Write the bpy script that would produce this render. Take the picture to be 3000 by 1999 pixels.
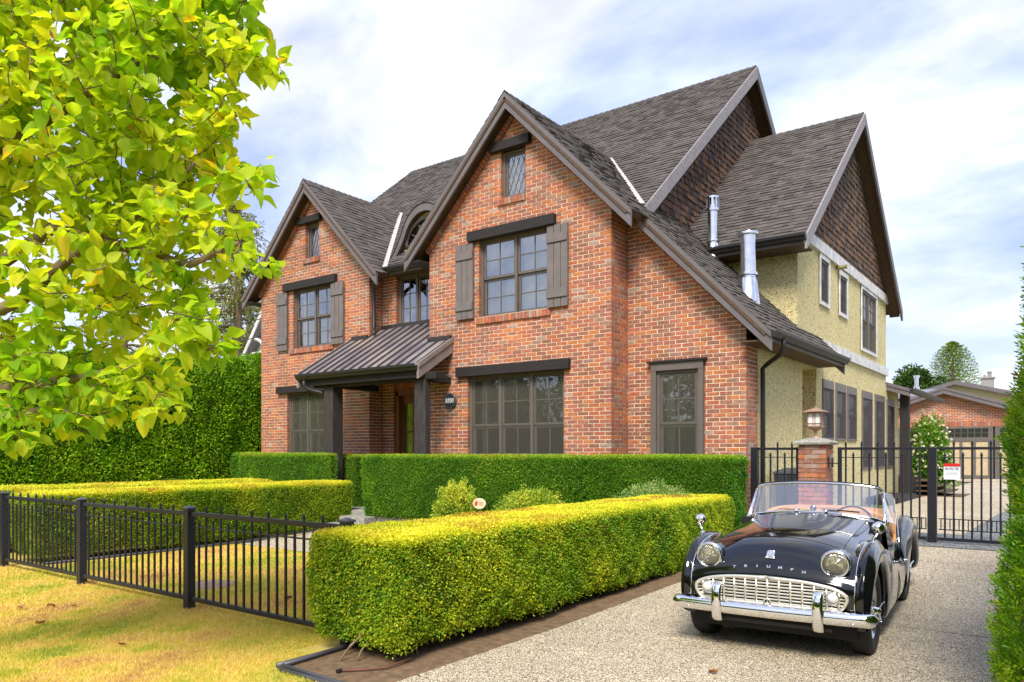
import bpy, math, random
import numpy as np
from math import pi, sin, cos, radians, sqrt, atan2
from mathutils import Vector, Matrix

random.seed(11)
rng = np.random.default_rng(11)
for _o in list(bpy.data.objects):
    bpy.data.objects.remove(_o, do_unlink=True)
SC = bpy.context.scene
COL = SC.collection

# ------------------------------------------------------------------ camera
cam_d = bpy.data.cameras.new('camera')
cam_d.lens = 26.57
cam_d.sensor_width = 36
cam_d.shift_y = 0.1085
cam_d.clip_start = 0.05
cam_d.clip_end = 3000
cam = bpy.data.objects.new('camera', cam_d)
cam.location = (0, 0, 1.55)
cam.rotation_euler = (radians(90), 0, radians(36.7))
COL.objects.link(cam)
SC.camera = cam

# ------------------------------------------------------------------ sky, sun, exposure
SUN_EL, SUN_AZ = radians(47), radians(155)      # azimuth clockwise from +Y
world = bpy.data.worlds.new('World')
SC.world = world
world.use_nodes = True
nt = world.node_tree
for n in list(nt.nodes):
    nt.nodes.remove(n)
def wn(t, **k):
    n = nt.nodes.new(t)
    for a, b in k.items():
        setattr(n, a, b)
    return n
out = wn('ShaderNodeOutputWorld')
bg = wn('ShaderNodeBackground')
bg.inputs['Strength'].default_value = 0.105
sky = wn('ShaderNodeTexSky', sky_type='NISHITA', sun_disc=False, sun_elevation=SUN_EL, sun_rotation=SUN_AZ,
         air_density=1.0, dust_density=1.5, ozone_density=1.5)
tc = wn('ShaderNodeTexCoord')
sep = wn('ShaderNodeSeparateXYZ')
nt.links.new(tc.outputs['Generated'], sep.inputs[0])
def wmath(op, a, b=None):
    n = wn('ShaderNodeMath', operation=op)
    for i, v in enumerate((a, b)):
        if v is None:
            continue
        if isinstance(v, (int, float)):
            n.inputs[i].default_value = v
        else:
            nt.links.new(v, n.inputs[i])
    return n.outputs[0]
zz = wmath('ADD', wmath('ABSOLUTE', sep.outputs['Z']), 0.30)
cmb = wn('ShaderNodeCombineXYZ')
nt.links.new(wmath('DIVIDE', sep.outputs['X'], zz), cmb.inputs[0])
nt.links.new(wmath('DIVIDE', sep.outputs['Y'], zz), cmb.inputs[1])
def wnoise(scale, det, rough, off, dist=0.0):
    mp = wn('ShaderNodeMapping')
    mp.inputs['Location'].default_value = off
    mp.inputs['Rotation'].default_value = (0, 0, 0.5)
    mp.inputs['Scale'].default_value = (1.0, 1.5, 1.0)
    nt.links.new(cmb.outputs[0], mp.inputs[0])
    n = wn('ShaderNodeTexNoise')
    n.inputs['Scale'].default_value = scale
    n.inputs['Detail'].default_value = det
    n.inputs['Roughness'].default_value = rough
    n.inputs['Distortion'].default_value = dist
    nt.links.new(mp.outputs[0], n.inputs['Vector'])
    return n.outputs['Fac']
def wramp(fac, stops):
    r = wn('ShaderNodeValToRGB')
    el = r.color_ramp.elements
    while len(el) < len(stops):
        el.new(0.5)
    for e, (p, c) in zip(el, stops):
        e.position = p
        e.color = (c, c, c, 1) if isinstance(c, (int, float)) else (*c, 1)
    nt.links.new(fac, r.inputs[0])
    return r.outputs[0]
cover = wramp(wnoise(1.25, 8, 0.56, (3.1, 7.7, 0), 0.35), [(0.36, 0.50), (0.56, 1.0)])
shade = wramp(wnoise(1.9, 7, 0.55, (9.3, 2.2, 4), 0.2), [(0.38, (3.7, 4.6, 8.0)), (0.49, (5.5, 6.2, 8.4)), (0.62, (8.2, 8.3, 8.5))])
low = wramp(sep.outputs['Z'], [(0.0, 1.0), (0.30, 0.0)])
mxl = wn('ShaderNodeMixRGB')
mxl.inputs[2].default_value = (7.7, 7.9, 8.3, 1)
nt.links.new(wmath('MULTIPLY', low, 0.6), mxl.inputs[0])
nt.links.new(shade, mxl.inputs[1])
mxc = wn('ShaderNodeMixRGB')
nt.links.new(cover, mxc.inputs[0])
nt.links.new(sky.outputs[0], mxc.inputs[1])
nt.links.new(mxl.outputs[0], mxc.inputs[2])
nt.links.new(mxc.outputs[0], bg.inputs['Color'])
nt.links.new(bg.outputs[0], out.inputs['Surface'])

sun_d = bpy.data.lights.new('sun', 'SUN')
sun_d.energy = 3.4
sun_d.angle = radians(20)
sun_d.color = (1.0, 0.95, 0.85)
sun = bpy.data.objects.new('sun', sun_d)
_sd = Vector((sin(SUN_AZ) * cos(SUN_EL), cos(SUN_AZ) * cos(SUN_EL), sin(SUN_EL)))
sun.rotation_euler = _sd.to_track_quat('Z', 'Y').to_euler()
sun.location = (0, 0, 30)
COL.objects.link(sun)
SC.view_settings.view_transform = 'Standard'
SC.view_settings.look = 'None'
SC.view_settings.exposure = 0.64
SC.view_settings.gamma = 1
SC.view_settings.use_curve_mapping = False
SC.cycles.max_bounces = 8
SC.cycles.transparent_max_bounces = 12
SC.cycles.caustics_reflective = False
SC.cycles.caustics_refractive = False

# ------------------------------------------------------------------ helpers
def tag(o, label=None, cat=None, group=None, kind=None):
    if label: o['label'] = label
    if cat: o['category'] = cat
    if group: o['group'] = group
    if kind: o['kind'] = kind
    return o
def empty(name, loc=(0, 0, 0), rz=0, parent=None):
    o = bpy.data.objects.new(name, None)
    o.location = loc
    o.rotation_euler = (0, 0, rz)
    o.empty_display_size = 0.1
    COL.objects.link(o)
    if parent: o.parent = parent
    return o
def link(name, me, parent=None, loc=None, rot=None, kind=None):
    o = bpy.data.objects.new(name, me)
    COL.objects.link(o)
    if parent: o.parent = parent
    if loc is not None: o.location = loc
    if rot is not None: o.rotation_euler = rot
    if kind: o['kind'] = kind
    return o
class MB:
    """collects faces for one mesh; each face has a material slot and a random value"""
    def __init__(self):
        self.v, self.f, self.m, self.r = [], [], [], []
    def face(self, pts, mi=0, r=0.5):
        b = len(self.v)
        self.v += [tuple(p) for p in pts]
        self.f.append(tuple(range(b, b + len(pts))))
        self.m.append(mi); self.r.append(r)
    def add(self, verts, faces, mi=0, r=0.5):
        b = len(self.v)
        self.v += [tuple(p) for p in verts]
        for f in faces:
            self.f.append(tuple(b + i for i in f)); self.m.append(mi); self.r.append(r)
    def box(self, x0, x1, y0, y1, z0, z1, mi=0, r=0.5):
        self.add([(x0, y0, z0), (x1, y0, z0), (x1, y1, z0), (x0, y1, z0), (x0, y0, z1), (x1, y0, z1), (x1, y1, z1), (x0, y1, z1)],
                 [(0, 3, 2, 1), (4, 5, 6, 7), (0, 1, 5, 4), (1, 2, 6, 5), (2, 3, 7, 6), (3, 0, 4, 7)], mi, r)
    def hexa(self, a, b, mi=0, r=0.5):
        """a, b: two matching quads joined into a solid"""
        self.add(list(a) + list(b), [(3, 2, 1, 0), (4, 5, 6, 7), (0, 1, 5, 4), (1, 2, 6, 5), (2, 3, 7, 6), (3, 0, 4, 7)], mi, r)
    def beam(self, p, q, w, h, mi=0, r=0.5, up=(0, 0, 1)):
        p, q = Vector(p), Vector(q)
        d = (q - p).normalized(); s = d.cross(Vector(up)).normalized(); u = s.cross(d)
        A = [p + s * a * w / 2 + u * b * h / 2 for a, b in ((-1, -1), (1, -1), (1, 1), (-1, 1))]
        B = [x + (q - p) for x in A]
        self.hexa(A, B, mi, r)
    def tube(self, pts, rad, n=8, mi=0, r=0.5, cap=True):
        pts = [Vector(p) for p in pts]
        k = len(pts)
        rads = rad if isinstance(rad, (list, tuple)) else [rad] * k
        b = len(self.v); prev = None
        for i, p in enumerate(pts):
            d = (pts[min(i + 1, k - 1)] - pts[max(i - 1, 0)])
            d = d.normalized() if d.length > 1e-9 else Vector((0, 0, 1))
            s = d.cross(Vector((0, 0, 1)) if abs(d.z) < 0.95 else Vector((1, 0, 0))).normalized()
            if prev is not None:
                s2 = prev - d * prev.dot(d)
                if s2.length > 1e-6: s = s2.normalized()
            prev = s; u = s.cross(d)
            for j in range(n):
                a = 2 * pi * j / n
                self.v.append(tuple(p + (s * cos(a) + u * sin(a)) * rads[i]))
        for i in range(k - 1):
            for j in range(n):
                self.f.append((b + i * n + j, b + i * n + (j + 1) % n, b + (i + 1) * n + (j + 1) % n, b + (i + 1) * n + j))
                self.m.append(mi); self.r.append(r)
        if cap:
            self.f.append(tuple(b + j for j in range(n))[::-1]); self.m.append(mi); self.r.append(r)
            self.f.append(tuple(b + (k - 1) * n + j for j in range(n))); self.m.append(mi); self.r.append(r)
    def lathe(self, prof, n=24, axis='z', c=(0, 0, 0), mi=0, r=0.5):
        b = len(self.v)
        for (rr, h) in prof:
            for j in range(n):
                a = 2 * pi * j / n
                if axis == 'z': p = (c[0] + rr * cos(a), c[1] + rr * sin(a), c[2] + h)
                elif axis == 'x': p = (c[0] + h, c[1] + rr * cos(a), c[2] + rr * sin(a))
                else: p = (c[0] + rr * cos(a), c[1] + h, c[2] + rr * sin(a))
                self.v.append(p)
        for i in range(len(prof) - 1):
            for j in range(n):
                self.f.append((b + i * n + j, b + i * n + (j + 1) % n, b + (i + 1) * n + (j + 1) % n, b + (i + 1) * n + j))
                self.m.append(mi); self.r.append(r)
    def grid(self, G, mi=0, skip=None, flip=False, r=0.5):
        b = len(self.v); R = len(G); Cn = len(G[0])
        for row in G: self.v += [tuple(p) for p in row]
        for i in range(R - 1):
            for j in range(Cn - 1):
                if skip and skip(i, j): continue
                q = (b + i * Cn + j, b + i * Cn + j + 1, b + (i + 1) * Cn + j + 1, b + (i + 1) * Cn + j)
                self.f.append(q[::-1] if flip else q); self.m.append(mi); self.r.append(r)
    def mesh(self, name, mats, smooth=False, merge=False):
        me = bpy.data.meshes.new(name)
        me.from_pydata(self.v, [], self.f)
        for m in (mats if isinstance(mats, (list, tuple)) else [mats]):
            me.materials.append(m)
        me.polygons.foreach_set('material_index', self.m)
        at = me.attributes.new('rnd', 'FLOAT', 'FACE')
        at.data.foreach_set('value', self.r)
        if smooth: me.polygons.foreach_set('use_smooth', [True] * len(self.f))
        if merge:
            import bmesh
            bm = bmesh.new(); bm.from_mesh(me)
            bmesh.ops.remove_doubles(bm, verts=bm.verts, dist=1e-5)
            bmesh.ops.recalc_face_normals(bm, faces=bm.faces)
            bm.to_mesh(me); bm.free()
        me.update()
        return me
    def obj(self, name, mats, parent=None, smooth=False, bevel=0, sub=0, kind=None, merge=False, auto=None, loc=None, rot=None):
        o = link(name, self.mesh(name, mats, smooth, merge), parent, loc, rot, kind)
        if bevel:
            md = o.modifiers.new('bevel', 'BEVEL'); md.width = bevel; md.segments = 2; md.limit_method = 'ANGLE'
        if sub:
            md = o.modifiers.new('sub', 'SUBSURF'); md.levels = sub; md.render_levels = sub
        return o
def auto_smooth(o, ang=35):
    me = o.data
    me.polygons.foreach_set('use_smooth', [True] * len(me.polygons))
    try:
        me.set_sharp_from_angle(angle=radians(ang))
    except Exception:
        pass
def copy_tree(o, parent=None, label=None):
    c = o.copy(); COL.objects.link(c)
    if parent: c.parent = parent
    if label: c['label'] = label
    for ch in list(o.children): copy_tree(ch, c)
    return c
def gz(x, y):
    """height of the ground"""
    P = [(-100, 0), (5.6, 0), (8.4, 0.05), (9.2, 0.12), (11.0, 0.31), (12, 0.33), (400, 0.36)]
    for (a, za), (b, zb) in zip(P, P[1:]):
        if y <= b: return za + (zb - za) * (y - a) / (b - a)
    return 0.36

# ------------------------------------------------------------------ materials
class NT:
    def __init__(self, name):
        self.mat = bpy.data.materials.new(name); self.mat.use_nodes = True
        self.t = self.mat.node_tree
        self.b = self.t.nodes['Principled BSDF']; self.o = self.t.nodes['Material Output']
    def n(self, t, **k):
        x = self.t.nodes.new(t)
        for a, b in k.items(): setattr(x, a, b)
        return x
    def l(self, a, b): self.t.links.new(a, b)
    def obj(self):
        if not hasattr(self, '_tc'): self._tc = self.n('ShaderNodeNewGeometry')
        return self._tc.outputs['Position']
    def loc(self):
        if not hasattr(self, '_tl'): self._tl = self.n('ShaderNodeTexCoord')
        return self._tl.outputs['Object']
    def map(self, vec, sc):
        m = self.n('ShaderNodeMapping'); m.inputs['Scale'].default_value = sc; self.l(vec, m.inputs[0]); return m.outputs[0]
    def noise(self, scale, det=4, rough=0.55, vec=None, dist=0):
        x = self.n('ShaderNodeTexNoise'); x.inputs['Scale'].default_value = scale; x.inputs['Detail'].default_value = det
        x.inputs['Roughness'].default_value = rough; x.inputs['Distortion'].default_value = dist
        self.l(vec if vec is not None else self.obj(), x.inputs['Vector']); return x.outputs['Fac']
    def voro(self, scale, feature='F1', out='Distance', vec=None):
        x = self.n('ShaderNodeTexVoronoi'); x.feature = feature; x.inputs['Scale'].default_value = scale
        self.l(vec if vec is not None else self.obj(), x.inputs['Vector']); return x.outputs[out]
    def ramp(self, fac, stops, interp='LINEAR'):
        r = self.n('ShaderNodeValToRGB'); r.color_ramp.interpolation = interp
        el = r.color_ramp.elements
        while len(el) < len(stops): el.new(0.5)
        for e, (p, c) in zip(el, stops):
            e.position = p; e.color = (c, c, c, 1) if isinstance(c, (int, float)) else (*c, 1)
        self.l(fac, r.inputs[0]); return r.outputs[0]
    def attr(self, name='rnd'):
        a = self.n('ShaderNodeAttribute'); a.attribute_name = name; return a.outputs['Fac']
    def mix(self, fac, a, b, mode='MIX'):
        m = self.n('ShaderNodeMixRGB', blend_type=mode)
        for i, v in enumerate((fac, a, b)):
            if isinstance(v, (int, float)): m.inputs[i].default_value = v if i == 0 else (v, v, v, 1)
            elif isinstance(v, tuple): m.inputs[i].default_value = (*v, 1)
            else: self.l(v, m.inputs[i])
        return m.outputs[0]
    def math(self, op, a, b=0.0):
        m = self.n('ShaderNodeMath', operation=op)
        for i, v in enumerate((a, b)):
            if isinstance(v, (int, float)): m.inputs[i].default_value = v
            else: self.l(v, m.inputs[i])
        return m.outputs[0]
    def col(self, c):
        if isinstance(c, tuple): self.b.inputs['Base Color'].default_value = (*c, 1)
        else: self.l(c, self.b.inputs['Base Color'])
        return self
    def rough(self, r):
        if isinstance(r, (int, float)): self.b.inputs['Roughness'].default_value = r
        else: self.l(r, self.b.inputs['Roughness'])
        return self
    def set(self, **k):
        for a, v in k.items(): self.b.inputs[a.replace('_', ' ')].default_value = v
        return self
    def bump(self, h, strength=0.5, dist=0.01):
        b = self.n('ShaderNodeBump'); b.inputs['Strength'].default_value = strength; b.inputs['Distance'].default_value = dist
        self.l(h, b.inputs['Height']); self.l(b.outputs[0], self.b.inputs['Normal']); return self
def M_simple(name, c, rough=0.6, metal=0.0, var=0.15, vs=6, bump=0.0, bs=80, **k):
    m = NT(name)
    n = m.noise(vs, 5, 0.6)
    lo = tuple(x * (1 - var) for x in c); hi = tuple(min(1, x * (1 + var)) for x in c)
    m.col(m.ramp(n, [(0.3, lo), (0.7, hi)])).rough(rough).set(Metallic=metal, **k)
    if bump: m.bump(m.noise(bs, 4, 0.6), bump, 0.004)
    return m.mat
def M_leaf(name, stops, transl=0.35, rough=0.45, patch=1.2, patchamt=0.35, dark=(0.03, 0.06, 0.01)):
    """foliage: the face value picks a leaf colour; broad noise varies it from clump to clump"""
    m = NT(name)
    pn = m.noise(patch, 3, 0.5)
    f = m.math('ADD', m.attr(), m.math('MULTIPLY', m.math('SUBTRACT', pn, 0.5), patchamt * 2))
    c = m.ramp(f, stops)
    m.col(c).rough(rough).set(**{'Specular_IOR_Level': 0.3})
    tr = m.n('ShaderNodeBsdfTranslucent')
    m.l(m.mix(1.0, c, (1.25, 1.3, 0.5), 'MULTIPLY'), tr.inputs['Color'])
    ms = m.n('ShaderNodeMixShader'); ms.inputs[0].default_value = transl
    m.l(m.b.outputs[0], ms.inputs[1]); m.l(tr.outputs[0], ms.inputs[2]); m.l(ms.outputs[0], m.o.inputs['Surface'])
    return m.mat

def _brick():
    m = NT('brick')
    c = m.ramp(m.attr(), [(0.0, (0.34, 0.13, 0.080)), (0.16, (0.52, 0.145, 0.060)), (0.30, (0.42, 0.14, 0.095)), (0.42, (0.60, 0.20, 0.065)),
                          (0.52, (0.34, 0.14, 0.09)), (0.64, (0.48, 0.15, 0.09)), (0.76, (0.38, 0.20, 0.14)), (0.86, (0.55, 0.18, 0.075)), (0.95, (0.45, 0.30, 0.24))], 'CONSTANT')
    g = m.noise(26, 6, 0.7)
    c = m.mix(0.75, c, m.ramp(g, [(0.3, 0.40), (0.5, 0.76), (0.7, 1.15)]), 'MULTIPLY')
    lime = m.ramp(m.noise(14, 6, 0.65), [(0.52, 0.0), (0.72, 0.55)])
    c = m.mix(lime, c, (0.52, 0.36, 0.27))
    big = m.ramp(m.noise(0.8, 4, 0.6), [(0.3, 0.80), (0.7, 1.14)])
    c = m.mix(1.0, c, big, 'MULTIPLY')
    m.col(c).rough(0.85).bump(m.noise(60, 6, 0.7), 0.6, 0.008)
    return m.mat
BRICK = _brick()
MORTAR = M_simple('mortar', (0.80, 0.65, 0.47), 0.95, var=0.2, vs=9, bump=0.5, bs=120)
def _stucco():
    m = NT('stucco')
    c = m.ramp(m.noise(1.2, 3), [(0.3, (0.74, 0.62, 0.31)), (0.7, (0.83, 0.71, 0.38))])
    pit = m.ramp(m.noise(25, 4, 0.62, dist=1.6), [(0.42, 0.0), (0.47, 1.0)])
    c = m.mix(pit, (0.33, 0.26, 0.11), c)
    m.col(c).rough(0.95).bump(m.noise(25, 4, 0.62, dist=1.6), 1.0, 0.03)
    return m.mat
STUCCO = _stucco()
def _shingle():
    m = NT('asphalt_shingle')
    c = m.ramp(m.attr(), [(0.0, (0.075, 0.062, 0.055)), (0.22, (0.098, 0.082, 0.071)), (0.45, (0.084, 0.070, 0.061)), (0.66, (0.113, 0.094, 0.081)), (0.86, (0.064, 0.053, 0.047))], 'CONSTANT')
    c = m.mix(0.6, c, m.ramp(m.noise(70, 4, 0.7), [(0.3, 0.5), (0.7, 1.5)]), 'MULTIPLY')
    m.col(c).rough(0.9).bump(m.noise(160, 3, 0.7), 0.5, 0.004)
    return m.mat
SHINGLE = _shingle()
def _cedar():
    m = NT('cedar_shingle')
    c = m.ramp(m.attr(), [(0.0, (0.055, 0.034, 0.024)), (0.25, (0.13, 0.062, 0.033)), (0.45, (0.085, 0.05, 0.035)), (0.62, (0.175, 0.085, 0.04)), (0.8, (0.07, 0.05, 0.042)), (0.9, (0.15, 0.095, 0.062))], 'CONSTANT')
    g = m.noise(9, 5, 0.7, vec=m.map(m.obj(), (6, 6, 0.7)))
    c = m.mix(0.8, c, m.ramp(g, [(0.3, 0.45), (0.7, 1.6)]), 'MULTIPLY')
    m.col(c).rough(0.85).bump(g, 0.5, 0.006)
    return m.mat
CEDAR = _cedar()
def _wood(name, c0, c1, sc=(7, 7, 0.6), rough=0.75):
    m = NT(name)
    g = m.noise(6, 6, 0.65, vec=m.map(m.obj(), sc))
    m.col(m.ramp(g, [(0.3, c0), (0.7, c1)])).rough(rough).bump(g, 0.5, 0.006)
    return m.mat
TRIM = M_simple('taupe_trim_paint', (0.135, 0.118, 0.122), 0.55, var=0.14, vs=3, bump=0.15)
TRIMW = _wood('weathered_bargeboard', (0.19, 0.17, 0.18), (0.34, 0.31, 0.32), (3, 3, 3))
FRAME = M_simple('window_frame_paint', (0.130, 0.108, 0.094), 0.5, var=0.1)
SHUT = M_simple('shutter_paint', (0.158, 0.133, 0.125), 0.6, var=0.12, bump=0.2, bs=60)
LINTEL = _wood('dark_timber', (0.007, 0.005, 0.005), (0.026, 0.020, 0.018), (0.7, 7, 7))
POST = _wood('dark_post_timber', (0.010, 0.008, 0.008), (0.062, 0.050, 0.046), (7, 7, 0.6))
GUTTER = M_simple('gutter_enamel', (0.018, 0.018, 0.017), 0.5, var=0.1)
SOFFIT = _wood('soffit_boards', (0.055, 0.030, 0.016), (0.13, 0.072, 0.035), (3, 3, 3))
WHITEW = M_simple('weathered_white_board', (0.62, 0.60, 0.60), 0.7, var=0.28, vs=5, bump=0.3)
DOORW = _wood('door_wood', (0.13, 0.045, 0.012), (0.32, 0.12, 0.03), (8, 8, 0.5), 0.4)
FLASH = M_simple('flashing_metal', (0.46, 0.42, 0.39), 0.4, var=0.1)
GALV = M_simple('galvanised_steel', (0.70, 0.71, 0.73), 0.22, 1.0, var=0.12, vs=10)
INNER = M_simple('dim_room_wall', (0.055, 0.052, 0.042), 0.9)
CURT = M_simple('curtain_cloth', (0.85, 0.83, 0.68), 0.9, var=0.12)
CURTG = M_simple('green_curtain', (0.85, 0.88, 0.20), 0.9, var=0.2, vs=1.2)
def _glass(name, tint=(0.85, 0.88, 0.85), refl=0.16, rough=0.02, wave=0.0):
    m = NT(name)
    tr = m.n('ShaderNodeBsdfTransparent'); tr.inputs[0].default_value = (*tint, 1)
    gl = m.n('ShaderNodeBsdfGlossy'); gl.inputs['Roughness'].default_value = rough
    fr = m.n('ShaderNodeFresnel'); fr.inputs[0].default_value = 1.5
    if wave:
        b = m.n('ShaderNodeBump'); b.inputs['Strength'].default_value = wave; b.inputs['Distance'].default_value = 0.02
        m.l(m.noise(2.5, 2), b.inputs['Height']); m.l(b.outputs[0], gl.inputs['Normal'])
    f = m.math('ADD', m.math('MULTIPLY', fr.outputs[0], 1.6), refl)
    ms = m.n('ShaderNodeMixShader'); m.l(f, ms.inputs[0]); m.l(tr.outputs[0], ms.inputs[1]); m.l(gl.outputs[0], ms.inputs[2])
    m.l(ms.outputs[0], m.o.inputs['Surface']); m.t.nodes.remove(m.b)
    return m.mat
GLASS = _glass('window_glass', (0.88, 0.90, 0.87), 0.32, 0.015, 0.25)
CLEAR = _glass('car_glass', (0.95, 0.96, 0.97), 0.26)
def _screen(name, col, fac):
    m = NT(name)
    tr = m.n('ShaderNodeBsdfTransparent'); df = m.n('ShaderNodeBsdfDiffuse'); df.inputs[0].default_value = (*col, 1)
    ms = m.n('ShaderNodeMixShader'); ms.inputs[0].default_value = fac
    m.l(tr.outputs[0], ms.inputs[1]); m.l(df.outputs[0], ms.inputs[2]); m.l(ms.outputs[0], m.o.inputs['Surface']); m.t.nodes.remove(m.b)
    return m.mat
SCREEN = _screen('insect_screen', (0.16, 0.15, 0.122), 0.34)
SCREEND = _screen('dense_screen', (0.10, 0.09, 0.095), 0.72)
def _metalroof():
    m = NT('standing_seam_metal')
    n = m.noise(1.3, 3, 0.5, vec=m.map(m.obj(), (1.5, 0.8, 1)))
    m.col(m.ramp(n, [(0.3, (0.48, 0.43, 0.47)), (0.5, (0.62, 0.56, 0.58)), (0.7, (0.80, 0.72, 0.60))])).rough(m.ramp(n, [(0.3, 0.24), (0.7, 0.38)])).set(Metallic=0.75)
    return m.mat
METROOF = _metalroof()
SEAM = M_simple('dark_seam', (0.10, 0.08, 0.08), 0.35, 0.5)
SHEER = M_simple('sheer_curtain', (0.90, 0.93, 0.90), 0.6, var=0.05)
GATEP = M_simple('gate_enamel', (0.006, 0.006, 0.010), 0.5, var=0.2, vs=20)
FENCEP = M_simple('black_fence_enamel', (0.016, 0.017, 0.025), 0.42, var=0.2, vs=20)
STONEC = M_simple('grey_stone_cap', (0.30, 0.285, 0.25), 0.9, var=0.4, vs=22, bump=0.8, bs=50)
COPPER = M_simple('aged_copper_paint', (0.40, 0.24, 0.17), 0.5, 0.3, var=0.15)
FROST = M_simple('frosted_glass', (0.86, 0.87, 0.86), 0.25, var=0.03)

# ------------------------------------------------------------------ scanline tools for walls and roofs
def crossings(loops, v):
    xs = []
    for L in loops:
        for (x0, y0), (x1, y1) in zip(L, L[1:] + L[:1]):
            if (y0 <= v < y1) or (y1 <= v < y0):
                xs.append(x0 + (x1 - x0) * (v - y0) / (y1 - y0))
    xs.sort()
    return list(zip(xs[::2], xs[1::2]))
def bands(loops, v0, v1):
    e = (v1 - v0) * 0.03
    a, b = crossings(loops, v0 + e), crossings(loops, v1 - e)
    if len(a) == len(b):
        return [(p[0], p[1], q[0], q[1]) for p, q in zip(a, b)]
    m = crossings(loops, (v0 + v1) / 2)
    return [(p[0], p[1], p[0], p[1]) for p in m]
def rect(u0, u1, v0, v1): return [(u0, v0), (u1, v0), (u1, v1), (u0, v1)]
class Frame:
    def __init__(self, O, U, V):
        self.O, self.U, self.V = Vector(O), Vector(U).normalized(), Vector(V).normalized()
        self.N = self.U.cross(self.V)
    def p(self, u, v, n=0.0): return self.O + self.U * u + self.V * v + self.N * n
COURSE, BL, JT = 0.0677, 0.213, 0.0068
brick_rest = MB()
brick_big = []          # (distance, frame, u, v) of full bricks that may become pieces of their own
def piece(mb, fr, a0, b0, a1, b1, v0, v1, depth, n0, r, tilt=0.0):
    """block whose outer face is a0..b0 at v0 and a1..b1 at v1"""
    P = [fr.p(a0, v0, n0 + tilt), fr.p(b0, v0, n0 + tilt), fr.p(b1, v1, n0), fr.p(a1, v1, n0)]
    Q = [fr.p(a0, v0, n0 - depth), fr.p(b0, v0, n0 - depth), fr.p(b1, v1, n0 - depth), fr.p(a1, v1, n0 - depth)]
    mb.add(P + Q, [(0, 1, 2, 3), (1, 0, 4, 5), (2, 1, 5, 6), (3, 2, 6, 7), (0, 3, 7, 4)], 0, r)
def brick_wall(name, fr, loops, parent, shift=0.0, vbase=0.0, sink=None, cand=True, depth=0.10, course=COURSE, bl=BL):
    """mortar bed + every brick as its own block"""
    sink = sink if sink is not None else brick_rest
    mort = MB()
    vmin = min(p[1] for p in loops[0]); vmax = max(p[1] for p in loops[0])
    k0 = math.floor((vmin - vbase) / course); k1 = math.ceil((vmax - vbase) / course)
    for k in range(k0, k1):
        v0, v1 = max(vbase + k * course, vmin), min(vbase + (k + 1) * course, vmax)
        if v1 - v0 < 0.006: continue
        for (L0, R0, L1, R1) in bands(loops, v0, v1):
            l0, r0, l1, r1 = L0 + .007, R0 - .007, L1 + .007, R1 - .007
            mort.face([fr.p(l0, v0, -0.006), fr.p(r0, v0, -0.006), fr.p(r1, v1, -0.006), fr.p(l1, v1, -0.006)])
            mort.face([fr.p(l0, v0, -0.006), fr.p(l1, v1, -0.006), fr.p(l1, v1, -0.12), fr.p(l0, v0, -0.12)])
            mort.face([fr.p(r1, v1, -0.006), fr.p(r0, v0, -0.006), fr.p(r0, v0, -0.12), fr.p(r1, v1, -0.12)])
            l0, r0, l1, r1 = L0, R0, L1, R1
            off = (k % 2) * bl / 2 + shift
            lo, hi = min(l0, l1), max(r0, r1)
            i0 = math.floor((lo - off) / bl); i1 = math.ceil((hi - off) / bl)
            for i in range(i0, i1):
                a, b = off + i * bl + JT, off + (i + 1) * bl - JT
                a0, b0, a1, b1 = max(a, l0), min(b, r0), max(a, l1), min(b, r1)
                if r0 - b0 < 0.0362: b0 = r0
                if r1 - b1 < 0.0362: b1 = r1
                if a0 - l0 < 0.0362: a0 = l0
                if a1 - l1 < 0.0362: a1 = l1
                if b0 - a0 < 0.0225 and b1 - a1 < 0.0225: continue
                if b0 <= a0: b0 = a0 + 0.001
                if b1 <= a1: b1 = a1 + 0.001
                full = cand and abs(b0 - a0 - (bl - 2 * JT)) < 1e-4 and abs(b1 - a1 - (bl - 2 * JT)) < 1e-4 and v1 - v0 > course * 0.98
                n = random.uniform(-0.002, 0.002)
                if full:
                    c = fr.p((a0 + b0) / 2, v0 + course / 2)
                    sc = c.z
                    brick_big.append(((c - Vector((0, 0, 1.55))).length, fr, a0, v0 + JT, n, random.random()))
                else:
                    piece(sink, fr, a0, b0, a1, b1, v0 + JT, v1 - JT, depth, n, random.random())
    return mort.obj(name, MORTAR, parent)
def rake_bricks(fr, p, q, width, sink, out=0.03, inner=1):
    """header course laid along a gable slope from p to q"""
    p, q = Vector(p), Vector(q); d = (q - p); L = d.length; d /= L
    nrm = Vector((-d.y, d.x)) * inner
    n = int(L / 0.073)
    for i in range(n):
        a = p + d * (i * L / n + 0.005); b = p + d * ((i + 1) * L / n - 0.005)
        c, e = b + nrm * width, a + nrm * width
        r = random.random()
        P = [fr.p(x.x, x.y, out) for x in (a, b, c, e)]; Q = [fr.p(x.x, x.y, -0.03) for x in (a, b, c, e)]
        sink.add(P + Q, [(0, 1, 2, 3), (1, 0, 4, 5), (2, 1, 5, 6), (3, 2, 6, 7), (0, 3, 7, 4)] if inner > 0 else [(3, 2, 1, 0), (5, 4, 0, 1), (6, 5, 1, 2), (7, 6, 2, 3), (4, 7, 3, 0)], 0, r)
def sill_bricks(fr, u0, u1, v0, v1, sink, out=0.035):
    n = max(2, round((u1 - u0) / 0.0745)); w = (u1 - u0) / n
    for i in range(n):
        piece(sink, fr, u0 + i * w + 0.005, u0 + (i + 1) * w - 0.005, u0 + i * w + 0.005, u0 + (i + 1) * w - 0.005, v0, v1, out + 0.09, out + random.uniform(-.002, .002), random.random())

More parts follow.
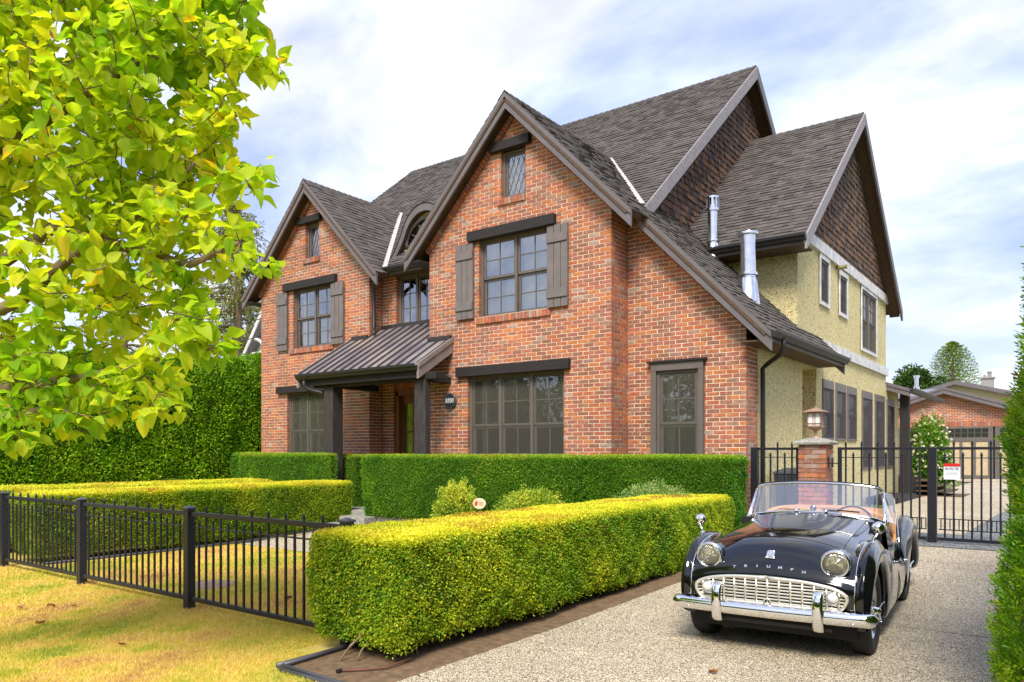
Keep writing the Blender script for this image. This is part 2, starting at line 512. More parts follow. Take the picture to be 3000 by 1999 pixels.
shingle_rest = MB()
shingle_big = []
cedar_rest = MB()
cedar_big = []
def shingles(fr, loops, sink, big, expo=0.14, wmin=0.10, wmax=0.24, thick=0.016, v_start=None, front=True):
    vmin = min(p[1] for p in loops[0]); vmax = max(p[1] for p in loops[0])
    k = 0; v = vmin if v_start is None else v_start
    while v < vmax:
        v0, v1 = v, min(v + expo, vmax)
        for (l0, r0, l1, r1) in bands(loops, v0, v1):
            x = min(l0, l1) - random.uniform(0, wmax)
            hi = max(r0, r1)
            while x < hi:
                w = random.uniform(wmin, wmax)
                a0, b0, a1, b1 = max(x, l0), min(x + w - 0.004, r0), max(x, l1), min(x + w - 0.004, r1)
                ww = x; x += w
                if b0 - a0 < 0.012 and b1 - a1 < 0.012: continue
                if b0 <= a0: b0 = a0 + 0.001
                if b1 <= a1: b1 = a1 + 0.001
                t = thick * random.choice((0.55, 0.8, 1.25)); dv = random.uniform(-0.008, 0.006); r = random.random()
                full = a0 == ww and a1 == ww and abs(b0 - (ww + w - 0.004)) < 1e-6 and abs(b1 - b0) < 1e-6 and v1 - v0 > expo * 0.99
                if full and front:
                    c = fr.p(a0, v0)
                    big.append(((c - Vector((0, 0, 1.55))).length, fr, a0, b0 - a0, v0 + dv, v1 - v0 + 0.012 - dv, t, r))
                else:
                    shingle_block(sink, fr, a0, b0, a1, b1, v0 + dv, v1 + 0.012, t, r)
        v += expo; k += 1
def shingle_block(mb, fr, a0, b0, a1, b1, v0, v1, t, r):
    P = [fr.p(a0, v0, t + 0.004), fr.p(b0, v0, t + 0.004), fr.p(b1, v1, 0.003), fr.p(a1, v1, 0.003),
         fr.p(a0, v0, -0.002), fr.p(b0, v0, -0.002), fr.p(b1, v1, -0.002), fr.p(a1, v1, -0.002)]
    mb.add(P, [(0, 1, 2, 3), (1, 0, 4, 5), (2, 1, 5, 6), (0, 3, 7, 4)], 0, r)
def emit_pieces(big, sink, parent, name, mat, limit, seen, kindf):
    """the pieces that show largest become objects that share mesh data, the others join the one mesh"""
    big.sort(key=lambda b: b[0])
    variants = [None] * 10
    n = 0
    for b in big:
        use = n < limit and seen(b)
        if kindf == 'brick':
            _, fr, a, v, off, r = b
            if not use:
                piece(sink, fr, a, a + BL - 2 * JT, a, a + BL - 2 * JT, v, v + COURSE - 2 * JT, 0.10, off, r); continue
            dims = (BL - 2 * JT, COURSE - 2 * JT, 1)
        else:
            _, fr, a, w, v, h, t, r = b
            off = 0
            if not use:
                shingle_block(sink, fr, a, a + w, a, a + w, v, v + h, t, r); continue
            dims = (w, h, t)
        k = int(r * 9.999)
        if variants[k] is None:
            m = MB(); F0 = Frame((0, 0, 0), (1, 0, 0), (0, 1, 0))
            if kindf == 'brick': piece(m, F0, 0, 1, 0, 1, 0, 1, 0.10, 0, (k + 0.5) / 10)
            else:
                m.add([(0, 0, 1.25), (1, 0, 1.25), (1, 1, 0.2), (0, 1, 0.2), (0, 0, -0.15), (1, 0, -0.15), (1, 1, -0.15), (0, 1, -0.15)],
                      [(0, 1, 2, 3), (1, 0, 4, 5), (2, 1, 5, 6), (0, 3, 7, 4)], 0, (k + 0.5) / 10)
            variants[k] = m.mesh(name, mat)
        o = link(name, variants[k], parent)
        R = Matrix((fr.U, fr.V, fr.N)).transposed().to_4x4()
        o.matrix_basis = Matrix.Translation(fr.p(a, v, off)) @ R @ Matrix.Diagonal((dims[0], dims[1], dims[2], 1))
        n += 1

# ------------------------------------------------------------------ the brick house
house = empty('brick_house', (-8.1, 12, 0.3))
tag(house, 'red brick two storey house with steep dark gables and cream stucco side', 'house')
_hinv = Matrix.Translation(house.location).inverted()
def HP(o):
    """parent to the house keeping world coordinates"""
    o.parent = house; o.matrix_parent_inverse = _hinv; return o
XW, ZS = Vector((1, 0, 0)), Vector((0, 0, 1))
fG1 = Frame((0, 10.93, 0), (1, 0, 0), (0, 0, 1))      # normal is -Y
fWG = Frame((0, 11.48, 0), (1, 0, 0), (0, 0, 1))
fG4 = Frame((0, 11.48, 0), (1, 0, 0), (0, 0, 1))
fMD = Frame((0, 11.87, 0), (1, 0, 0), (0, 0, 1))
RZ, RX, RS = 7.92, -8.08, 1.02                         # ridge height, ridge x, slope of the front gable
def z1(x): return RZ - RS * abs(x - RX)
def z4(x): return 7.88 - RS * abs(x + 14.37)
def zm(y): return 7.9 + 0.83 * (y - 14.38)
z3 = lambda y: 9.07 - 0.82 * abs(y - 18.1)
ZB = 0.28
D1 = 0.27
# front gable wall with its openings
win_up1, win_at1, win_lo1 = rect(-8.915, -7.30, 4.03, 5.50), rect(-8.40, -7.85, 6.14, 7.02), rect(-9.19, -7.04, 0.95, 2.975)
g1 = [(-10.17, ZB), (-6.11, ZB), (-6.11, z1(-6.11) - D1), (RX, RZ - D1 - 0.02), (-10.17, z1(-10.17) - D1)]
w_g1 = HP(brick_wall('brick_wall', fG1, [g1, win_up1, win_at1, win_lo1], None, shift=-10.17 % BL))
# wing wall
win_wg = rect(-5.64, -4.735, 0.95, 3.05)
wg = [(-6.11, ZB), (-4.06, ZB), (-4.06, z1(-4.06) - D1), (-6.11, z1(-6.11) - D1)]
w_wg = HP(brick_wall('brick_wall', fWG, [wg, win_wg], None, shift=-4.06 % BL))
# left gable wall
win_up4, win_at4, win_lo4 = rect(-15.15, -13.66, 4.02, 5.46), rect(-14.69, -14.19, 6.12, 6.97), rect(-15.38, -14.00, 0.95, 2.985)
g4 = [(-16.43, ZB), (-12.48, ZB), (-12.48, z4(-12.48) - D1), (-14.37, 7.88 - D1 - 0.02), (-16.43, z4(-16.43) - D1)]
w_g4 = HP(brick_wall('brick_wall', fG4, [g4, win_up4, win_at4, win_lo4], None, shift=-12.48 % BL, cand=False))
# middle wall, upper window and the entry below it
win_md = rect(-12.04, -10.42, 4.20, 5.45); door_op = rect(-12.13, -10.40, 0.42, 2.95)
md = [(-12.48, ZB), (-10.17, ZB), (-10.17, 5.55), (-12.48, 5.55)]
w_md = HP(brick_wall('brick_wall', fMD, [md, win_md, door_op], None, cand=False))
# return walls (facing +X)
def side_frame(x): return Frame((x, 0, 0), (0, 1, 0), (0, 0, 1))   # normal +X
HP(brick_wall('brick_wall', side_frame(-6.11), [rect(11.04, 11.478, ZB, z1(-6.11) - D1)], None, shift=10.93 % BL + BL / 2))
HP(brick_wall('brick_wall', side_frame(-4.06), [rect(11.59, 11.99, ZB, z1(-4.06) - D1)], None, shift=11.48 % BL + BL / 2))
HP(brick_wall('brick_wall', side_frame(-12.48), [rect(11.59, 11.868, ZB, 5.55)], None, shift=11.48 % BL + BL / 2, cand=False))
fl_ = Frame((-16.43, 0, 0), (0, -1, 0), (0, 0, 1))
HP(brick_wall('brick_wall', fl_, [rect(-18.5, -11.59, ZB, 5.3)], None, cand=False))
fl1 = Frame((-10.17, 0, 0), (0, -1, 0), (0, 0, 1))
HP(brick_wall('brick_wall', fl1, [rect(-11.868, -11.04, ZB, 5.5)], None, cand=False))
fdj = Frame((-10.40, 0, 0), (0, -1, 0), (0, 0, 1))
# slanting header courses under the rakes, sills
for (fr, xr, zr, xl, xe) in ((fG1, RX, RZ, -10.17, -6.11), (fG4, -14.37, 7.88, -16.43, -12.48)):
    zf = z1 if fr is fG1 else z4
    rake_bricks(fr, (xl - 0.0, zf(xl) - D1 - 0.10), (xr, zr - D1 - 0.10), 0.10, brick_rest, 0.05)
    rake_bricks(fr, (xe, zf(xe) - D1 - 0.10), (xr, zr - D1 - 0.10), 0.10, brick_rest, 0.05, -1)
rake_bricks(fWG, (-4.06, z1(-4.06) - D1 - 0.10), (-6.09, z1(-6.09) - D1 - 0.10), 0.10, brick_rest, 0.05, -1)
for fr, u0, u1, vt in ((fG1, -8.97, -7.30, 4.03), (fG1, -8.46, -7.84, 6.14), (fG4, -15.28, -13.66, 4.02), (fG4, -14.75, -14.15, 6.12)):
    sill_bricks(fr, u0, u1, vt - 0.10, vt + 0.015, brick_rest)
sill_bricks(fMD, -12.13, -10.40, 2.95, 3.05, brick_rest, 0.01)

# roofs ------------------------------------------------------------
def roof_plane(pts, thick=0.11, name='roof', mat=None, rest=None, big=None, front=True, shing=True, expo=0.14, mats=None):
    """pts: corners (counter-clockwise seen from above) of one roof slope"""
    P = [Vector(p) for p in pts]
    n = Vector((0, 0, 0))
    for a, b in zip(P, P[1:] + P[:1]): n += Vector(((a.y - b.y) * (a.z + b.z), (a.z - b.z) * (a.x + b.x), (a.x - b.x) * (a.y + b.y)))
    n.normalize()
    if n.z < 0: n = -n; P = P[::-1]
    U = Vector((0, 0, 1)).cross(n).normalized(); V = n.cross(U)
    fr = Frame(P[0], U, V)
    loop = [((p - P[0]).dot(U), (p - P[0]).dot(V)) for p in P]
    mb = MB()
    top = [p for p in P]; bot = [p - n * thick for p in P]
    k = len(P)
    mb.face(top, 0); mb.face(bot[::-1], 1)
    for i in range(k): mb.face([top[i], bot[i], bot[(i + 1) % k], top[(i + 1) % k]], 1)
    o = HP(mb.obj(name, mats or [SHINGLE, SOFFIT]))
    if shing: shingles(fr, [loop], rest if rest is not None else shingle_rest, big if big is not None else shingle_big, expo=expo, front=front)
    return o
YB1 = 10.61
yv = lambda x: 14.38 - 1.229 * abs(x - RX)             # valley between front gable and main slope
# front gable: left slope
roof_plane([(-10.57, YB1, z1(-10.57)), (RX, YB1, RZ), (RX, 14.38, RZ), (-10.57, yv(-10.57), z1(-10.57))], front=False)
# front gable: right slope, running down over the wing
roof_plane([(RX, YB1, RZ), (-5.60, YB1, z1(-5.60)), (-5.60, 11.16, z1(-5.60)), (-3.60, 11.16, z1(-3.6)), (-3.60, 15.58, z1(-3.6)), (-4.05, 15.58, z1(-4.05)), (-4.05, 14.2, z1(-4.05)),
            (-6.25, 14.5, z1(-6.25)), (-6.25, yv(-6.25), z1(-6.25)), (RX, 14.38, RZ)])
# left gable
xr4 = -14.37
yv4 = lambda x: 14.38 - 1.229 * abs(x - xr4)
roof_plane([(-16.80, 11.16, z4(-16.8)), (xr4, 11.16, 7.88), (xr4, 14.3, 7.88), (-16.80, 11.5, z4(-16.8))], front=False)
roof_plane([(xr4, 11.16, 7.88), (-11.94, 11.16, z4(-11.94)), (-11.94, 11.5, z4(-11.94)), (xr4, 14.36, 7.88)])
# main roof, ridge along X
RY, RZM = 17.64, zm(17.64)
roof_plane([(-17.2, 11.55, zm(11.55)), (-16.6, 11.55, zm(11.55)), (xr4, 14.3, zm(14.3)), (-12.1, 11.55, zm(11.55)), (-10.2, 11.55, zm(11.55)), (-10.2, 11.75, zm(11.75)), (RX, 14.32, zm(14.32)),
            (-6.0, 11.85, zm(11.85)), (-6.0, RY, RZM), (-17.2, RY, RZM)])
roof_plane([(-17.2, RY, RZM), (-6.0, RY, RZM), (-6.0, 23.2, zm(2 * RY - 23.2)), (-17.2, 23.2, zm(2 * RY - 23.2))], shing=False)
# rear right gable, ridge along X, facing the drive
roof_plane([(-6.32, 14.49, z3(14.49)), (-5.51, 13.57, z3(13.57)), (-3.76, 13.57, z3(13.57)), (-3.76, 18.1, 9.07), (-6.32, 18.1, 9.07)])
roof_plane([(-6.32, 18.1, 9.07), (-3.76, 18.1, 9.07), (-3.76, 22.63, z3(22.63)), (-6.32, 22.63, z3(22.63))], shing=False)
# ridge caps
def ridge(p, q, sl, sr):
    rc = MB()
    p, q = Vector(p), Vector(q); L = (q - p).length; d = (q - p) / L; s = d.cross(ZS).normalized()
    n = int(L / 0.17)
    for i in range(n):
        a = p + d * (i * L / n) + ZS * 0.030; b = p + d * ((i + 1) * L / n + 0.03) + ZS * 0.012
        w = 0.13
        r = random.random() * 0.55
        A = [a - s * w - ZS * w * sl, a, a + s * w - ZS * w * sr]; B = [b - s * w - ZS * w * sl, b, b + s * w - ZS * w * sr]
        C_ = [x - ZS * 0.03 for x in A]; D_ = [x - ZS * 0.03 for x in B]
        rc.add(A + B + C_ + D_, [(0, 1, 4, 3), (1, 2, 5, 4), (0, 6, 7, 1), (1, 7, 8, 2), (3, 4, 10, 9), (4, 5, 11, 10), (6, 0, 3, 9), (2, 8, 11, 5)], 0, r)
    HP(rc.obj('ridge_cap', SHINGLE, kind='stuff'))
ridge((RX, YB1, RZ), (RX, 14.3, RZ), RS, RS)
ridge((xr4, 11.16, 7.88), (xr4, 14.3, 7.88), RS, RS)
ridge((-6.0, RY, RZM), (-17.2, RY, RZM), .83, .83)
ridge((-3.76, 18.1, 9.07), (-5.9, 18.1, 9.07), .82, .82)
# valleys: pale metal
for p, q, w in (((RX + .02, 14.33, zm(14.33) + .05), (-6.03, 11.86, zm(11.86) + .06), 0.12), ((xr4, 14.34, zm(14.34) + .05), (-12.0, 11.48, zm(11.48) + .06), 0.10)):
    p, q = Vector(p), Vector(q); d = (q - p).normalized(); s = d.cross(ZS).normalized()
    vf = MB(); vf.face([p - s * w / 2, q - s * w / 2, q + s * w / 2, p + s * w / 2]); HP(vf.obj('valley_flashing', FLASH))
# bargeboards and fascias -----------------------------------------------------
def barge(p, q, n, depth=0.27, mat=TRIM, lip=True, t=0.045, drop=0.012):
    """sloping board from p (low) to q (high); n = outward normal; plumb cut ends"""
    p, q, n = Vector(p), Vector(q), Vector(n)
    m = MB()
    def strip(d0, d1, off, th):
        A = [p - ZS * d0 + n * off, p - ZS * d1 + n * off, q - ZS * d1 + n * off, q - ZS * d0 + n * off]
        B = [x - n * th for x in A]
        m.hexa(A, B)
    strip(drop, depth, 0.0, t)
    if lip: strip(drop - 0.006, 0.095, 0.022, 0.018)
    return HP(m.obj('bargeboard', mat))
FY = (0, -1, 0); FXp = (1, 0, 0)
barge((-10.57, 10.63, z1(-10.57)), (RX, 10.63, RZ), FY, 0.29)
barge((-5.60, 10.63, z1(-5.60)), (RX, 10.63, RZ), FY, 0.29)
barge((-3.58, 11.18, z1(-3.58)), (-5.76, 11.18, z1(-5.76)), FY, 0.29)
barge((-3.58, 15.60, z1(-3.58)), (-4.05, 15.60, z1(-4.05)), (0, 1, 0), 0.29)
barge((-16.80, 11.18, z4(-16.8)), (xr4, 11.18, 7.88), FY, 0.29)
barge((-11.94, 11.18, z4(-11.94)), (xr4, 11.18, 7.88), FY, 0.29)
barge((-5.965, 11.90, zm(11.90)), (-5.965, RY, RZM), FXp, 0.30, TRIMW, False)
barge((-5.965, 23.2, zm(2 * RY - 23.2)), (-5.965, RY, RZM), FXp, 0.30, TRIM, False)
barge((-3.725, 13.57, z3(13.57)), (-3.725, 18.1, 9.07), FXp, 0.27, TRIMW, False)
barge((-3.725, 22.63, z3(22.63)), (-3.725, 18.1, 9.07), FXp, 0.27, TRIM, False)
barge((-17.235, 11.55, zm(11.55)), (-17.235, RY, RZM), (-1, 0, 0), 0.3, TRIM, False)
# boxed eaves ends behind the gable tips
for x0, x1, y0, zt, sg in ((-10.55, -10.17, 10.66, z1(-10.57), 1), (-16.78, -16.43, 11.21, z4(-16.8), 1)):
    eb = MB(); eb.box(x0, x1, y0, y0 + (0.8 if x0 != -6.11 else 0.52), zt - 0.13, zt - 0.105, 0); HP(eb.obj('soffit', LINTEL))
eb = MB(); eb.box(-4.05, -3.62, 11.22, 15.55, 3.205, 3.225, 0); HP(eb.obj('soffit', SOFFIT))
fa = MB(); fa.box(-3.625, -3.60, 11.19, 15.58, 3.20, 3.34); HP(fa.obj('fascia', TRIM if 0 != 2 and 0 != 4 else SOFFIT))
fa = MB(); fa.box(-12.5, -10.17, 11.555, 11.58, zm(11.55) - 0.15, zm(11.55) - 0.05); HP(fa.obj('fascia', TRIM if 1 != 2 and 1 != 4 else SOFFIT))
fa = MB(); fa.box(-12.48, -10.17, 11.58, 11.86, 5.43, 5.45); HP(fa.obj('fascia', TRIM if 2 != 2 and 2 != 4 else SOFFIT))
fa = MB(); fa.box(-6.30, -3.80, 13.58, 13.61, z3(13.57) - 0.17, z3(13.57) - 0.04); HP(fa.obj('fascia', TRIM if 3 != 2 and 3 != 4 else SOFFIT))
fa = MB(); fa.box(-6.30, -3.80, 13.61, 14.19, z3(13.57) - 0.17, z3(13.57) - 0.15); HP(fa.obj('fascia', TRIM if 4 != 2 and 4 != 4 else SOFFIT))
# gutters (K-style section swept)
def gutter(p, q, out, name='gutter'):
    p, q, o = Vector(p), Vector(q), Vector(out)
    prof = [(0, 0), (0, -0.115), (0.065, -0.115), (0.085, -0.075), (0.118, -0.045), (0.122, 0), (0.108, 0), (0.10, -0.03), (0.012, -0.03)]
    m = MB()
    A = [p + o * a + ZS * b for a, b in prof]; B = [q + o * a + ZS * b for a, b in prof]
    k = len(prof); b = len(m.v)
    m.add(A + B, [(i, (i + 1) % k, k + (i + 1) % k, k + i) for i in range(k)] + [tuple(range(k))[::-1], tuple(range(k, 2 * k))])
    return HP(m.obj(name, GUTTER))
gutter((-3.60, 11.17, z1(-3.6) + .01), (-3.60, 15.62, z1(-3.6) + .01), (1, 0, 0))
gutter((-12.32, 11.555, zm(11.55) + .0), (-10.14, 11.555, zm(11.55)), (0, -1, 0))
gutter((-6.0, 13.57, z3(13.57) + .0), (-3.74, 13.57, z3(13.57)), (0, -1, 0))
dp = MB()
dp.tube([(-12.22, 11.48, 5.47), (-12.22, 11.44, 5.36), (-12.36, 11.50, 5.22), (-12.42, 11.54, 5.12), (-12.42, 11.56, 4.9), (-12.42, 11.56, 4.32), (-12.36, 11.50, 4.22), (-12.26, 11.42, 4.12)], 0.036, 8)
HP(dp.obj('downpipe', GUTTER, smooth=True))
dp = MB()
dp.tube([(-3.54, 11.62, 3.28), (-3.54, 11.62, 3.14), (-3.62, 11.72, 3.04), (-3.90, 11.98, 2.94), (-3.99, 12.03, 2.88), (-3.99, 12.04, 2.5), (-3.99, 12.04, 0.35)], 0.038, 8)
HP(dp.obj('downpipe', GUTTER, smooth=True))
dp = MB()
dp.tube([(-12.75, 9.93, 3.02), (-12.75, 9.93, 2.92), (-12.70, 10.02, 2.84), (-12.46, 10.14, 2.78), (-12.42, 10.14, 2.72)], 0.036, 8)
HP(dp.obj('downpipe', GUTTER, smooth=True))
# soffit beam blocks at the wing gable notch

# stucco walls ----------------------------------------------------------------
def flat_wall(name, fr, loops, mat, depth=0.18, vstep=0.25):
    m = MB()
    vs = sorted({round(p[1], 4) for L in loops for p in L})
    for v0, v1 in zip(vs, vs[1:]):
        for (l0, r0, l1, r1) in bands(loops, v0, v1):
            m.face([fr.p(l0, v0), fr.p(r0, v0), fr.p(r1, v1), fr.p(l1, v1)])
    for L in loops[1:]:
        for u in (min(p[0] for p in L), max(p[0] for p in L)):
            w0, w1 = min(p[1] for p in L), max(p[1] for p in L)
            m.face([fr.p(u, w0), fr.p(u, w1), fr.p(u, w1, -depth), fr.p(u, w0, -depth)])
        us = [p[0] for p in L]; ws = [p[1] for p in L]
        for w in (min(ws), max(ws)):
            m.face([fr.p(min(us), w), fr.p(max(us), w), fr.p(max(us), w, -depth), fr.p(min(us), w, -depth)])
    return HP(m.obj(name, mat))
fS = side_frame(-4.07)
side_wins_lo = [(15.86, 16.70, 1.80, 3.02), (16.89, 17.75, 1.80, 3.02), (17.90, 18.76, 1.80, 3.02), (19.34, 20.45, 1.14, 3.02), (20.79, 21.95, 1.14, 3.02), (22.29, 23.28, 1.14, 2.98)]
side_wins_up = [(15.66, 16.28, 4.55, 5.40), (17.19, 17.82, 4.55, 5.36), (19.26, 20.90, 4.02, 5.42)]
flat_wall('stucco_wall', fS, [[(12.0, ZB), (22.22, ZB), (22.22, 5.62), (14.19, 5.62), (14.19, 3.6), (12.0, 3.55)], rect(14.49, 15.43, 0.45, 3.17)]
          + [rect(a, b, c, d) for a, b, c, d in side_wins_lo[:-1]] + [rect(*w) for w in side_wins_up], STUCCO)
flat_wall('stucco_wall', fS, [[(22.22, ZB), (24.0, ZB), (24.0, 3.35), (22.22, 3.35)], rect(*side_wins_lo[-1])], STUCCO)
flat_wall('stucco_wall', Frame((0, 14.19, 0), (1, 0, 0), (0, 0, 1)), [[(-6.3, 3.4), (-4.071, 3.4), (-4.071, 5.6), (-6.3, 5.6)]], STUCCO)
# recess by the side door
m = MB()
m.face([(-4.25, 15.43, 0.45), (-4.9, 15.43, 0.45), (-4.9, 15.43, 3.17), (-4.25, 15.43, 3.17)])
m.face([(-4.25, 14.49, 0.45), (-4.9, 14.49, 0.45), (-4.9, 14.49, 3.17), (-4.25, 14.49, 3.17)])
m.face([(-4.9, 14.49, 0.45), (-4.9, 15.43, 0.45), (-4.9, 15.43, 3.17), (-4.9, 14.49, 3.17)])
m.face([(-4.25, 14.49, 3.17), (-4.25, 15.43, 3.17), (-4.9, 15.43, 3.17), (-4.9, 14.49, 3.17)])
HP(m.obj('door_recess', STUCCO))
# shadow-dark box added inside to block sky leaking past the openings, end walls
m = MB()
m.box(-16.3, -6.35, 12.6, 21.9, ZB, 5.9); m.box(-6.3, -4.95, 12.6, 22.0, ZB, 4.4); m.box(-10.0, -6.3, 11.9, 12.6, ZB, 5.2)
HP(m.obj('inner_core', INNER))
m = MB(); m.box(-16.3, -4.3, 22.0, 22.2, ZB, 5.3); m.box(-16.3, -4.3, 23.8, 24.0, ZB, 3.3); HP(m.obj('rear_wall', STUCCO))
m = MB(); m.box(-16.2, -4.07, 22.2, 24.2, 3.35, 3.42); HP(m.obj('roof', SHINGLE))
# belt boards on the side, with their splices
def boards(x, y0, y1, z0, z1_, n, name='belt_board'):
    w = (y1 - y0) / n
    for i in range(n):
        m = MB(); m.box(x - 0.03, x + 0.032 + random.uniform(0, .003), y0 + i * w + 0.002, y0 + (i + 1) * w - 0.002, z0, z1_)
        HP(m.obj(name, WHITEW))
boards(-4.04, 14.19, 22.24, 5.50, 5.72, 5)
boards(-4.04, 15.62, 22.24, 3.58, 3.79, 7)
# cedar gables
f2 = side_frame(-6.30)
ced2 = [(12.35, z1(-6.3) + 0.02), (14.4, z1(-6.3) + 0.02), (RY - 0.1, z3(RY) - 0.05), (19.2, z3(19.2)), (RY, RZM - 0.3), (12.35, zm(12.35) - 0.28)]
ced2 = [(12.25, 6.06), (14.45, 6.06), (17.9, 8.86), (18.6, 8.86), (RY + 1.1, RZM - 1.22), (RY, RZM - 0.3), (12.35, zm(12.35) - 0.28)]
m = MB(); m.face([(-6.305, a, b) for a, b in [(11.9, 5.5), (23.2, 5.5), (23.2, 5.7), (RY, RZM - 0.15), (11.9, 5.62)]]); HP(m.obj('gable_sheathing', CEDAR))
shingles(f2, [[(11.95, 5.6), (17.8, 5.6), (19.6, 8.7), (RY, RZM - 0.2), (11.95, 5.66)]], cedar_rest, cedar_big, expo=0.135, wmin=0.07, wmax=0.16, thick=0.02)
f3 = side_frame(-4.05)
m = MB(); m.face([(-4.055, a, b) for a, b in [(13.9, 5.6), (22.3, 5.6), (18.1, 9.0)]]); HP(m.obj('gable_sheathing', CEDAR))
shingles(f3, [[(14.10, 5.70), (22.3, 5.70), (22.1, z3(22.1) - 0.1), (18.1, 8.97), (14.10, z3(14.10) - 0.1)]], cedar_rest, cedar_big, expo=0.135, wmin=0.07, wmax=0.16, thick=0.02)
# soffits of the two side gables are the roof undersides; a dark plate closes the rafters
for (x0, x1, yc, zc, sl, half) in ((-4.05, -3.80, 18.1, 9.07, .82, 4.53), (-6.30, -6.04, RY, RZM, .83, 5.6)):
    for sg in (-1, 1):
        if x0 == -6.30 and sg == 1: half = 2.0
        a = (yc, zc - 0.15); b = (yc + sg * half, zc - 0.15 - sl * half)
        m = MB(); m.face([(x0, a[0], a[1]), (x1, a[0], a[1]), (x1, b[0], b[1]), (x0, b[0], b[1])]); HP(m.obj('soffit', SOFFIT))

BLIND = M_simple('roller_blind', (0.20, 0.185, 0.17), 0.8, var=0.08)
# windows -----------------------------------------------------------------------
def window(fr, u0, u1, v0, v1, sashes, rows=(2, 2), cols=2, parent=None, setb=0.07, mats=FRAME, curtain=None, screens=False, smat=None, trim=0.045, meet=0.5, leaded=False, parentless=False, depth=0.55):
    """frame > sashes with glazing bars, each pane of glass its own piece"""
    P = lambda u, v, n: fr.p(u, v, n)
    def bx(m, a, b, c, d, n0, n1, mi=0):
        A = [P(a, c, n0), P(b, c, n0), P(b, d, n0), P(a, d, n0)]; B = [P(a, c, n1), P(b, c, n1), P(b, d, n1), P(a, d, n1)]
        m.hexa(A, B, mi)
    f = MB(); s = -setb
    t = trim
    bx(f, u0, u1, v1 - t, v1, s, s - 0.10); bx(f, u0, u1, v0, v0 + t, s, s - 0.10)
    bx(f, u0, u0 + t, v0 + t, v1 - t, s, s - 0.10); bx(f, u1 - t, u1, v0 + t, v1 - t, s, s - 0.10)
    n = sashes; w = (u1 - u0 - 2 * t + 0.05) / n
    panes = []
    for i in range(n):
        a = u0 + t + i * w; b = a + w - 0.05
        if i: bx(f, a - 0.05, a, v0 + t, v1 - t, s + 0.004, s - 0.10)
        vm = v0 + (v1 - v0) * meet
        parts = [(vm, v1 - t, s - 0.025, 0)] + [(v0 + t, vm, s - 0.055, 1)] if rows[1] else [(v0 + t, v1 - t, s - 0.03, 0)]
        for (c, d, sn, low) in parts:
            r_ = 0.042
            bx(f, a, b, d - r_, d, sn, sn - 0.03); bx(f, a, b, c, c + r_, sn, sn - 0.03)
            bx(f, a, a + r_, c + r_, d - r_, sn, sn - 0.03); bx(f, b - r_, b, c + r_, d - r_, sn, sn - 0.03)
            R = rows[low]
            ia, ib, ic, id_ = a + r_, b - r_, c + r_, d - r_
            if leaded:
                panes.append((ia, ib, ic, id_, sn - 0.016))
                continue
            cw, rh = (ib - ia) / cols, (id_ - ic) / R
            for k in range(1, cols): bx(f, ia + k * cw - 0.009, ia + k * cw + 0.009, ic, id_, sn - 0.004, sn - 0.026)
            for k in range(1, R): bx(f, ia, ib, ic + k * rh - 0.009, ic + k * rh + 0.009, sn - 0.003, sn - 0.027)
            for k in range(cols):
                for q in range(R): panes.append((ia + k * cw + .009, ia + (k + 1) * cw - .009, ic + q * rh + .009, ic + (q + 1) * rh - .009, sn - 0.014))
            if screens:
                m = MB(); m.face([P(a + .002, c + (.0 if not low else .002), s - 0.008), P(b - .002, c + .0, s - 0.008), P(b - .002, d, s - 0.008), P(a + .002, d, s - 0.008)])
                scr.append(m)
    W = HP(f.obj('window', mats, bevel=0.003)) if not parentless else f.obj('window', mats, bevel=0.003)
    for (a, b, c, d, nn) in panes:
        m = MB(); tl = random.uniform(-.0015, .0015)
        m.face([P(a - .002, c - .002, nn + tl), P(b + .002, c - .002, nn - tl), P(b + .002, d + .002, nn - tl * .5), P(a - .002, d + .002, nn + tl * .5)])
        g = m.obj('pane', GLASS); g.parent = W
        if leaded:
            m = MB(); dx, dz = b - a, d - c
            for i in range(-4, 6):
                for sg in (1, -1):
                    p0, p1 = None, None
                    pts = []
                    # diagonal came clipped to the pane
                    for q in range(25):
                        x = a + dx * q / 24; z = c + dz * ((q / 24 * 1.35 * sg) + i * 0.42 + (0.0 if sg > 0 else 0.0))
                        if c <= z <= d: pts.append((x, z))
                    if len(pts) > 1:
                        m.beam(P(pts[0][0], pts[0][1], nn + .004), P(pts[-1][0], pts[-1][1], nn + .004), 0.008, 0.008, up=fr.N)
            g = m.obj('lead_came', mats); g.parent = W
    for m in scr:
        g = m.obj('insect_screen', smat or SCREEN); g.parent = W
    scr.clear()
    # the room behind: reveal box and curtains
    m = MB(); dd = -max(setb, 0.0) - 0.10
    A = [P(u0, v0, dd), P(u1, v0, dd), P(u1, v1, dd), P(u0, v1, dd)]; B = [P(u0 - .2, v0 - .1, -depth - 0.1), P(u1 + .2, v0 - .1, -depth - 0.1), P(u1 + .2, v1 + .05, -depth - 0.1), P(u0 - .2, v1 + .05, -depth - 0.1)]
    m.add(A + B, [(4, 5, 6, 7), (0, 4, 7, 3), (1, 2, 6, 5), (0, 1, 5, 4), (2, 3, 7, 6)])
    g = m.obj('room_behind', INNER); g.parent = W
    for (c0, c1, mat, amp) in (curtain or []):
        m = MB(); k = max(6, int((c1 - c0) / 0.02)); G = []
        for vv in (v0, v1):
            G.append([P(c0 + (c1 - c0) * i / k, vv, dd - 0.05 + amp * sin(i * 1.1 + c0 * 7) + amp * .5 * sin(i * 0.53)) for i in range(k + 1)])
        m.grid(G); g = m.obj('curtain', mat, smooth=True); g.parent = W
    return W
scr = []
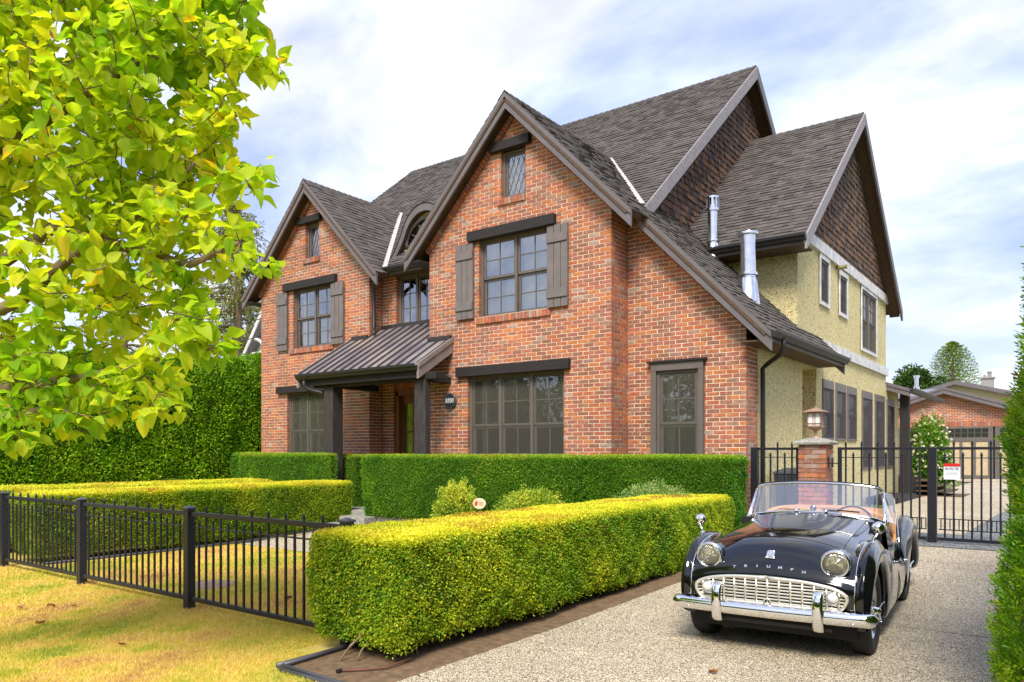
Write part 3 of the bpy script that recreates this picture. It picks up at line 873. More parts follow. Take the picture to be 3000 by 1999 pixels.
def lintel(fr, u0, u1, v0, v1, out=0.10):
    m = MB()
    A = [fr.p(u0, v0, out), fr.p(u1, v0, out), fr.p(u1, v1, out), fr.p(u0, v1, out)]; B = [fr.p(u0, v0, -.05), fr.p(u1, v0, -.05), fr.p(u1, v1, -.05), fr.p(u0, v1, -.05)]
    m.hexa(A, B); HP(m.obj('lintel', LINTEL, bevel=0.008))
c = CURT
window(fG1, -8.915, -7.30, 4.03, 5.50, 2, curtain=[(-8.86, -8.44, c, .02), (-8.44, -7.35, SHEER, .006)])
window(fG1, -8.40, -7.85, 6.14, 7.02, 1, rows=(1, 0), leaded=True, trim=0.05, curtain=[(-8.4, -7.85, SHEER, .0)])
window(fG1, -9.19, -7.04, 0.95, 2.975, 3, screens=True, curtain=[(-9.02, -8.86, c, .02)], meet=0.535)
window(fWG, -5.55, -4.815, 0.95, 2.885, 1, rows=(2, 2), setb=-0.02, screens=True, curtain=[(-5.47, -5.30, c, .02)], meet=0.545)
window(fG4, -15.15, -13.66, 4.02, 5.46, 2, curtain=[(-15.0, -14.85, c, .02)])
window(fG4, -14.69, -14.19, 6.12, 6.97, 1, rows=(1, 0), leaded=True, trim=0.05, curtain=[(-14.69, -14.19, SHEER, .0)])
window(fG4, -15.38, -14.00, 0.95, 2.985, 2, screens=True, curtain=[(-15.2, -14.92, c, .02), (-13.95, -13.8, c, .02)], meet=0.54)
window(fMD, -12.02, -10.42, 4.30, 5.45, 3, rows=(3, 0), curtain=[], trim=0.06)
m = MB(); m.box(-12.08, -10.38, 11.80, 11.90, 4.14, 4.30); HP(m.obj('window_sill', FRAME, bevel=.004))
# header board of the wing window
m = MB(); m.box(-5.64, -5.55, 11.41, 11.50, 0.95, 2.885); m.box(-4.815, -4.735, 11.41, 11.50, 0.95, 2.885); m.box(-5.64, -4.735, 11.405, 11.50, 2.885, 3.015)
HP(m.obj('window_casing', FRAME, bevel=.004))
m = MB(); m.box(-5.70, -4.68, 11.37, 11.50, 3.017, 3.05); HP(m.obj('drip_cap', LINTEL))
lintel(fG1, -9.137, -7.19, 5.48, 5.665); lintel(fG1, -8.617, -7.717, 7.02, 7.19); lintel(fG1, -9.414, -6.90, 2.965, 3.148)
lintel(fG4, -15.45, -13.54, 5.44, 5.625); lintel(fG4, -14.95, -14.07, 6.96, 7.11); lintel(fG4, -15.706, -13.55, 2.975, 3.14)
# shutters: three boards and two battens each
for fr, a, b, z0, z1_ in ((fG1, -9.437, -9.016, 4.05, 5.465), (fG1, -7.354, -6.926, 4.05, 5.465), (fG4, -15.72, -15.32, 4.015, 5.43), (fG4, -13.71, -13.28, 4.015, 5.43)):
    root = None; w = (b - a) / 3
    m = MB(); m.box(a, b, fr.O.y - 0.045, fr.O.y - 0.036, z0 + 0.1, z1_ - 0.1); root = HP(m.obj('shutter', SHUT))
    for i in range(3):
        m = MB(); m.box(a + i * w + 0.006, a + (i + 1) * w - 0.006, fr.O.y - 0.062, fr.O.y - 0.022, z0, z1_)
        g = m.obj('shutter_board', SHUT, bevel=.003); g.parent = root
    for zb in (z0 + 0.16, z1_ - 0.30):
        m = MB(); m.box(a + .002, b - .002, fr.O.y - 0.086, fr.O.y - 0.062, zb, zb + 0.15)
        g = m.obj('batten', SHUT, bevel=.003); g.parent = root
# side windows
for (a, b, z0, z1_) in side_wins_lo:
    window(fS, a, b, z0, z1_ - 0.13, 1, rows=(1, 1), cols=1, setb=-0.03, curtain=[(a + .05, b - .05, BLIND, .0)], screens=True, smat=SCREEND)
    m = MB(); m.box(-4.085, -4.045, a, b, z1_ - 0.13, z1_ + .0); HP(m.obj('window_header', FRAME))
for (a, b, z0, z1_) in side_wins_up:
    n = 2 if b - a > 1 else 1
    window(fS, a, b, z0, z1_, n, rows=(1 if n == 1 else 2, 1), cols=1 if n == 1 else 2, setb=-0.012, screens=True, smat=SCREEND if n == 1 else SCREEN)
    m = MB(); t = 0.07
    m.box(-4.05, -4.03, a - t, a, z0 - t, z1_ + .1); m.box(-4.05, -4.03, b, b + t, z0 - t, z1_ + .1); m.box(-4.05, -4.028, a, b, z1_, z1_ + .1); m.box(-4.05, -4.028, a, b, z0 - t, z0)
    HP(m.obj('window_surround', WHITEW))
m = MB(); m.lathe([(0, 0), (.04, 0), (.04, .16), (.055, .2), (0, .2)], 10, 'x', (-4.06, 16.98, 5.46)); HP(m.obj('wall_lamp', M_simple('olive_lamp', (.25, .22, .1), .6)))

# eyebrow dormer ----------------------------------------------------------------
dc, dy = -11.32, 11.97
def bell(s, hw=1.02, h=1.06, z0=5.88):
    """bell-shaped edge, s in -1..1"""
    a = abs(s)
    if a < 0.62: z = 1.0 - 0.52 * (1 - sqrt(max(0, 1 - (a / 0.66) ** 2 * 0.93))) / 0.62
    else:
        z_ = 1.0 - 0.52 * (1 - sqrt(max(0, 1 - (0.62 / 0.66) ** 2 * 0.93))) / 0.62
        t = (a - 0.62) / 0.38; z = z_ * (1 - t) ** 1.35
    return dc + s * hw, z0 + h * z
N_ = 40
m = MB(); A = []; 
for i in range(N_ + 1):
    s = -1 + 2 * i / N_
    x, z = bell(s); xi = dc + (x - dc) * 0.885; zi = 5.86 + (z - 5.88) * 0.87 - (0.0)
    A.append([(x, dy, z), (xi, dy, zi), (xi, dy + 0.05, zi), (x, dy + 0.05, z)])
m.grid(A); HP(m.obj('arched_bargeboard', TRIM))
m = MB(); A = []
for i in range(N_ + 1):
    s = -1 + 2 * i / N_
    x, z = bell(s)
    yb = 14.38 + (z + 0.03 - 7.9) / 0.83
    A.append([(x, dy - .02, z + .012), (x, (dy + yb) / 2, z + 0.02), (x, yb + .05, z + .03)])
m.grid(A); HP(m.obj('dormer_roof', SHINGLE, smooth=True))
m = MB(); A = []
for i in range(N_ + 1):
    s = -1 + 2 * i / N_
    x, z = bell(s); xi = dc + (x - dc) * 0.885; zi = 5.86 + (z - 5.88) * 0.87
    A.append([(xi, dy + .05, zi), (xi, dy + 0.3, zi)])
m.grid(A); HP(m.obj('dormer_soffit', SOFFIT, smooth=True))
m = MB(); A = []; dyw = 12.12
for i in range(25):
    a = pi * i / 24
    x0, zz0 = dc + 0.67 * cos(a), 6.10 + 0.60 * sin(a)
    s = max(-1, min(1, (x0 - dc) / 0.86)); 
    x1, zz1 = dc + 0.90 * cos(a), 5.86 + 0.95 * sin(a) + 0.05
    A.append([(x0, dyw, zz0), (x1, dyw, zz1)])
m.grid(A); m.box(dc - 0.9, dc + 0.9, dyw, dyw + .02, 5.8, 6.10); HP(m.obj('dormer_wall', STUCCO))
m = MB()
m.tube([(dc + .64 * cos(pi * i / 24), dyw - .01, 6.11 + .57 * sin(pi * i / 24)) for i in range(25)], 0.04, 6)
m.tube([(dc - .64, dyw - .01, 6.11), (dc + .64, dyw - .01, 6.11)], 0.04, 6)
m.tube([(dc + .25 * cos(pi * i / 16), dyw + .01, 6.12 + .24 * sin(pi * i / 16)) for i in range(17)], 0.012, 5)
for a in (30, 60, 90, 120, 150): m.tube([(dc + .21 * cos(radians(a)), dyw + .01, 6.12 + .2 * sin(radians(a))), (dc + .63 * cos(radians(a)), dyw + .01, 6.12 + .56 * sin(radians(a)))], 0.012, 5)
W = HP(m.obj('window', FRAME, smooth=True))
m = MB(); m.face([(dc + .64 * cos(pi * i / 24), dyw + .025, 6.11 + .57 * sin(pi * i / 24)) for i in range(25)]); g = m.obj('pane', GLASS); g.parent = W
m = MB(); m.box(dc - .7, dc + .7, dyw + .3, dyw + .32, 6.0, 6.8); g = m.obj('room_behind', INNER); g.parent = W

# porch ---------------------------------------------------------------------------
PX0, PX1, PYE, PZE, PS = -13.02, -9.58, 10.0, 3.16, 0.62
pz = lambda y: PZE + PS * (y - PYE)
m = MB()
for x0, x1, yt in ((PX0, -12.48, 11.47), (-12.48, -10.17, 11.86), (-10.17, PX1, 10.92)):
    A = [(x0, PYE, pz(PYE)), (x1, PYE, pz(PYE)), (x1, yt, pz(yt)), (x0, yt, pz(yt))]; B = [(a, b, c_ - 0.02) for a, b, c_ in A]
    m.hexa(A, B)
proof = HP(m.obj('porch_roof', METROOF))
x = PX0 + 0.02; n = 13; step = (PX1 - PX0 - 0.04) / n
for i in range(n + 1):
    xx = x + i * step; yt = 11.47 if xx < -12.48 else (11.86 if xx < -10.17 else 10.92)
    m = MB(); m.beam((xx, PYE - .01, pz(PYE) + .016), (xx, yt, pz(yt) + .016), 0.022, 0.034); g = m.obj('seam', SEAM); g.parent = proof
m = MB()
for x0, x1, yt in ((-13.0, -12.5, 11.47), (-12.46, -10.19, 11.86), (-10.16, PX1 + .01, 10.92)):
    m.box(x0, x1, yt - 0.06, yt, pz(yt) - .02, pz(yt) + 0.055)
HP(m.obj('roof_flashing', M_simple('dark_flashing', (.05, .04, .035), .4, .4)))
barge((PX1 + .03, PYE - .02, pz(PYE) + .03), (PX1 + .03, 10.92, pz(10.92) + .03), FXp, 0.30, M_simple('porch_rake_paint', (0.23, 0.19, 0.17), .6), True, .05)
barge((PX0 - .03, PYE - .02, pz(PYE) + .03), (PX0 - .03, 11.47, pz(11.47) + .03), (-1, 0, 0), 0.30, M_simple('porch_rake_paint', (0.30, 0.27, 0.24), .6), True, .05)
gutter((PX0, PYE + .01, pz(PYE) + .0), (PX1, PYE + .01, pz(PYE)), (0, -1, 0), 'porch_gutter')
m = MB()
m.box(PX0 + .03, PX1 - .03, 10.04, 10.08, 2.92, 3.10)
A = [(PX0 + .04, 10.05, 2.96), (PX1 - .04, 10.05, 2.96), (PX1 - .04, 10.9, 3.50), (PX0 + .04, 10.9, 3.50)]; m.hexa(A, [(a, b, c_ - .03) for a, b, c_ in A])
A = [(-12.46, 10.9, 3.50), (-10.19, 10.9, 3.50), (-10.19, 11.85, 4.05), (-12.46, 11.85, 4.05)]; m.hexa(A, [(a, b, c_ - .03) for a, b, c_ in A])
HP(m.obj('porch_ceiling', LINTEL))
m = MB(); m.box(-12.75, -9.30, 10.16, 10.42, 2.885, 3.02); HP(m.obj('porch_beam', LINTEL, bevel=.01))
m = MB(); m.box(-12.36, -12.16, 10.42, 11.47, 2.87, 2.99); HP(m.obj('porch_side_beam', LINTEL, bevel=.01))
m = MB(); m.box(-9.80, -9.6, 10.42, 10.93, 2.87, 2.99); HP(m.obj('porch_side_beam', LINTEL, bevel=.01))
for x0, dp_ in ((-12.40, .275), (-9.83, .15)):
    m = MB(); m.box(x0, x0 + 0.28, 10.15, 10.15 + dp_, 0.3, 2.885); HP(m.obj('porch_post', POST, bevel=.012))
# entry
m = MB()
m.box(-12.13, -12.03, 11.93, 12.25, 0.42, 2.88); m.box(-10.5, -10.40, 11.93, 12.25, 0.42, 2.88); m.box(-12.13, -10.40, 11.93, 12.25, 2.80, 2.95)
m.box(-11.66, -11.58, 12.0, 12.22, 0.42, 2.80)
df = HP(m.obj('door_frame', DOORW, bevel=.004))
m = MB()
m.box(-12.03, -11.985, 12.05, 12.1, 0.42, 2.80); m.box(-11.72, -11.66, 12.05, 12.1, 0.42, 2.80); m.box(-11.985, -11.72, 12.05, 12.1, 2.62, 2.80); m.box(-11.985, -11.72, 12.05, 12.1, 0.42, 0.62)
for z in (1.0, 1.5, 2.0): m.box(-11.985, -11.72, 12.055, 12.095, z - .014, z + .014)
sl = HP(m.obj('sidelight', DOORW, bevel=.003))
for z0, z1_ in ((.62, 1.0), (1.0, 1.5), (1.5, 2.0), (2.0, 2.62)):
    m = MB(); m.face([(-11.985, 12.08, z0 + .014), (-11.72, 12.08, z0 + .014), (-11.72, 12.08, z1_ - .014), (-11.985, 12.08, z1_ - .014)]); g = m.obj('pane', GLASS); g.parent = sl
m = MB(); k = 18; m.grid([[(-12.0 + .32 * i / k, 12.12 + .012 * sin(i * 1.9), zz_) for i in range(k + 1)] for zz_ in (0.5, 2.7)]); g = m.obj('curtain', CURTG, smooth=True); g.parent = sl
m = MB(); m.box(-11.58, -10.5, 12.12, 12.17, 0.42, 2.80)
for z0, z1_ in ((0.6, 1.3), (1.45, 2.6)): m.box(-11.45, -11.1, 12.10, 12.12, z0, z1_); m.box(-11.0, -10.63, 12.10, 12.12, z0, z1_)
dr = HP(m.obj('front_door', DOORW, bevel=.004))
m = MB(); m.tube([(-11.48, 12.06, 1.35), (-11.48, 12.04, 1.45), (-11.48, 12.06, 1.55)], .012, 6); g = m.obj('handle', COPPER, smooth=True); g.parent = dr
m = MB(); m.box(-12.5, -9.2, 9.95, 12.2, 0.2, 0.42); HP(m.obj('porch_floor', STONEC, bevel=.01))

# flue pipes
def flue(x, y, z, top, r, cap_r, louvre):
    m = MB()
    m.lathe([(r * 1.55, -r * 1.4), (r * 1.2, r * 2.2), (r * 1.1, r * 2.3)], 20, 'z', (x, y, z))
    m.lathe([(r, r * 1.5), (r, top - z - (0.16 if louvre else 0.10))], 20, 'z', (x, y, z))
    m.lathe([(r * 1.22, r * 2.6), (r * 1.24, r * 2.8), (r * 1.22, r * 3.0), (r, r * 3.05)], 20, 'z', (x, y, z))
    o = HP(m.obj('flue_pipe', GALV, smooth=False)); auto_smooth(o, 40)
    m = MB()
    if louvre:
        h = 0.27; zt = top
        m.lathe([(r, -h), (cap_r, -h), (cap_r, -h + .05), (cap_r * .99, -h + .05), (r * .9, -h + .05)], 20, 'z', (x, y, zt))
        m.lathe([(r * .9, -0.035), (cap_r, -0.035), (cap_r, 0), (cap_r * .5, .02), (0, .02)], 20, 'z', (x, y, zt))
        for i in range(10):
            a = 2 * pi * i / 10; m.beam((x + cap_r * .93 * cos(a), y + cap_r * .93 * sin(a), zt - h), (x + cap_r * .93 * cos(a), y + cap_r * .93 * sin(a), zt), .035, .006, up=(cos(a), sin(a), 0))
        m.lathe([(r * .6, -h), (r * .6, 0)], 14, 'z', (x, y, zt))
    else:
        m.lathe([(r * .9, -.12), (r * 1.02, -.12), (r * 1.02, -.05), (cap_r, -.04), (cap_r * 1.02, -.01), (cap_r, .0), (0, .025)], 24, 'z', (x, y, top))
    c_ = m.obj('flue_cap', GALV); auto_smooth(c_, 40); c_.parent = o
flue(-5.46, 13.64, z1(-5.46) + .0, 6.34, 0.095, 0.125, True)
flue(-4.44, 12.65, z1(-4.44) + .0, 5.26, 0.125, 0.17, False)
# side porch at the rear
m = MB()
for A in ([(-4.07, 22.3, 3.42), (-3.50, 22.3, 3.22), (-3.50, 27.9, 3.22), (-4.07, 27.9, 3.42)],): m.hexa(A, [(a, b, c_ - .06) for a, b, c_ in A])
HP(m.obj('porch_roof', SHINGLE))
barge((-3.50, 22.28, 3.24), (-4.07, 22.28, 3.44), FY, 0.22)
gutter((-3.50, 22.25, 3.24), (-3.50, 27.9, 3.24), (1, 0, 0))
for y in (22.6,):
    m = MB(); m.box(-3.80, -3.58, y, y + .24, .3, 3.15); HP(m.obj('porch_post', LINTEL, bevel=.01))
m = MB(); m.box(-4.3, -3.5, 24.0, 27.9, 0.3, 0.85); HP(m.obj('deck', LINTEL))
for i in range(4):
    m = MB(); m.box(-3.5, -3.5 + 0.28 * (4 - i), 23.2, 24.8, 0.33 + i * .14, 0.33 + i * .14 + .04); HP(m.obj('deck_step', SOFFIT, bevel=.004))

emit_pieces(brick_big, brick_rest, w_g1, 'brick', BRICK, 300, lambda b: (b[3] > 1.5 and b[1] in (fG1, fWG)), 'brick')
HP(brick_rest.obj('brickwork', BRICK, kind='stuff'))
roof_parent = [o for o in house.children if o.name.startswith('roof')][1]
emit_pieces(shingle_big, shingle_rest, roof_parent, 'shingle', SHINGLE, 300, lambda b: b[1].O.x > -9 , 'shingle')
HP(shingle_rest.obj('roof_shingles', SHINGLE, kind='stuff'))
sheath = [o for o in house.children if o.name.startswith('gable_sheathing')][1]
emit_pieces(cedar_big, cedar_rest, sheath, 'cedar_shingle', CEDAR, 300, lambda b: True, 'shingle')
HP(cedar_rest.obj('cedar_cladding', CEDAR, kind='stuff'))

# ------------------------------------------------------------------ ground
def _lawn():
    m = NT('lawn_ground')
    p = m.obj()
    a = m.noise(1.1, 5, 0.66, dist=0.6); b = m.noise(7, 5, 0.7)
    f = m.math('ADD', m.math('MULTIPLY', a, 0.62), m.math('MULTIPLY', b, 0.38))
    c = m.ramp(f, [(0.32, (0.36, 0.38, 0.035)), (0.40, (0.58, 0.47, 0.06)), (0.50, (0.70, 0.52, 0.10)), (0.62, (0.78, 0.54, 0.19))])
    c = m.mix(0.5, c, m.ramp(m.noise(60, 4, 0.7, vec=m.map(p, (1, 1.8, 1))), [(0.3, 0.5), (0.7, 1.4)]), 'MULTIPLY')
    m.col(c).rough(0.95).bump(m.noise(70, 4, 0.7), 0.7, 0.02)
    return m.mat
LAWN = _lawn()
def _aggregate():
    m = NT('exposed_aggregate')
    v = m.voro(118, 'F1', 'Color'); d = m.voro(118, 'F1', 'Distance')
    sp = m.n('ShaderNodeSeparateColor'); m.l(v, sp.inputs[0])
    c = m.ramp(sp.outputs[0], [(0.0, (0.17, 0.125, 0.08)), (0.16, (0.40, 0.33, 0.235)), (0.36, (0.56, 0.47, 0.34)), (0.56, (0.29, 0.225, 0.15)), (0.68, (0.62, 0.55, 0.43)), (0.86, (0.22, 0.20, 0.18)), (0.93, (0.66, 0.60, 0.50))], 'CONSTANT')
    gap = m.ramp(d, [(0.35, 1.0), (0.62, 0.30)])
    c = m.mix(1.0, c, gap, 'MULTIPLY')
    c = m.mix(1.0, c, m.ramp(m.noise(0.8, 4, 0.6), [(0.3, 0.82), (0.7, 1.1)]), 'MULTIPLY')
    inv = m.math('SUBTRACT', 1.0, d)
    c = m.mix(1.0, c, (1.76, 1.72, 1.60), 'MULTIPLY')
    m.col(c).rough(0.7).bump(inv, 0.6, 0.006)
    return m.mat
AGG = _aggregate()
def _gravel(name, scale, cols, bump=0.02):
    m = NT(name)
    v = m.voro(scale, 'F1', 'Color'); d = m.voro(scale, 'F1', 'Distance')
    sp = m.n('ShaderNodeSeparateColor'); m.l(v, sp.inputs[0])
    m.col(m.mix(1.0, m.ramp(sp.outputs[0], [(i / len(cols), c) for i, c in enumerate(cols)], 'CONSTANT'), m.ramp(d, [(0.3, 1.0), (0.7, 0.4)]), 'MULTIPLY')).rough(0.85).bump(m.math('SUBTRACT', 1.0, d), 0.9, bump)
    return m.mat
GRAVEL = _gravel('grey_gravel', 42, [(0.22, 0.24, 0.25), (0.32, 0.34, 0.34), (0.16, 0.17, 0.18), (0.42, 0.42, 0.40), (0.27, 0.26, 0.24)])
SOIL = M_simple('bare_soil', (0.16, 0.098, 0.05), 0.95, var=0.4, vs=14, bump=0.8, bs=60)
ASPH = M_simple('asphalt', (0.055, 0.055, 0.058), 0.9, var=0.2, vs=30, bump=0.5)
def ground_sheet(name, xs, ys, mat, dz=0.0, smooth=True):
    m = MB()
    m.grid([[(x, y, gz(x, y) + dz) for x in xs] for y in ys])
    o = m.obj(name, mat, smooth=smooth); o['kind'] = 'structure'
    return o
ys_base = [-400, -60, 0, 3, 5.6, 8.4, 9.2, 10, 11, 12, 16, 30, 60, 400]
ground_sheet('ground', [-400, -60, -20, -10, -4, 0, 10, 60, 400], ys_base, M_simple('far_ground', (0.10, 0.13, 0.03), 0.95, var=0.4, vs=0.5), -0.03)
ground_sheet('lawn', [-19, -14, -10, -4.2], [-2.6, 0, 3, 5.6, 8.4, 9.2, 10.0, 11.0, 11.4], LAWN, 0.0)
ground_sheet('verge', [-40, -19], [-2.6, 0, 3, 5.6, 8.4], LAWN, 0.0)
# concrete slabs of the drive with open joints
drive = empty('driveway', (-1.6, 6, 0)); drive['kind'] = 'structure'
edges_y = [-3.2, 0.36, 3.76, 7.2, 10.2, 12.6, 16, 20, 24, 28, 32, 36, 39.9]
for a, b in zip(edges_y, edges_y[1:]):
    for x0, x1 in ((-3.62, -1.85), (-1.85, 0.6)) if a >= 0 and a < 12 else ((-3.62, 0.6),):
        if a < 12: x0s, x1s = (-3.62, 0.6)
        else: x0s, x1s = (-3.3, 1.5)
        if (x0, x1) == (-1.85, 0.6) and a < 12: continue
        m = MB(); g = 0.009
        ys = sorted({a + g, b - g} | {y for y in (5.6, 8.4, 9.2, 10, 11, 12) if a < y < b})
        for y0, y1 in zip(ys, ys[1:]):
            A = [(x0s, y0, gz(0, y0) + .022), (x1s, y0, gz(0, y0) + .022), (x1s, y1, gz(0, y1) + .022), (x0s, y1, gz(0, y1) + .022)]
            m.hexa([(p[0], p[1], p[2] - .04) for p in A], A)
        o = m.obj('concrete_slab', AGG, drive); o.matrix_parent_inverse = Matrix.Translation(drive.location).inverted(); o['kind'] = 'structure'
ground_sheet('gravel_strip', [-2.6, 0.6], [11.0, 12, 12.6], GRAVEL, 0.030)
m = MB(); m.face([(-1.3, 12.6, gz(0, 12.6) + .03), (1.5, 12.6, gz(0, 12.6) + .03), (1.5, 26, gz(0, 26) + .03), (-0.7, 26, gz(0, 26) + .03), (-1.2, 17, gz(0, 17) + .03)]); o = m.obj('gravel_patch', GRAVEL); o['kind'] = 'structure'
ground_sheet('soil_bed', [-4.56, -4.2, -3.9, -3.63], [3.34, 4.2, 5.6, 7, 8.4, 9.2, 10, 11, 11.5], SOIL, 0.012)
ground_sheet('planting_bed', [-10.9, -8, -5.2, -4.5], [8.4, 9.2, 10, 11, 11.5], SOIL, 0.006)
ground_sheet('footpath', [-11.2, -10.3, -9.3, -5.3], [7.3, 8.4, 8.7], AGG, 0.010)
ground_sheet('footpath', [-11.2, -10.9], [8.7, 9.2, 9.6], AGG, 0.010)
m = MB(); m.grid([[(x, y, gz(x, y) - 0.06) for x in (-60, 60)] for y in (-12, -3.2)]); o = m.obj('road', ASPH); o['kind'] = 'structure'
ground_sheet('far_verge', [-60, 60], [-20, -12.2], LAWN, 0.01)
ground_sheet('back_yard', [-40, 1.5, 12], [36, 42, 60], AGG, 0.005)
# steps up to the porch
for i, (y0, y1, z) in enumerate(((9.62, 9.98, 0.33), (9.26, 9.62, 0.22))):
    m = MB(); m.box(-12.1, -10.6, y0, y1 + .01, -0.1, z); o = m.obj('porch_step', STONEC, bevel=.01); tag(o, ['upper grey stone step below the porch floor', 'lower grey stone step at the end of the front path'][i], 'step')
# edging round the bed, a black hose pipe and shrub stems
EDGE = M_simple('dark_plastic_edging', (0.055, 0.055, 0.065), 0.4, var=0.2)
m = MB()
m.tube([(-4.60, 4.3, .035), (-4.52, 3.34, .035)], 0.018, 8); m.tube([(-4.52, 3.34, .032), (-3.64, 3.30, .032)], 0.015, 8)
m.box(-4.605, -4.585, 3.34, 4.3, -.02, .035); m.box(-4.52, -3.64, 3.29, 3.305, -.02, .032)
tag(m.obj('bed_edging', EDGE, smooth=True), 'dark rolled edging round the corner of the soil bed beside the driveway', 'edging')
m = MB(); m.tube([(-4.10, 3.52, .025), (-3.98, 3.64, .028), (-3.90, 3.74, .03), (-3.90, 4.0, .04)], 0.008, 6)
o = m.obj('irrigation_pipe', M_simple('reddish_pipe', (.16, .06, .04), .6), smooth=True); tag(o, 'thin reddish brown pipe lying on the soil under the driveway hedge', 'pipe')
m = MB(); m.lathe([(0, -.02), (.014, -.02), (.014, .02), (0, .02)], 10, 'y', (-4.11, 3.50, .028)); m.obj('end_cap', GUTTER, o)
m = MB()
for (x, y) in ((-4.30, 3.72), (-4.22, 3.80), (-4.40, 3.85), (-4.05, 4.2), (-4.0, 5.0), (-4.1, 5.6), (-4.0, 6.4)):
    pts = [(x + .03, y + .25, .30), (x + random.uniform(-.05, .05), y + .1, .17), (x - .02, y + .02, .08), (x + random.uniform(-.05, .05), y - .03, .0)]
    m.tube(pts, [.009, .008, .006, .008], 5)
hedge_stems = m
# kerb edging line of the far lawn
def ribbon_edging(pts, name, label):
    m = MB(); m.tube(pts, .022, 6); o = m.obj(name, EDGE, smooth=True); tag(o, label, 'edging')
ribbon_edging([(-11.15, 4.4, .045), (-11.10, 6, .05), (-11.05, 7.5, .07), (-11.1, 9.2, .15)], 'lawn_edging', 'dark curved edging between the yellowed lawn and the long low hedge')
ribbon_edging([(-5.05, 4.6, .045), (-5.05, 8.2, .06)], 'lawn_edging', 'dark straight edging on the lawn side of the driveway hedge')
# flat stone in the lawn
m = MB(); m.lathe([(0, .03), (.26, .028), (.30, .01), (.30, -.02)], 11, 'z', (-8.06, 4.95, 0)); o = m.obj('stepping_stone', M_simple('brown_flagstone', (.34, .22, .14), .9, var=.25), bevel=.004); tag(o, 'flat brown flagstone sunk in the lawn behind the black fence', 'stone')
# low retaining kerb by the side steps
m = MB(); m.box(-4.0, -3.3, 19.5, 22.0, .30, .48); tag(m.obj('dark_platform', LINTEL, bevel=.01), 'low dark timber platform on the drive behind the gate', 'platform')

# ------------------------------------------------------------------ foliage tools
def np_mesh(name, V, F, rnd, mat, parent=None, kind=None, smooth=False):
    me = bpy.data.meshes.new(name)
    k = F.shape[1]
    me.vertices.add(len(V)); me.vertices.foreach_set('co', V.astype(np.float32).ravel())
    me.loops.add(F.size); me.loops.foreach_set('vertex_index', F.astype(np.int32).ravel())
    me.polygons.add(len(F)); me.polygons.foreach_set('loop_start', np.arange(0, F.size, k, dtype=np.int32))
    me.materials.append(mat)
    a = me.attributes.new('rnd', 'FLOAT', 'FACE'); a.data.foreach_set('value', rnd.astype(np.float32))
    if smooth: me.polygons.foreach_set('use_smooth', np.ones(len(F), dtype=bool))
    me.update(calc_edges=True)
    return link(name, me, parent, kind=kind)
def unit(v): return v / np.maximum(np.linalg.norm(v, axis=-1, keepdims=True), 1e-9)
def small_leaves(pos, nrm, length, width, spread=0.9, droop=0.0):
    """two-triangle folded leaves at pos, pointing roughly along nrm"""
    n = len(pos)
    d = unit(nrm + rng.normal(size=(n, 3)) * spread + np.array([0, 0, -droop]))
    r = rng.normal(size=(n, 3)); s = unit(np.cross(d, r)); u = np.cross(s, d)
    L = length * rng.uniform(0.6, 1.25, (n, 1)); W = width * rng.uniform(0.7, 1.2, (n, 1))
    a = pos; t = pos + d * L - np.array([0, 0, 1]) * L * 0.1
    m1 = pos + d * L * 0.5 + s * W * 0.5 + u * W * 0.18; m2 = pos + d * L * 0.5 - s * W * 0.5 + u * W * 0.18
    V = np.stack([a, m1, t, m2], 1).reshape(-1, 3)
    i = np.arange(n)[:, None] * 4
    F = np.concatenate([i + np.array([[0, 1, 2]]), i + np.array([[0, 2, 3]])], 1).reshape(-1, 3)
    return V, F
_ph = rng.uniform(0, 6.28, (12,)); _fr = rng.uniform(0.7, 2.2, (12, 3)) * rng.choice([-1, 1], (12, 3))
def fnoise(P, sc):
    s = np.zeros(len(P))
    for k in range(12):
        s += np.sin(P @ _fr[k] * sc + _ph[k])
    return s / 12 ** .5
def rbox_points(n, x0, x1, y0, y1, z0, z1, r, bottom=False):
    dx, dy, dz = x1 - x0, y1 - y0, z1 - z0
    areas = np.array([dy * dz, dy * dz, dx * dz, dx * dz, dx * dy, dx * dy * (0.3 if bottom else 0)])
    f = rng.choice(6, n, p=areas / areas.sum())
    a, b = rng.random(n), rng.random(n)
    P = np.empty((n, 3))
    X = x0 + a * dx; Y = y0 + np.where((f == 0) | (f == 1), a, b) * dy; Z = z0 + b * dz
    P[:, 0] = np.where(f == 0, x0, np.where(f == 1, x1, X)); P[:, 1] = np.where(f == 2, y0, np.where(f == 3, y1, Y))
    P[:, 2] = np.where(f == 4, z1, np.where(f == 5, z0, Z))
    lo = np.array([x0 + r, y0 + r, z0 + r * .6]); hi = np.array([x1 - r, y1 - r, z1 - r])
    q = np.clip(P, lo, hi); N = unit(P - q)
    P = q + N * r
    return P, N
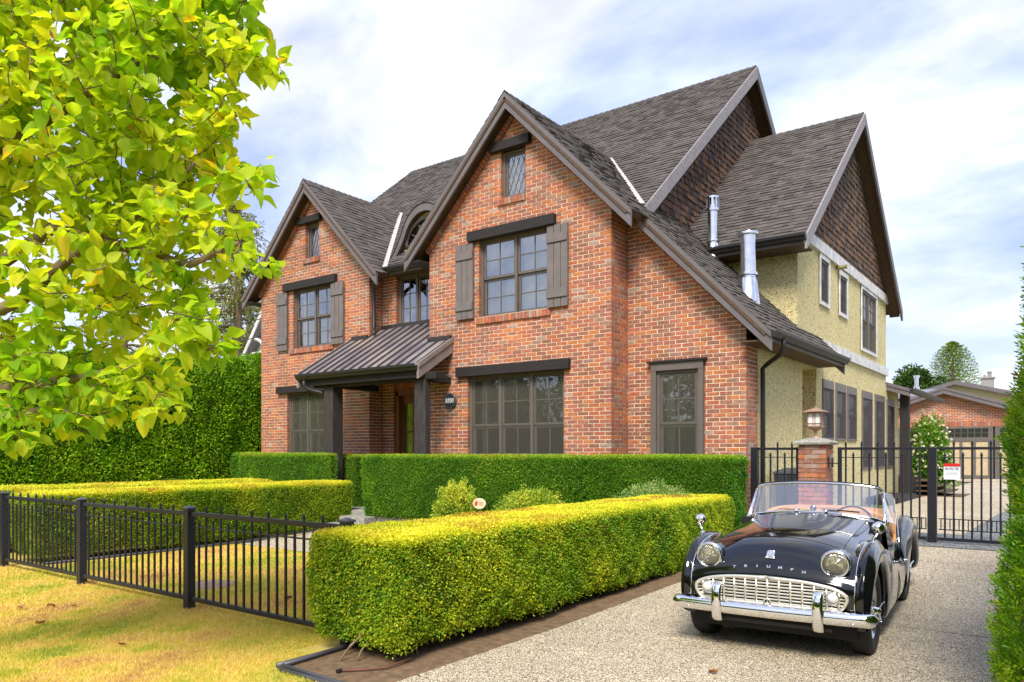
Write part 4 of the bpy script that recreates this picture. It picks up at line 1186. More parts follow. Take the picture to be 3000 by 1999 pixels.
def hedge(name, label, x0, x1, y0, y1, zt, n, mat, ls=(0.028, 0.015), r=0.10, taper=0.06, lump=0.018, group=None, cat='hedge', stems=None, topb=0.28, zb=None, clip_low=0.05):
    zb_ = min(gz(0, y0), gz(0, y1)) if zb is None else zb
    zb_ += clip_low
    P, N = rbox_points(n, x0, x1, y0, y1, zb_, zt, r)
    h = (P[:, 2] - zb_) / (zt - zb_)
    cx, cy = (x0 + x1) / 2, (y0 + y1) / 2
    k = np.clip(1 - h / 0.45, 0, 1) ** 2 * taper
    P[:, 0] -= np.sign(P[:, 0] - cx) * k * (np.abs(N[:, 0]) > .3); P[:, 1] -= np.sign(P[:, 1] - cy) * k * (np.abs(N[:, 1]) > .3)
    low = np.where(h < 0.08, rng.uniform(-0.02, 0.07, n), 0); P[:, 2] += low
    lmp = (fnoise(P, 3.2) * lump + fnoise(P, 13) * lump * 0.5) * np.clip(1.05 - N[:, 2], .22, 1)
    depth = rng.uniform(-0.045, 0.004, n)
    P = P + N * (lmp + depth)[:, None]
    V, F = small_leaves(P, N * 0.8 + np.array([0, 0, .35]), ls[0], ls[1], 0.75)
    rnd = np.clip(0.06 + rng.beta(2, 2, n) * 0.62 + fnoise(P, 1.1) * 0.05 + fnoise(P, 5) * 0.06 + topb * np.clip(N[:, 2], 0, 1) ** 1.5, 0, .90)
    rnd = np.where(rng.random(n) < 0.012 + 0.05 * (fnoise(P, 2.3) > 1.5), .99, rnd)
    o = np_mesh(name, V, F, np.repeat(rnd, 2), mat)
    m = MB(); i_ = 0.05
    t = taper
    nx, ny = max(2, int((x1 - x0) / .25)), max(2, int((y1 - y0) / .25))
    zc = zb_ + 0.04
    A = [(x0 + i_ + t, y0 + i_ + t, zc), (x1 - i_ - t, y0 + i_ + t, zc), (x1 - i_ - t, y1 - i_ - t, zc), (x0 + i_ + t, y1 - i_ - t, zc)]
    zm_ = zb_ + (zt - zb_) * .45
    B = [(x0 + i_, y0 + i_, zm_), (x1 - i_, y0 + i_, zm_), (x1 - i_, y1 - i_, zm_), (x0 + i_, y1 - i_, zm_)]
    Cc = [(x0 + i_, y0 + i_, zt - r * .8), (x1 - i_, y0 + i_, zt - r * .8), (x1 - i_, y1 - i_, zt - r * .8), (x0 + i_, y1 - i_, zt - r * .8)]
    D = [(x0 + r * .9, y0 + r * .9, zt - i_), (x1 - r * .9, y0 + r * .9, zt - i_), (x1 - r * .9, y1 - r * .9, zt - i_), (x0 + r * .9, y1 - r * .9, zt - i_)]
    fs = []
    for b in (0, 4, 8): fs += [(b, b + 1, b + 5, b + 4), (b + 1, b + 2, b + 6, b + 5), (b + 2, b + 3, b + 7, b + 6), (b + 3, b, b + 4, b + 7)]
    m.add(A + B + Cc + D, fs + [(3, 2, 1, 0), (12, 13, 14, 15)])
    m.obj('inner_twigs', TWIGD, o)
    if stems is not None: stems.obj('stems', BARK, o, smooth=True, kind='stuff')
    tag(o, label, cat, group)
    return o
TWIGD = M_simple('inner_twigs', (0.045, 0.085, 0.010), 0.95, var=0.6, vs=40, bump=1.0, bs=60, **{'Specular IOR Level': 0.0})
BARK = M_simple('bark', (0.20, 0.135, 0.075), 0.9, var=0.35, vs=12, bump=0.6, bs=40)
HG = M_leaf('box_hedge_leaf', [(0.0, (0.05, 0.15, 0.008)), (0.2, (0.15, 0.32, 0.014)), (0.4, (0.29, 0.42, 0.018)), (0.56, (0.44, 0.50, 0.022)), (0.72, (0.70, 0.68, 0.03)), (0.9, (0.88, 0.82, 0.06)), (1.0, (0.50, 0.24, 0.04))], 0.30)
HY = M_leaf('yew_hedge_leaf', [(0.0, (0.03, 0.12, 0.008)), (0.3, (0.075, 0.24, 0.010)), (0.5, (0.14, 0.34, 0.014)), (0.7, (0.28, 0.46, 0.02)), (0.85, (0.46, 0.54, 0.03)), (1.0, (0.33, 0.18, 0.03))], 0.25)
HT = M_leaf('cedar_leaf', [(0.0, (0.05, 0.18, 0.006)), (0.3, (0.13, 0.33, 0.009)), (0.55, (0.25, 0.46, 0.012)), (0.8, (0.40, 0.58, 0.02)), (1.0, (0.52, 0.62, 0.03))], 0.30)
HR = M_leaf('near_cedar_leaf', [(0.0, (0.04, 0.16, 0.01)), (0.3, (0.13, 0.32, 0.012)), (0.55, (0.28, 0.48, 0.015)), (0.8, (0.48, 0.60, 0.02)), (0.93, (0.60, 0.66, 0.04)), (1.0, (0.34, 0.17, 0.04))], 0.35, patchamt=0.2)

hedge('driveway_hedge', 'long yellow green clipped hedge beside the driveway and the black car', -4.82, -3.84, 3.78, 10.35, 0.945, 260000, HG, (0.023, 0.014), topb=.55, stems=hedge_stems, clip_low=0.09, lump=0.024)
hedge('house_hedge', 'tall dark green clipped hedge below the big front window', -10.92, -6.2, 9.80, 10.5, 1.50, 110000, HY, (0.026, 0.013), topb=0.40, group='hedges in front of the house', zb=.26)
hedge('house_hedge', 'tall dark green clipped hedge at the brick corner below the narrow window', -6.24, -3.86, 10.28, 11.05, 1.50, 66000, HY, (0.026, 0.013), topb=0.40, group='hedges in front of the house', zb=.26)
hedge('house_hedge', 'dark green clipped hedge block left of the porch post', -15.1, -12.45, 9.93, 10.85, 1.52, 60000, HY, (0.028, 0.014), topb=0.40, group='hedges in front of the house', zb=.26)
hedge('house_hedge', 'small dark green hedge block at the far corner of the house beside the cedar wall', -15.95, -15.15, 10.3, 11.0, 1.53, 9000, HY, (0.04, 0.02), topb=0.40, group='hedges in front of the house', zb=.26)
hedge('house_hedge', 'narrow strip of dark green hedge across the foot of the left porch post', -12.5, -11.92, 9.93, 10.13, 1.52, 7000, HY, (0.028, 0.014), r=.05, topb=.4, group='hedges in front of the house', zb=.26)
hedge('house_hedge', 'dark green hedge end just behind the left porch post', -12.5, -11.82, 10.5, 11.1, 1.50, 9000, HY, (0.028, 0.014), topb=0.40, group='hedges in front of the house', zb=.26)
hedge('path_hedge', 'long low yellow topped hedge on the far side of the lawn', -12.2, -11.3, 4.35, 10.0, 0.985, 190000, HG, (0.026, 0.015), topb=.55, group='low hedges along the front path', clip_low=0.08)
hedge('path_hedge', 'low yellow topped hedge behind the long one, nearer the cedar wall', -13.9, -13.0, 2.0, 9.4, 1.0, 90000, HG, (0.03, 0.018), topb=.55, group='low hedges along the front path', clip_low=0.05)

# wall of cedars on the left boundary
def cedar_wall():
    n_tree = 17
    for i in range(n_tree):
        y = 0.4 + i * 0.78; zt = 3.22 + 0.062 * i + random.uniform(-.08, .08)
        x = -18.6
        if i == n_tree - 1: y += .05; zt = 4.32
        n = 11000 if i > 2 else 6000
        th = rng.uniform(0, 2 * pi, n); h = rng.random(n) ** .9
        wob = 0.62 * (1 - 0.35 * np.clip((h - .8) / .2, 0, 1) ** 2)
        P = np.stack([x + np.sign(np.cos(th)) * np.abs(np.cos(th)) ** .35 * wob, y + np.sin(th) * wob * .85, 0.1 + h * (zt - 0.1)], 1)
        tp = rng.random(n) < 0.10
        rr = np.sqrt(rng.random(n)) * .42
        P[tp] = np.stack([x + np.cos(th[tp]) * rr[tp], y + np.sin(th[tp]) * rr[tp] * .85, zt - rr[tp] * .12], 1)
        N = unit(np.stack([np.cos(th), np.sin(th), 0.9 + 0 * th], 1))
        P += N * (rng.uniform(-.12, .02, n) + fnoise(P, 4) * 0.045)[:, None]
        V, F = small_leaves(P, N, 0.085, 0.04, 0.5)
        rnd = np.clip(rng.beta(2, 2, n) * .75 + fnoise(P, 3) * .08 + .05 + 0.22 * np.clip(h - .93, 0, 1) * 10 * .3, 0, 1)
        o = np_mesh('cedar_tree', V, F, np.repeat(rnd, 2), HT)
        m = MB(); m.lathe([(.5, .1), (.52, zt * .5), (.50, zt * .8), (.36, zt - .12), (0, zt - .1)], 12, 'z', (x, y, 0)); m.obj('trunk_core', TWIGD, o)
        ordn = ['', 'second', 'third', 'fourth', 'fifth', 'sixth', 'seventh', 'eighth', 'ninth', 'tenth', 'eleventh', 'twelfth', 'thirteenth', 'fourteenth', 'fifteenth', 'sixteenth', 'seventeenth'][n_tree - 1 - i]
        lab = ordn + ' clipped green cedar of the hedge wall, counted from the house corner' if i < n_tree - 1 else 'last clipped cedar of the hedge wall, standing apart beside the house corner'
        tag(o, lab, 'cedar tree', 'cedars in the boundary hedge')
cedar_wall()
# the cedars at the right edge
def near_cedar(x, y, zt, R, n, label):
    h = rng.random(n) ** 0.8; th = rng.uniform(0, 2 * pi, n)
    rad = R / .86 * np.interp(h * zt, [0, .3, 1.2, 1.9, 2.35, 2.72, 3.4, zt], [.715, .73, .705, .655, .59, .52, .34, .04])
    lump = fnoise(np.stack([th * 2.2, h * 9, h * 5 + th], 1), 1.0) * .05
    rad = rad + lump
    P = np.stack([x + np.cos(th) * rad, y + np.sin(th) * rad, 0.08 + h * zt], 1)
    N = unit(np.stack([np.cos(th), np.sin(th), 1.15 + 0 * th], 1))
    P += N * rng.uniform(-.14, 0.01, n)[:, None]
    # each spray is a little fan of scale leaves
    k = 5
    Pb = np.repeat(P, k, 0); Nb = np.repeat(N, k, 0)
    sd = np.repeat(unit(N + rng.normal(size=(n, 3)) * .38), k, 0)
    sid = unit(np.cross(sd, np.repeat(rng.normal(size=(n, 3)), k, 0)))
    j = np.tile(np.arange(k), n)
    Pb = Pb + sd * (j * 0.013)[:, None]
    D = unit(sd + sid * (np.where(j % 2, 1, -1) * .75 * (j < k - 1))[:, None])
    L = 0.028 * np.repeat(rng.uniform(.7, 1.3, n), k); W = 0.011
    s2 = unit(np.cross(D, rng.normal(size=(n * k, 3)) * .3 + np.cross(sd, sid)))
    V = np.stack([Pb, Pb + D * (L * .5)[:, None] + s2 * W * .5, Pb + D * L[:, None], Pb + D * (L * .5)[:, None] - s2 * W * .5], 1).reshape(-1, 3)
    i = np.arange(n * k)[:, None] * 4
    F = np.concatenate([i + np.array([[0, 1, 2]]), i + np.array([[0, 2, 3]])], 1).reshape(-1, 3)
    rnd = np.clip(np.repeat(rng.beta(2, 2, n) * .8 + fnoise(P, 6) * .10, k) + rng.normal(size=n * k) * .05 + (np.repeat(rng.random(n) < .05, k)) * .5, 0, 1)
    o = np_mesh('cedar_shrub', V, F, np.repeat(rnd, 2), HR)
    m = MB(); m.lathe([(R * .76, .05), (R * .74, 1.2), (R * .60, 2.2), (R * .30, 3.1), (0, zt * .9)], 14, 'z', (x, y, 0)); m.obj('inner_twigs', TWIGD, o)
    m = MB(); m.tube([(x, y, 0), (x, y, zt * .8)], [.06, .02], 8); m.obj('trunk', BARK, o, smooth=True)
    tag(o, label, 'cedar tree', 'cedars along the right side of the drive')
near_cedar(0.42, 5.0, 4.2, 0.86, 60000, 'bright green feathery cedar at the edge of the driveway, nearest the camera')
near_cedar(0.55, 6.35, 4.3, 0.84, 11000, 'bright green cedar half hidden behind the nearest one by the drive')
near_cedar(0.62, 7.7, 4.3, 0.84, 7000, 'farthest bright green cedar of the row by the drive, close to the gate')
near_cedar(0.85, 3.5, 3.8, 0.86, 6000, 'bright green cedar just outside the picture on the near side of the row')

# garden shrubs in front of the house hedge
def shrub(name, label, c, rad, n, mat, ls, top=0.2, flowers=0, squash=1.0):
    d = unit(rng.normal(size=(n, 3))); d[:, 2] = np.abs(d[:, 2]) - 0.15
    P = np.array(c) + d * np.array(rad) * (1 + fnoise(d * 3 + c[0], 2.2) * .09)[:, None] * rng.uniform(.72, 1.03, n)[:, None]
    P[:, 2] = np.maximum(P[:, 2], gz(0, c[1]) + .02)
    V, F = small_leaves(P, unit(d), ls, ls * .5, .7)
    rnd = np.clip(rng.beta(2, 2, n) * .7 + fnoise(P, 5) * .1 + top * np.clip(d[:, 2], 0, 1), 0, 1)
    o = np_mesh(name, V, F, np.repeat(rnd, 2), mat)
    m = MB(); m.lathe([(rad[0] * .6, 0), (rad[0] * .72, rad[2] * .4), (rad[0] * .5, rad[2] * .75), (0, rad[2] * .85)], 10, 'z', (c[0], c[1], gz(0, c[1]))); m.obj('inner_twigs', TWIGD, o)
    tag(o, label, 'shrub')
    return o
SH1 = M_leaf('golden_shrub_leaf', [(0, (.08, .18, .015)), (.35, (.28, .40, .03)), (.6, (.58, .64, .06)), (.85, (.72, .62, .07)), (1, (.50, .20, .05))], .3)
SH2 = M_leaf('heather_shrub_leaf', [(0, (.08, .16, .04)), (.4, (.22, .36, .09)), (.7, (.46, .56, .18)), (1, (.50, .36, .20))], .3)
shrub('golden_shrub', 'ragged yellow green shrub with rusty tips left of the round garden sign', (-8.0, 9.25, .45), (.45, .30, .72), 7000, SH1, .045, .28)
shrub('dome_shrub', 'low dome shaped yellow green shrub right of the round garden sign', (-6.52, 9.25, .5), (.66, .38, .58), 10000, SH1, .042, .12)
shrub('heather_shrub', 'broad grey green heathery shrub behind the end of the driveway hedge', (-4.75, 9.75, .55), (.78, .35, .66), 10000, SH2, .035, .2)
n = 500
P = np.array([-7.45, 9.1, .3]) + rng.normal(size=(n, 3)) * np.array([.38, .08, .0]); 
V, F = small_leaves(P, np.tile([0, 0, 1.0], (n, 1)), .22, .012, .35)
tag(np_mesh('grass_tuft', V, F, rng.random(n * 2) * .6 + .1, SH2), 'spiky green grass tuft round the foot of the garden sign', 'grass tuft')
g = empty('garden_sign', (-7.43, 9.12, .3))
tag(g, 'small oval cream garden sign with a red bird, standing between two shrubs', 'garden sign')
m = MB(); m.lathe([(0, -.012), (.125, -.012), (.13, 0), (.125, .012), (0, .012)], 24, 'y', (0, 0, 0)); b_ = m.obj('plaque', M_simple('cream_stone', (.72, .60, .38), .8), g, loc=(0, 0, .45)); b_.scale = (1.0, 1, .66)
m = MB(); m.lathe([(0, -.006), (.03, -.006), (.034, 0)], 14, 'y', (0, 0, 0)); b2 = m.obj('red_bird', M_simple('red_print', (.55, .06, .03), .6), g, loc=(-.055, -.012, .45)); b2.scale = (.85, 1, 1.35); b2.rotation_euler = (0, .4, 0)
for zz_ in (.475, .45, .43):
    m = MB(); m.tube([(.0 + .09 * t / 6, -.014, zz_ + .004 * sin(t * 2.3)) for t in range(7)], .0022, 4); m.obj('lettering', M_simple('dark_print', (.08, .04, .02), .6), g)
m = MB(); m.tube([(0, 0, 0), (0, 0, .4)], .008, 6); m.obj('stake', GUTTER, g)

# rose bush behind the gate
RB = M_leaf('rose_leaf', [(0, (.04, .12, .01)), (.4, (.14, .30, .03)), (.7, (.30, .48, .05)), (1, (.50, .60, .08))], .3)
o = shrub('rose_bush', 'large climbing rose bush with pale pink flowers beside the side porch post', (-3.42, 24.9, .9), (.62, .7, 1.9), 9000, RB, .10, .1)
n = 170; d = unit(rng.normal(size=(n, 3))); d[:, 2] = np.abs(d[:, 2]) - .2; d[:, 1] -= .4; d = unit(d)
P = np.array([-3.42, 24.9, .9]) + d * np.array([.65, .72, 1.92])
V, F = small_leaves(np.repeat(P, 6, 0), np.repeat(d, 6, 0), .06, .06, .8)
np_mesh('blossom', V, F, rng.random(n * 12), M_leaf('rose_petal', [(0, (.85, .75, .68)), (.6, (.90, .86, .78)), (1, (.85, .62, .60))], .3), o)

# lawn blades and fallen leaves
def blades(n, x0, x1, y0, y1, h, avoid):
    X = rng.uniform(x0, x1, n); Y = rng.uniform(y0, y1, n)
    # denser towards the camera
    keep = rng.random(n) < np.clip(26 / (X ** 2 + Y ** 2) * 1.6, .12, 1); X, Y = X[keep], Y[keep]
    kk = ~avoid(X, Y); X, Y = X[kk], Y[kk]; n = len(X)
    Z = np.interp(Y, [5.6, 8.4, 9.2, 11, 12], [0, .05, .12, .31, .33])
    d = np.stack([rng.normal(size=n) * .55, rng.normal(size=n) * .55, np.ones(n) * .8], 1); d = unit(d)
    s = unit(np.stack([rng.normal(size=n), rng.normal(size=n), np.zeros(n)], 1))
    H = h * rng.uniform(.4, 1.3, n); dist = np.sqrt(X ** 2 + Y ** 2); w = .0014 * dist / 2.6
    B = np.stack([X, Y, Z - .003], 1)
    V = np.stack([B - s * w[:, None], B + s * w[:, None], B + d * H[:, None]], 1).reshape(-1, 3)
    F = np.arange(n * 3).reshape(-1, 3)
    P3 = np.stack([X, Y, Z], 1)
    r = np.clip(.58 + fnoise(P3, 1.3) * .13 + fnoise(P3, 4.5) * .15 + fnoise(P3, 16) * .07 + rng.normal(size=n) * .15, 0, 1)
    return V, F, r
GRASS = M_leaf('dry_lawn_blade', [(0, (.22, .33, .03)), (.3, (.44, .48, .04)), (.5, (.72, .58, .09)), (.75, (.82, .58, .19)), (1, (.52, .30, .12))], .25, patchamt=.0)
av = lambda X, Y: ((X > -4.62) & (Y > 3.3)) | ((X > -4.9) & (Y > 3.7)) | ((X < -11.1) & (Y > 4.2)) | ((X > -11.2) & (Y > 7.3)) | ((X > -3.66))
V, F, r = blades(700000, -12.5, -3.6, 1.0, 7.4, .034, av)
tag(np_mesh('grass', V, F, r, GRASS), 'short dry yellow and green lawn grass', 'grass', kind='stuff')
LEAFDRY = M_simple('dry_fallen_leaf', (0.33, 0.15, 0.055), .8, var=.35)
for i, (x, y, s, lab) in enumerate(((-8.26, 3.05, .11, 'largest curled brown leaf lying on the lawn at the far left'), (-8.15, 3.28, .07, 'small dark brown leaf on the lawn just right of the largest one'), (-7.98, 3.42, .07, 'small brown leaf third along the row at the left of the lawn'), (-7.43, 2.9, .08, 'pale curled leaf on the lawn nearer the camera than the brown ones'), (-6.09, 2.97, .08, 'pinkish brown leaf alone in the middle of the front lawn'), (-6.55, 4.9, .10, 'orange brown leaf on the lawn behind the black fence'), (-1.6, 9.0, .08, 'rusty leaf on the driveway in front of the gate'), (-2.0, 5.0, .07, 'dark leaf on the driveway under the front bumper of the car'))):
    G = []
    for a in range(5):
        t = a / 4; w = sin(pi * (0.08 + .88 * t)) * .34
        G.append([(s * (t - .5), s * w * q, s * (.10 + .28 * abs(q) ** 1.5 * (1 if i % 2 else .6) + .12 * sin(t * 3 + i))) for q in (-1, -.5, 0, .5, 1)])
    m = MB(); m.grid(G)
    o = m.obj('fallen_leaf', LEAFDRY, smooth=True, loc=(x, y, gz(x, y) + (.022 if x > -3.6 else .015)), rot=(0, 0, i * 1.3)); tag(o, lab, 'leaf', 'fallen leaves')

# ------------------------------------------------------------------ black metal fence
def finial(m, x, y, z, s=1.0):
    m.lathe([(.010 * s, -.004), (.014 * s, 0), (.014 * s, .008 * s), (.007 * s, .012 * s), (.012 * s, .022 * s), (.004 * s, .034 * s), (0, .038 * s)], 6, 'z', (x, y, z))
POSTX = [-4.72, -7.05, -9.36, -11.64, -13.95]
fence_g = 'sections of the low black front fence'
nm = ['nearest section of black picket fence, running into the driveway hedge', 'middle section of black picket fence between two capped posts', 'farther section of black picket fence in front of the long low hedge', 'last section of black picket fence at the left edge']
for i in range(4):
    xa, xb = POSTX[i], POSTX[i + 1]
    F = empty('metal_fence', ((xa + xb) / 2, 4.1, 0)); tag(F, nm[i], 'fence', fence_g)
    cx = (xa + xb) / 2; hw = abs(xa - xb) / 2 - .05
    for z0, z1_, d in ((.918, .962, .019), (.806, .820, .008), (.080, .122, .019)):
        m = MB(); m.box(-hw, hw, -d, d, z0, z1_); m.obj('rail', FENCEP, F, bevel=.003)
    n = 17; st = 2 * hw / (n + 1)
    for k in range(n):
        px_ = -hw + st * (k + 1); tall = k % 2 == 1
        m = MB(); m.box(px_ - .009, px_ + .009, -.009, .009, .10, .985 if tall else .845); finial(m, px_, 0, .985 if tall else .845, 1.1); m.obj('picket', FENCEP, F)
for i, x in enumerate(POSTX):
    m = MB(); m.box(-.042, .042, -.042, .042, -.02, .985)
    o = m.obj('fence_post', FENCEP, bevel=.004, loc=(x, 4.1, 0))
    c_ = MB(); c_.add([(-.052, -.052, .985), (.052, -.052, .985), (.052, .052, .985), (-.052, .052, .985), (-.052, -.052, 1.0), (.052, -.052, 1.0), (.052, .052, 1.0), (-.052, .052, 1.0), (0, 0, 1.022)],
          [(3, 2, 1, 0), (0, 1, 5, 4), (1, 2, 6, 5), (2, 3, 7, 6), (3, 0, 4, 7), (4, 5, 8), (5, 6, 8), (6, 7, 8), (7, 4, 8)]); c_.obj('cap', M_simple('post_cap', (.055, .055, .07), .35) if i == 0 else bpy.data.materials['post_cap'], o)
    tag(o, ['square black fence post standing in the near end of the driveway hedge', 'square capped fence post between the nearest and middle fence sections', 'square capped fence post between the middle and farther fence sections', 'square capped fence post at the far left beside the low hedge', 'fence post just outside the left edge of the picture'][i], 'fence post', 'posts of the front fence')
m = MB(); m.tube([(-7.21, 4.06, .11), (-7.21, 4.06, .09)], .01, 4)

# ------------------------------------------------------------------ gate, pillar, lamp
def iron(name, label, x0, x1, y, tall, short, cat, extra=None, post=None, ground=.33):
    G = empty(name, ((x0 + x1) / 2, y, ground)); tag(G, label, cat)
    inv = Matrix.Translation(G.location).inverted()
    def P(o): o.matrix_parent_inverse = inv; return o
    for z0, z1_, d in [(1.582, 1.618, .02), (1.468, 1.480, .007), (.377, .418, .02)] + ([(.658, .672, .007), (.515, .529, .007)] if extra else []):
        xa = extra if z0 in (.658, .515) else x0
        m = MB(); m.box(xa, x1, y - d, y + d, z0, z1_); P(m.obj('rail', GATEP, G, bevel=.003))
    for x in tall:
        m = MB(); m.box(x - .011, x + .011, y - .011, y + .011, .40, 1.66); finial(m, x, y, 1.655, 1.3); P(m.obj('picket', GATEP, G))
    for x in short:
        m = MB(); m.box(x - .011, x + .011, y - .011, y + .011, .40, 1.505); finial(m, x, y, 1.50, 1.3); P(m.obj('picket', GATEP, G))
    if extra:
        x = extra + .03
        while x < x1:
            m = MB(); m.box(x - .006, x + .006, y - .006, y + .006, .515, .672); P(m.obj('filler_bar', GATEP, G)); x += .052
    return G, P
g0, P0 = iron('side_fence', 'short black iron fence panel between the brick house corner and the brick pillar', -3.95, -3.26, 11.42, [-3.769, -3.565, -3.355], [-3.67, -3.46], 'fence')
for a, b in ((-3.955, -3.855), (-3.285, -3.245)):
    m = MB(); m.box(a, b, 11.37, 11.47, .31, 1.622); P0(m.obj('post', GATEP, g0, bevel=.004))
g1_, P1 = iron('driveway_gate', 'black iron gate leaf hinged at the brick pillar', -2.721, -1.60, 11.45, [-2.616, -2.408, -2.202, -1.996, -1.786], [-2.516, -2.307, -2.098, -1.89, -1.683], 'gate', extra=-1.95)
m = MB(); m.box(-2.721, -2.670, 11.425, 11.475, .377, 1.62); P1(m.obj('stile', GATEP, g1_, bevel=.004))
g2_, P2 = iron('driveway_gate', 'wide black iron gate leaf with a small warning sign, right of the thick centre post', -1.47, 0.55, 11.45, [-1.283 + .207 * i for i in range(9)], [-1.385 + .207 * i for i in range(9)], 'gate', extra=-1.46)
m = MB(); m.box(-1.585, -1.480, 11.40, 11.50, .32, 1.615); P2(m.obj('centre_post', GATEP, g2_, bevel=.004))
m = MB(); m.box(-1.59, -1.475, 11.36, 11.42, .325, .345); m.box(-1.545, -1.52, 11.38, 11.41, .345, .38); P2(m.obj('drop_bolt', GUTTER, g2_))
m = MB(); m.tube([(-2.84, 11.45, 1.39), (-2.72, 11.45, 1.39)], .009, 6); m.box(-2.865, -2.835, 11.41, 11.47, 1.33, 1.48); m.box(-2.80, -2.785, 11.41, 11.47, 1.33, 1.47); P1(m.obj('hinge', GATEP, g1_))
s_ = empty('gate_sign', (-1.30, 11.42, 1.30)); tag(s_, 'small white sign with a red band wired to the black gate', 'sign')
m = MB(); m.box(-.095, .095, -.004, 0, -.11, .10); m.obj('panel', M_simple('white_sign', (.80, .80, .84), .4, var=.02), s_)
m = MB(); m.box(-.095, .095, -.007, -.0045, .06, .10); m.obj('red_band', M_simple('red_sign_band', (.55, .02, .02), .4, var=.05), s_)
def text(body, size, loc, rot, mat, parent, name='lettering', ext=0.001, sx=1.0, bold=0.0):
    c = bpy.data.curves.new(name, 'FONT'); c.body = body; c.size = size; c.align_x = 'CENTER'; c.align_y = 'CENTER'; c.extrude = ext; c.offset = bold
    c.materials.append(mat)
    o = bpy.data.objects.new(name, c); COL.objects.link(o); o.location = loc; o.rotation_euler = rot; o.scale = (sx, 1, 1)
    bpy.context.view_layer.update()
    me = bpy.data.meshes.new_from_object(o.evaluated_get(bpy.context.evaluated_depsgraph_get()))
    me.materials.clear(); me.materials.append(mat)
    bpy.data.objects.remove(o); o = link(name, me, parent, loc, rot); o.scale = (sx, 1, 1)
    return o
INK = M_simple('dark_blue_ink', (.04, .05, .12), .5)
text('PROTECTED', .048, (0, -.006, .028), (pi / 2, 0, 0), INK, s_, sx=.62, bold=.0006)
for zz_ in (-.012, -.028, -.044):
    m = MB(); m.box(-.075, .07, -.0055, -.0042, zz_ - .002, zz_ + .001); m.obj('print_line', INK, s_)
# pillar with separate bricks and a rough stone cap
pil = empty('brick_pillar', (-3.04, 11.53, .3)); tag(pil, 'short red brick pillar with a grey stone cap beside the gate', 'pillar')
pinv = Matrix.Translation(pil.location).inverted()
m = MB(); m.box(-3.225, -2.860, 11.335, 11.705, .28, 1.655); o = m.obj('mortar_core', MORTAR, pil); o.matrix_parent_inverse = pinv
nb = 0
for k in range(20):
    z0 = .301 + k * COURSE
    for side in range(2):
        W_ = .39
        cuts = [0, .1, .302, W_] if (k + side) % 2 else [0, .2, W_]
        for a, b in zip(cuts, cuts[1:]):
            r = random.random(); j = random.uniform(-.002, .003)
            m = MB()
            if side == 0: m.box(-3.24 + a + .005, -3.24 + b - .005, 11.32 - j, 11.42, z0 + .005, z0 + COURSE - .005, 0, r)
            else: m.box(-2.95, -2.85 + j, 11.325 + a + .005, 11.325 + b - .005, z0 + .005, z0 + COURSE - .005, 0, r)
            o = m.obj('brick', BRICK, pil); o.matrix_parent_inverse = pinv
m = MB()
def ring(h, z, jit=.008): return [(-3.045 + sx * (h + random.uniform(-jit, jit)), 11.52 + sy * (h + random.uniform(-jit, jit)), z + random.uniform(-.004, .004)) for sx, sy in ((-1, -1), (-.33, -1), (.33, -1), (1, -1), (1, -.33), (1, .33), (1, 1), (.33, 1), (-.33, 1), (-1, 1), (-1, .33), (-1, -.33))]
R_ = [ring(.20, 1.655, 0), ring(.252, 1.662), ring(.258, 1.69), ring(.24, 1.705), ring(.13, 1.745), ring(.04, 1.762, 0)]
for a, b in zip(R_, R_[1:]):
    for i in range(12): m.face([a[i], a[(i + 1) % 12], b[(i + 1) % 12], b[i]])
m.face(R_[-1]); m.face(R_[0][::-1]); o = m.obj('stone_cap', STONEC, pil); o.matrix_parent_inverse = pinv
lamp = empty('pillar_lamp', (-3.045, 11.52, 1.76)); tag(lamp, 'copper lantern with frosted panes standing on the brick pillar', 'lamp')
m = MB(); m.lathe([(.055, 0), (.05, .01), (.022, .03), (.020, .085), (.035, .10), (.10, .135), (.125, .155), (.125, .17), (0, .17)], 8, 'z'); m.obj('base', COPPER, lamp)
m = MB(); m.box(-.082, .082, -.082, .082, .175, .36); m.obj('lamp_glass', FROST, lamp)
m = MB()
for sx in (-1, 1):
    for sy in (-1, 1): m.box(sx * .088 - .007, sx * .088 + .007, sy * .088 - .007, sy * .088 + .007, .165, .375)
for zz_ in (.168, .205, .352): 
    m.box(-.095, .095, -.095, -.083, zz_, zz_ + .010); m.box(-.095, .095, .083, .095, zz_, zz_ + .010); m.box(-.095, -.083, -.095, .095, zz_, zz_ + .010); m.box(.083, .095, -.095, .095, zz_, zz_ + .010)
for t in (-.018, 0, .018):
    for q in (-.089, .089): m.box(t - .003, t + .003, q - .003, q + .003, .17, .36); m.box(q - .003, q + .003, t - .003, t + .003, .17, .36)
m.obj('lantern_frame', COPPER, lamp)
m = MB(); m.add([(-.16, -.16, .375), (.16, -.16, .375), (.16, .16, .375), (-.16, .16, .375), (-.08, -.08, .41), (.08, -.08, .41), (.08, .08, .41), (-.08, .08, .41), (0, 0, .445)],
      [(3, 2, 1, 0), (0, 1, 5, 4), (1, 2, 6, 5), (2, 3, 7, 6), (3, 0, 4, 7), (4, 5, 8), (5, 6, 8), (6, 7, 8), (7, 4, 8)]); m.lathe([(.012, .435), (.018, .45), (.006, .465), (0, .47)], 8, 'z'); m.obj('lamp_roof', COPPER, lamp)
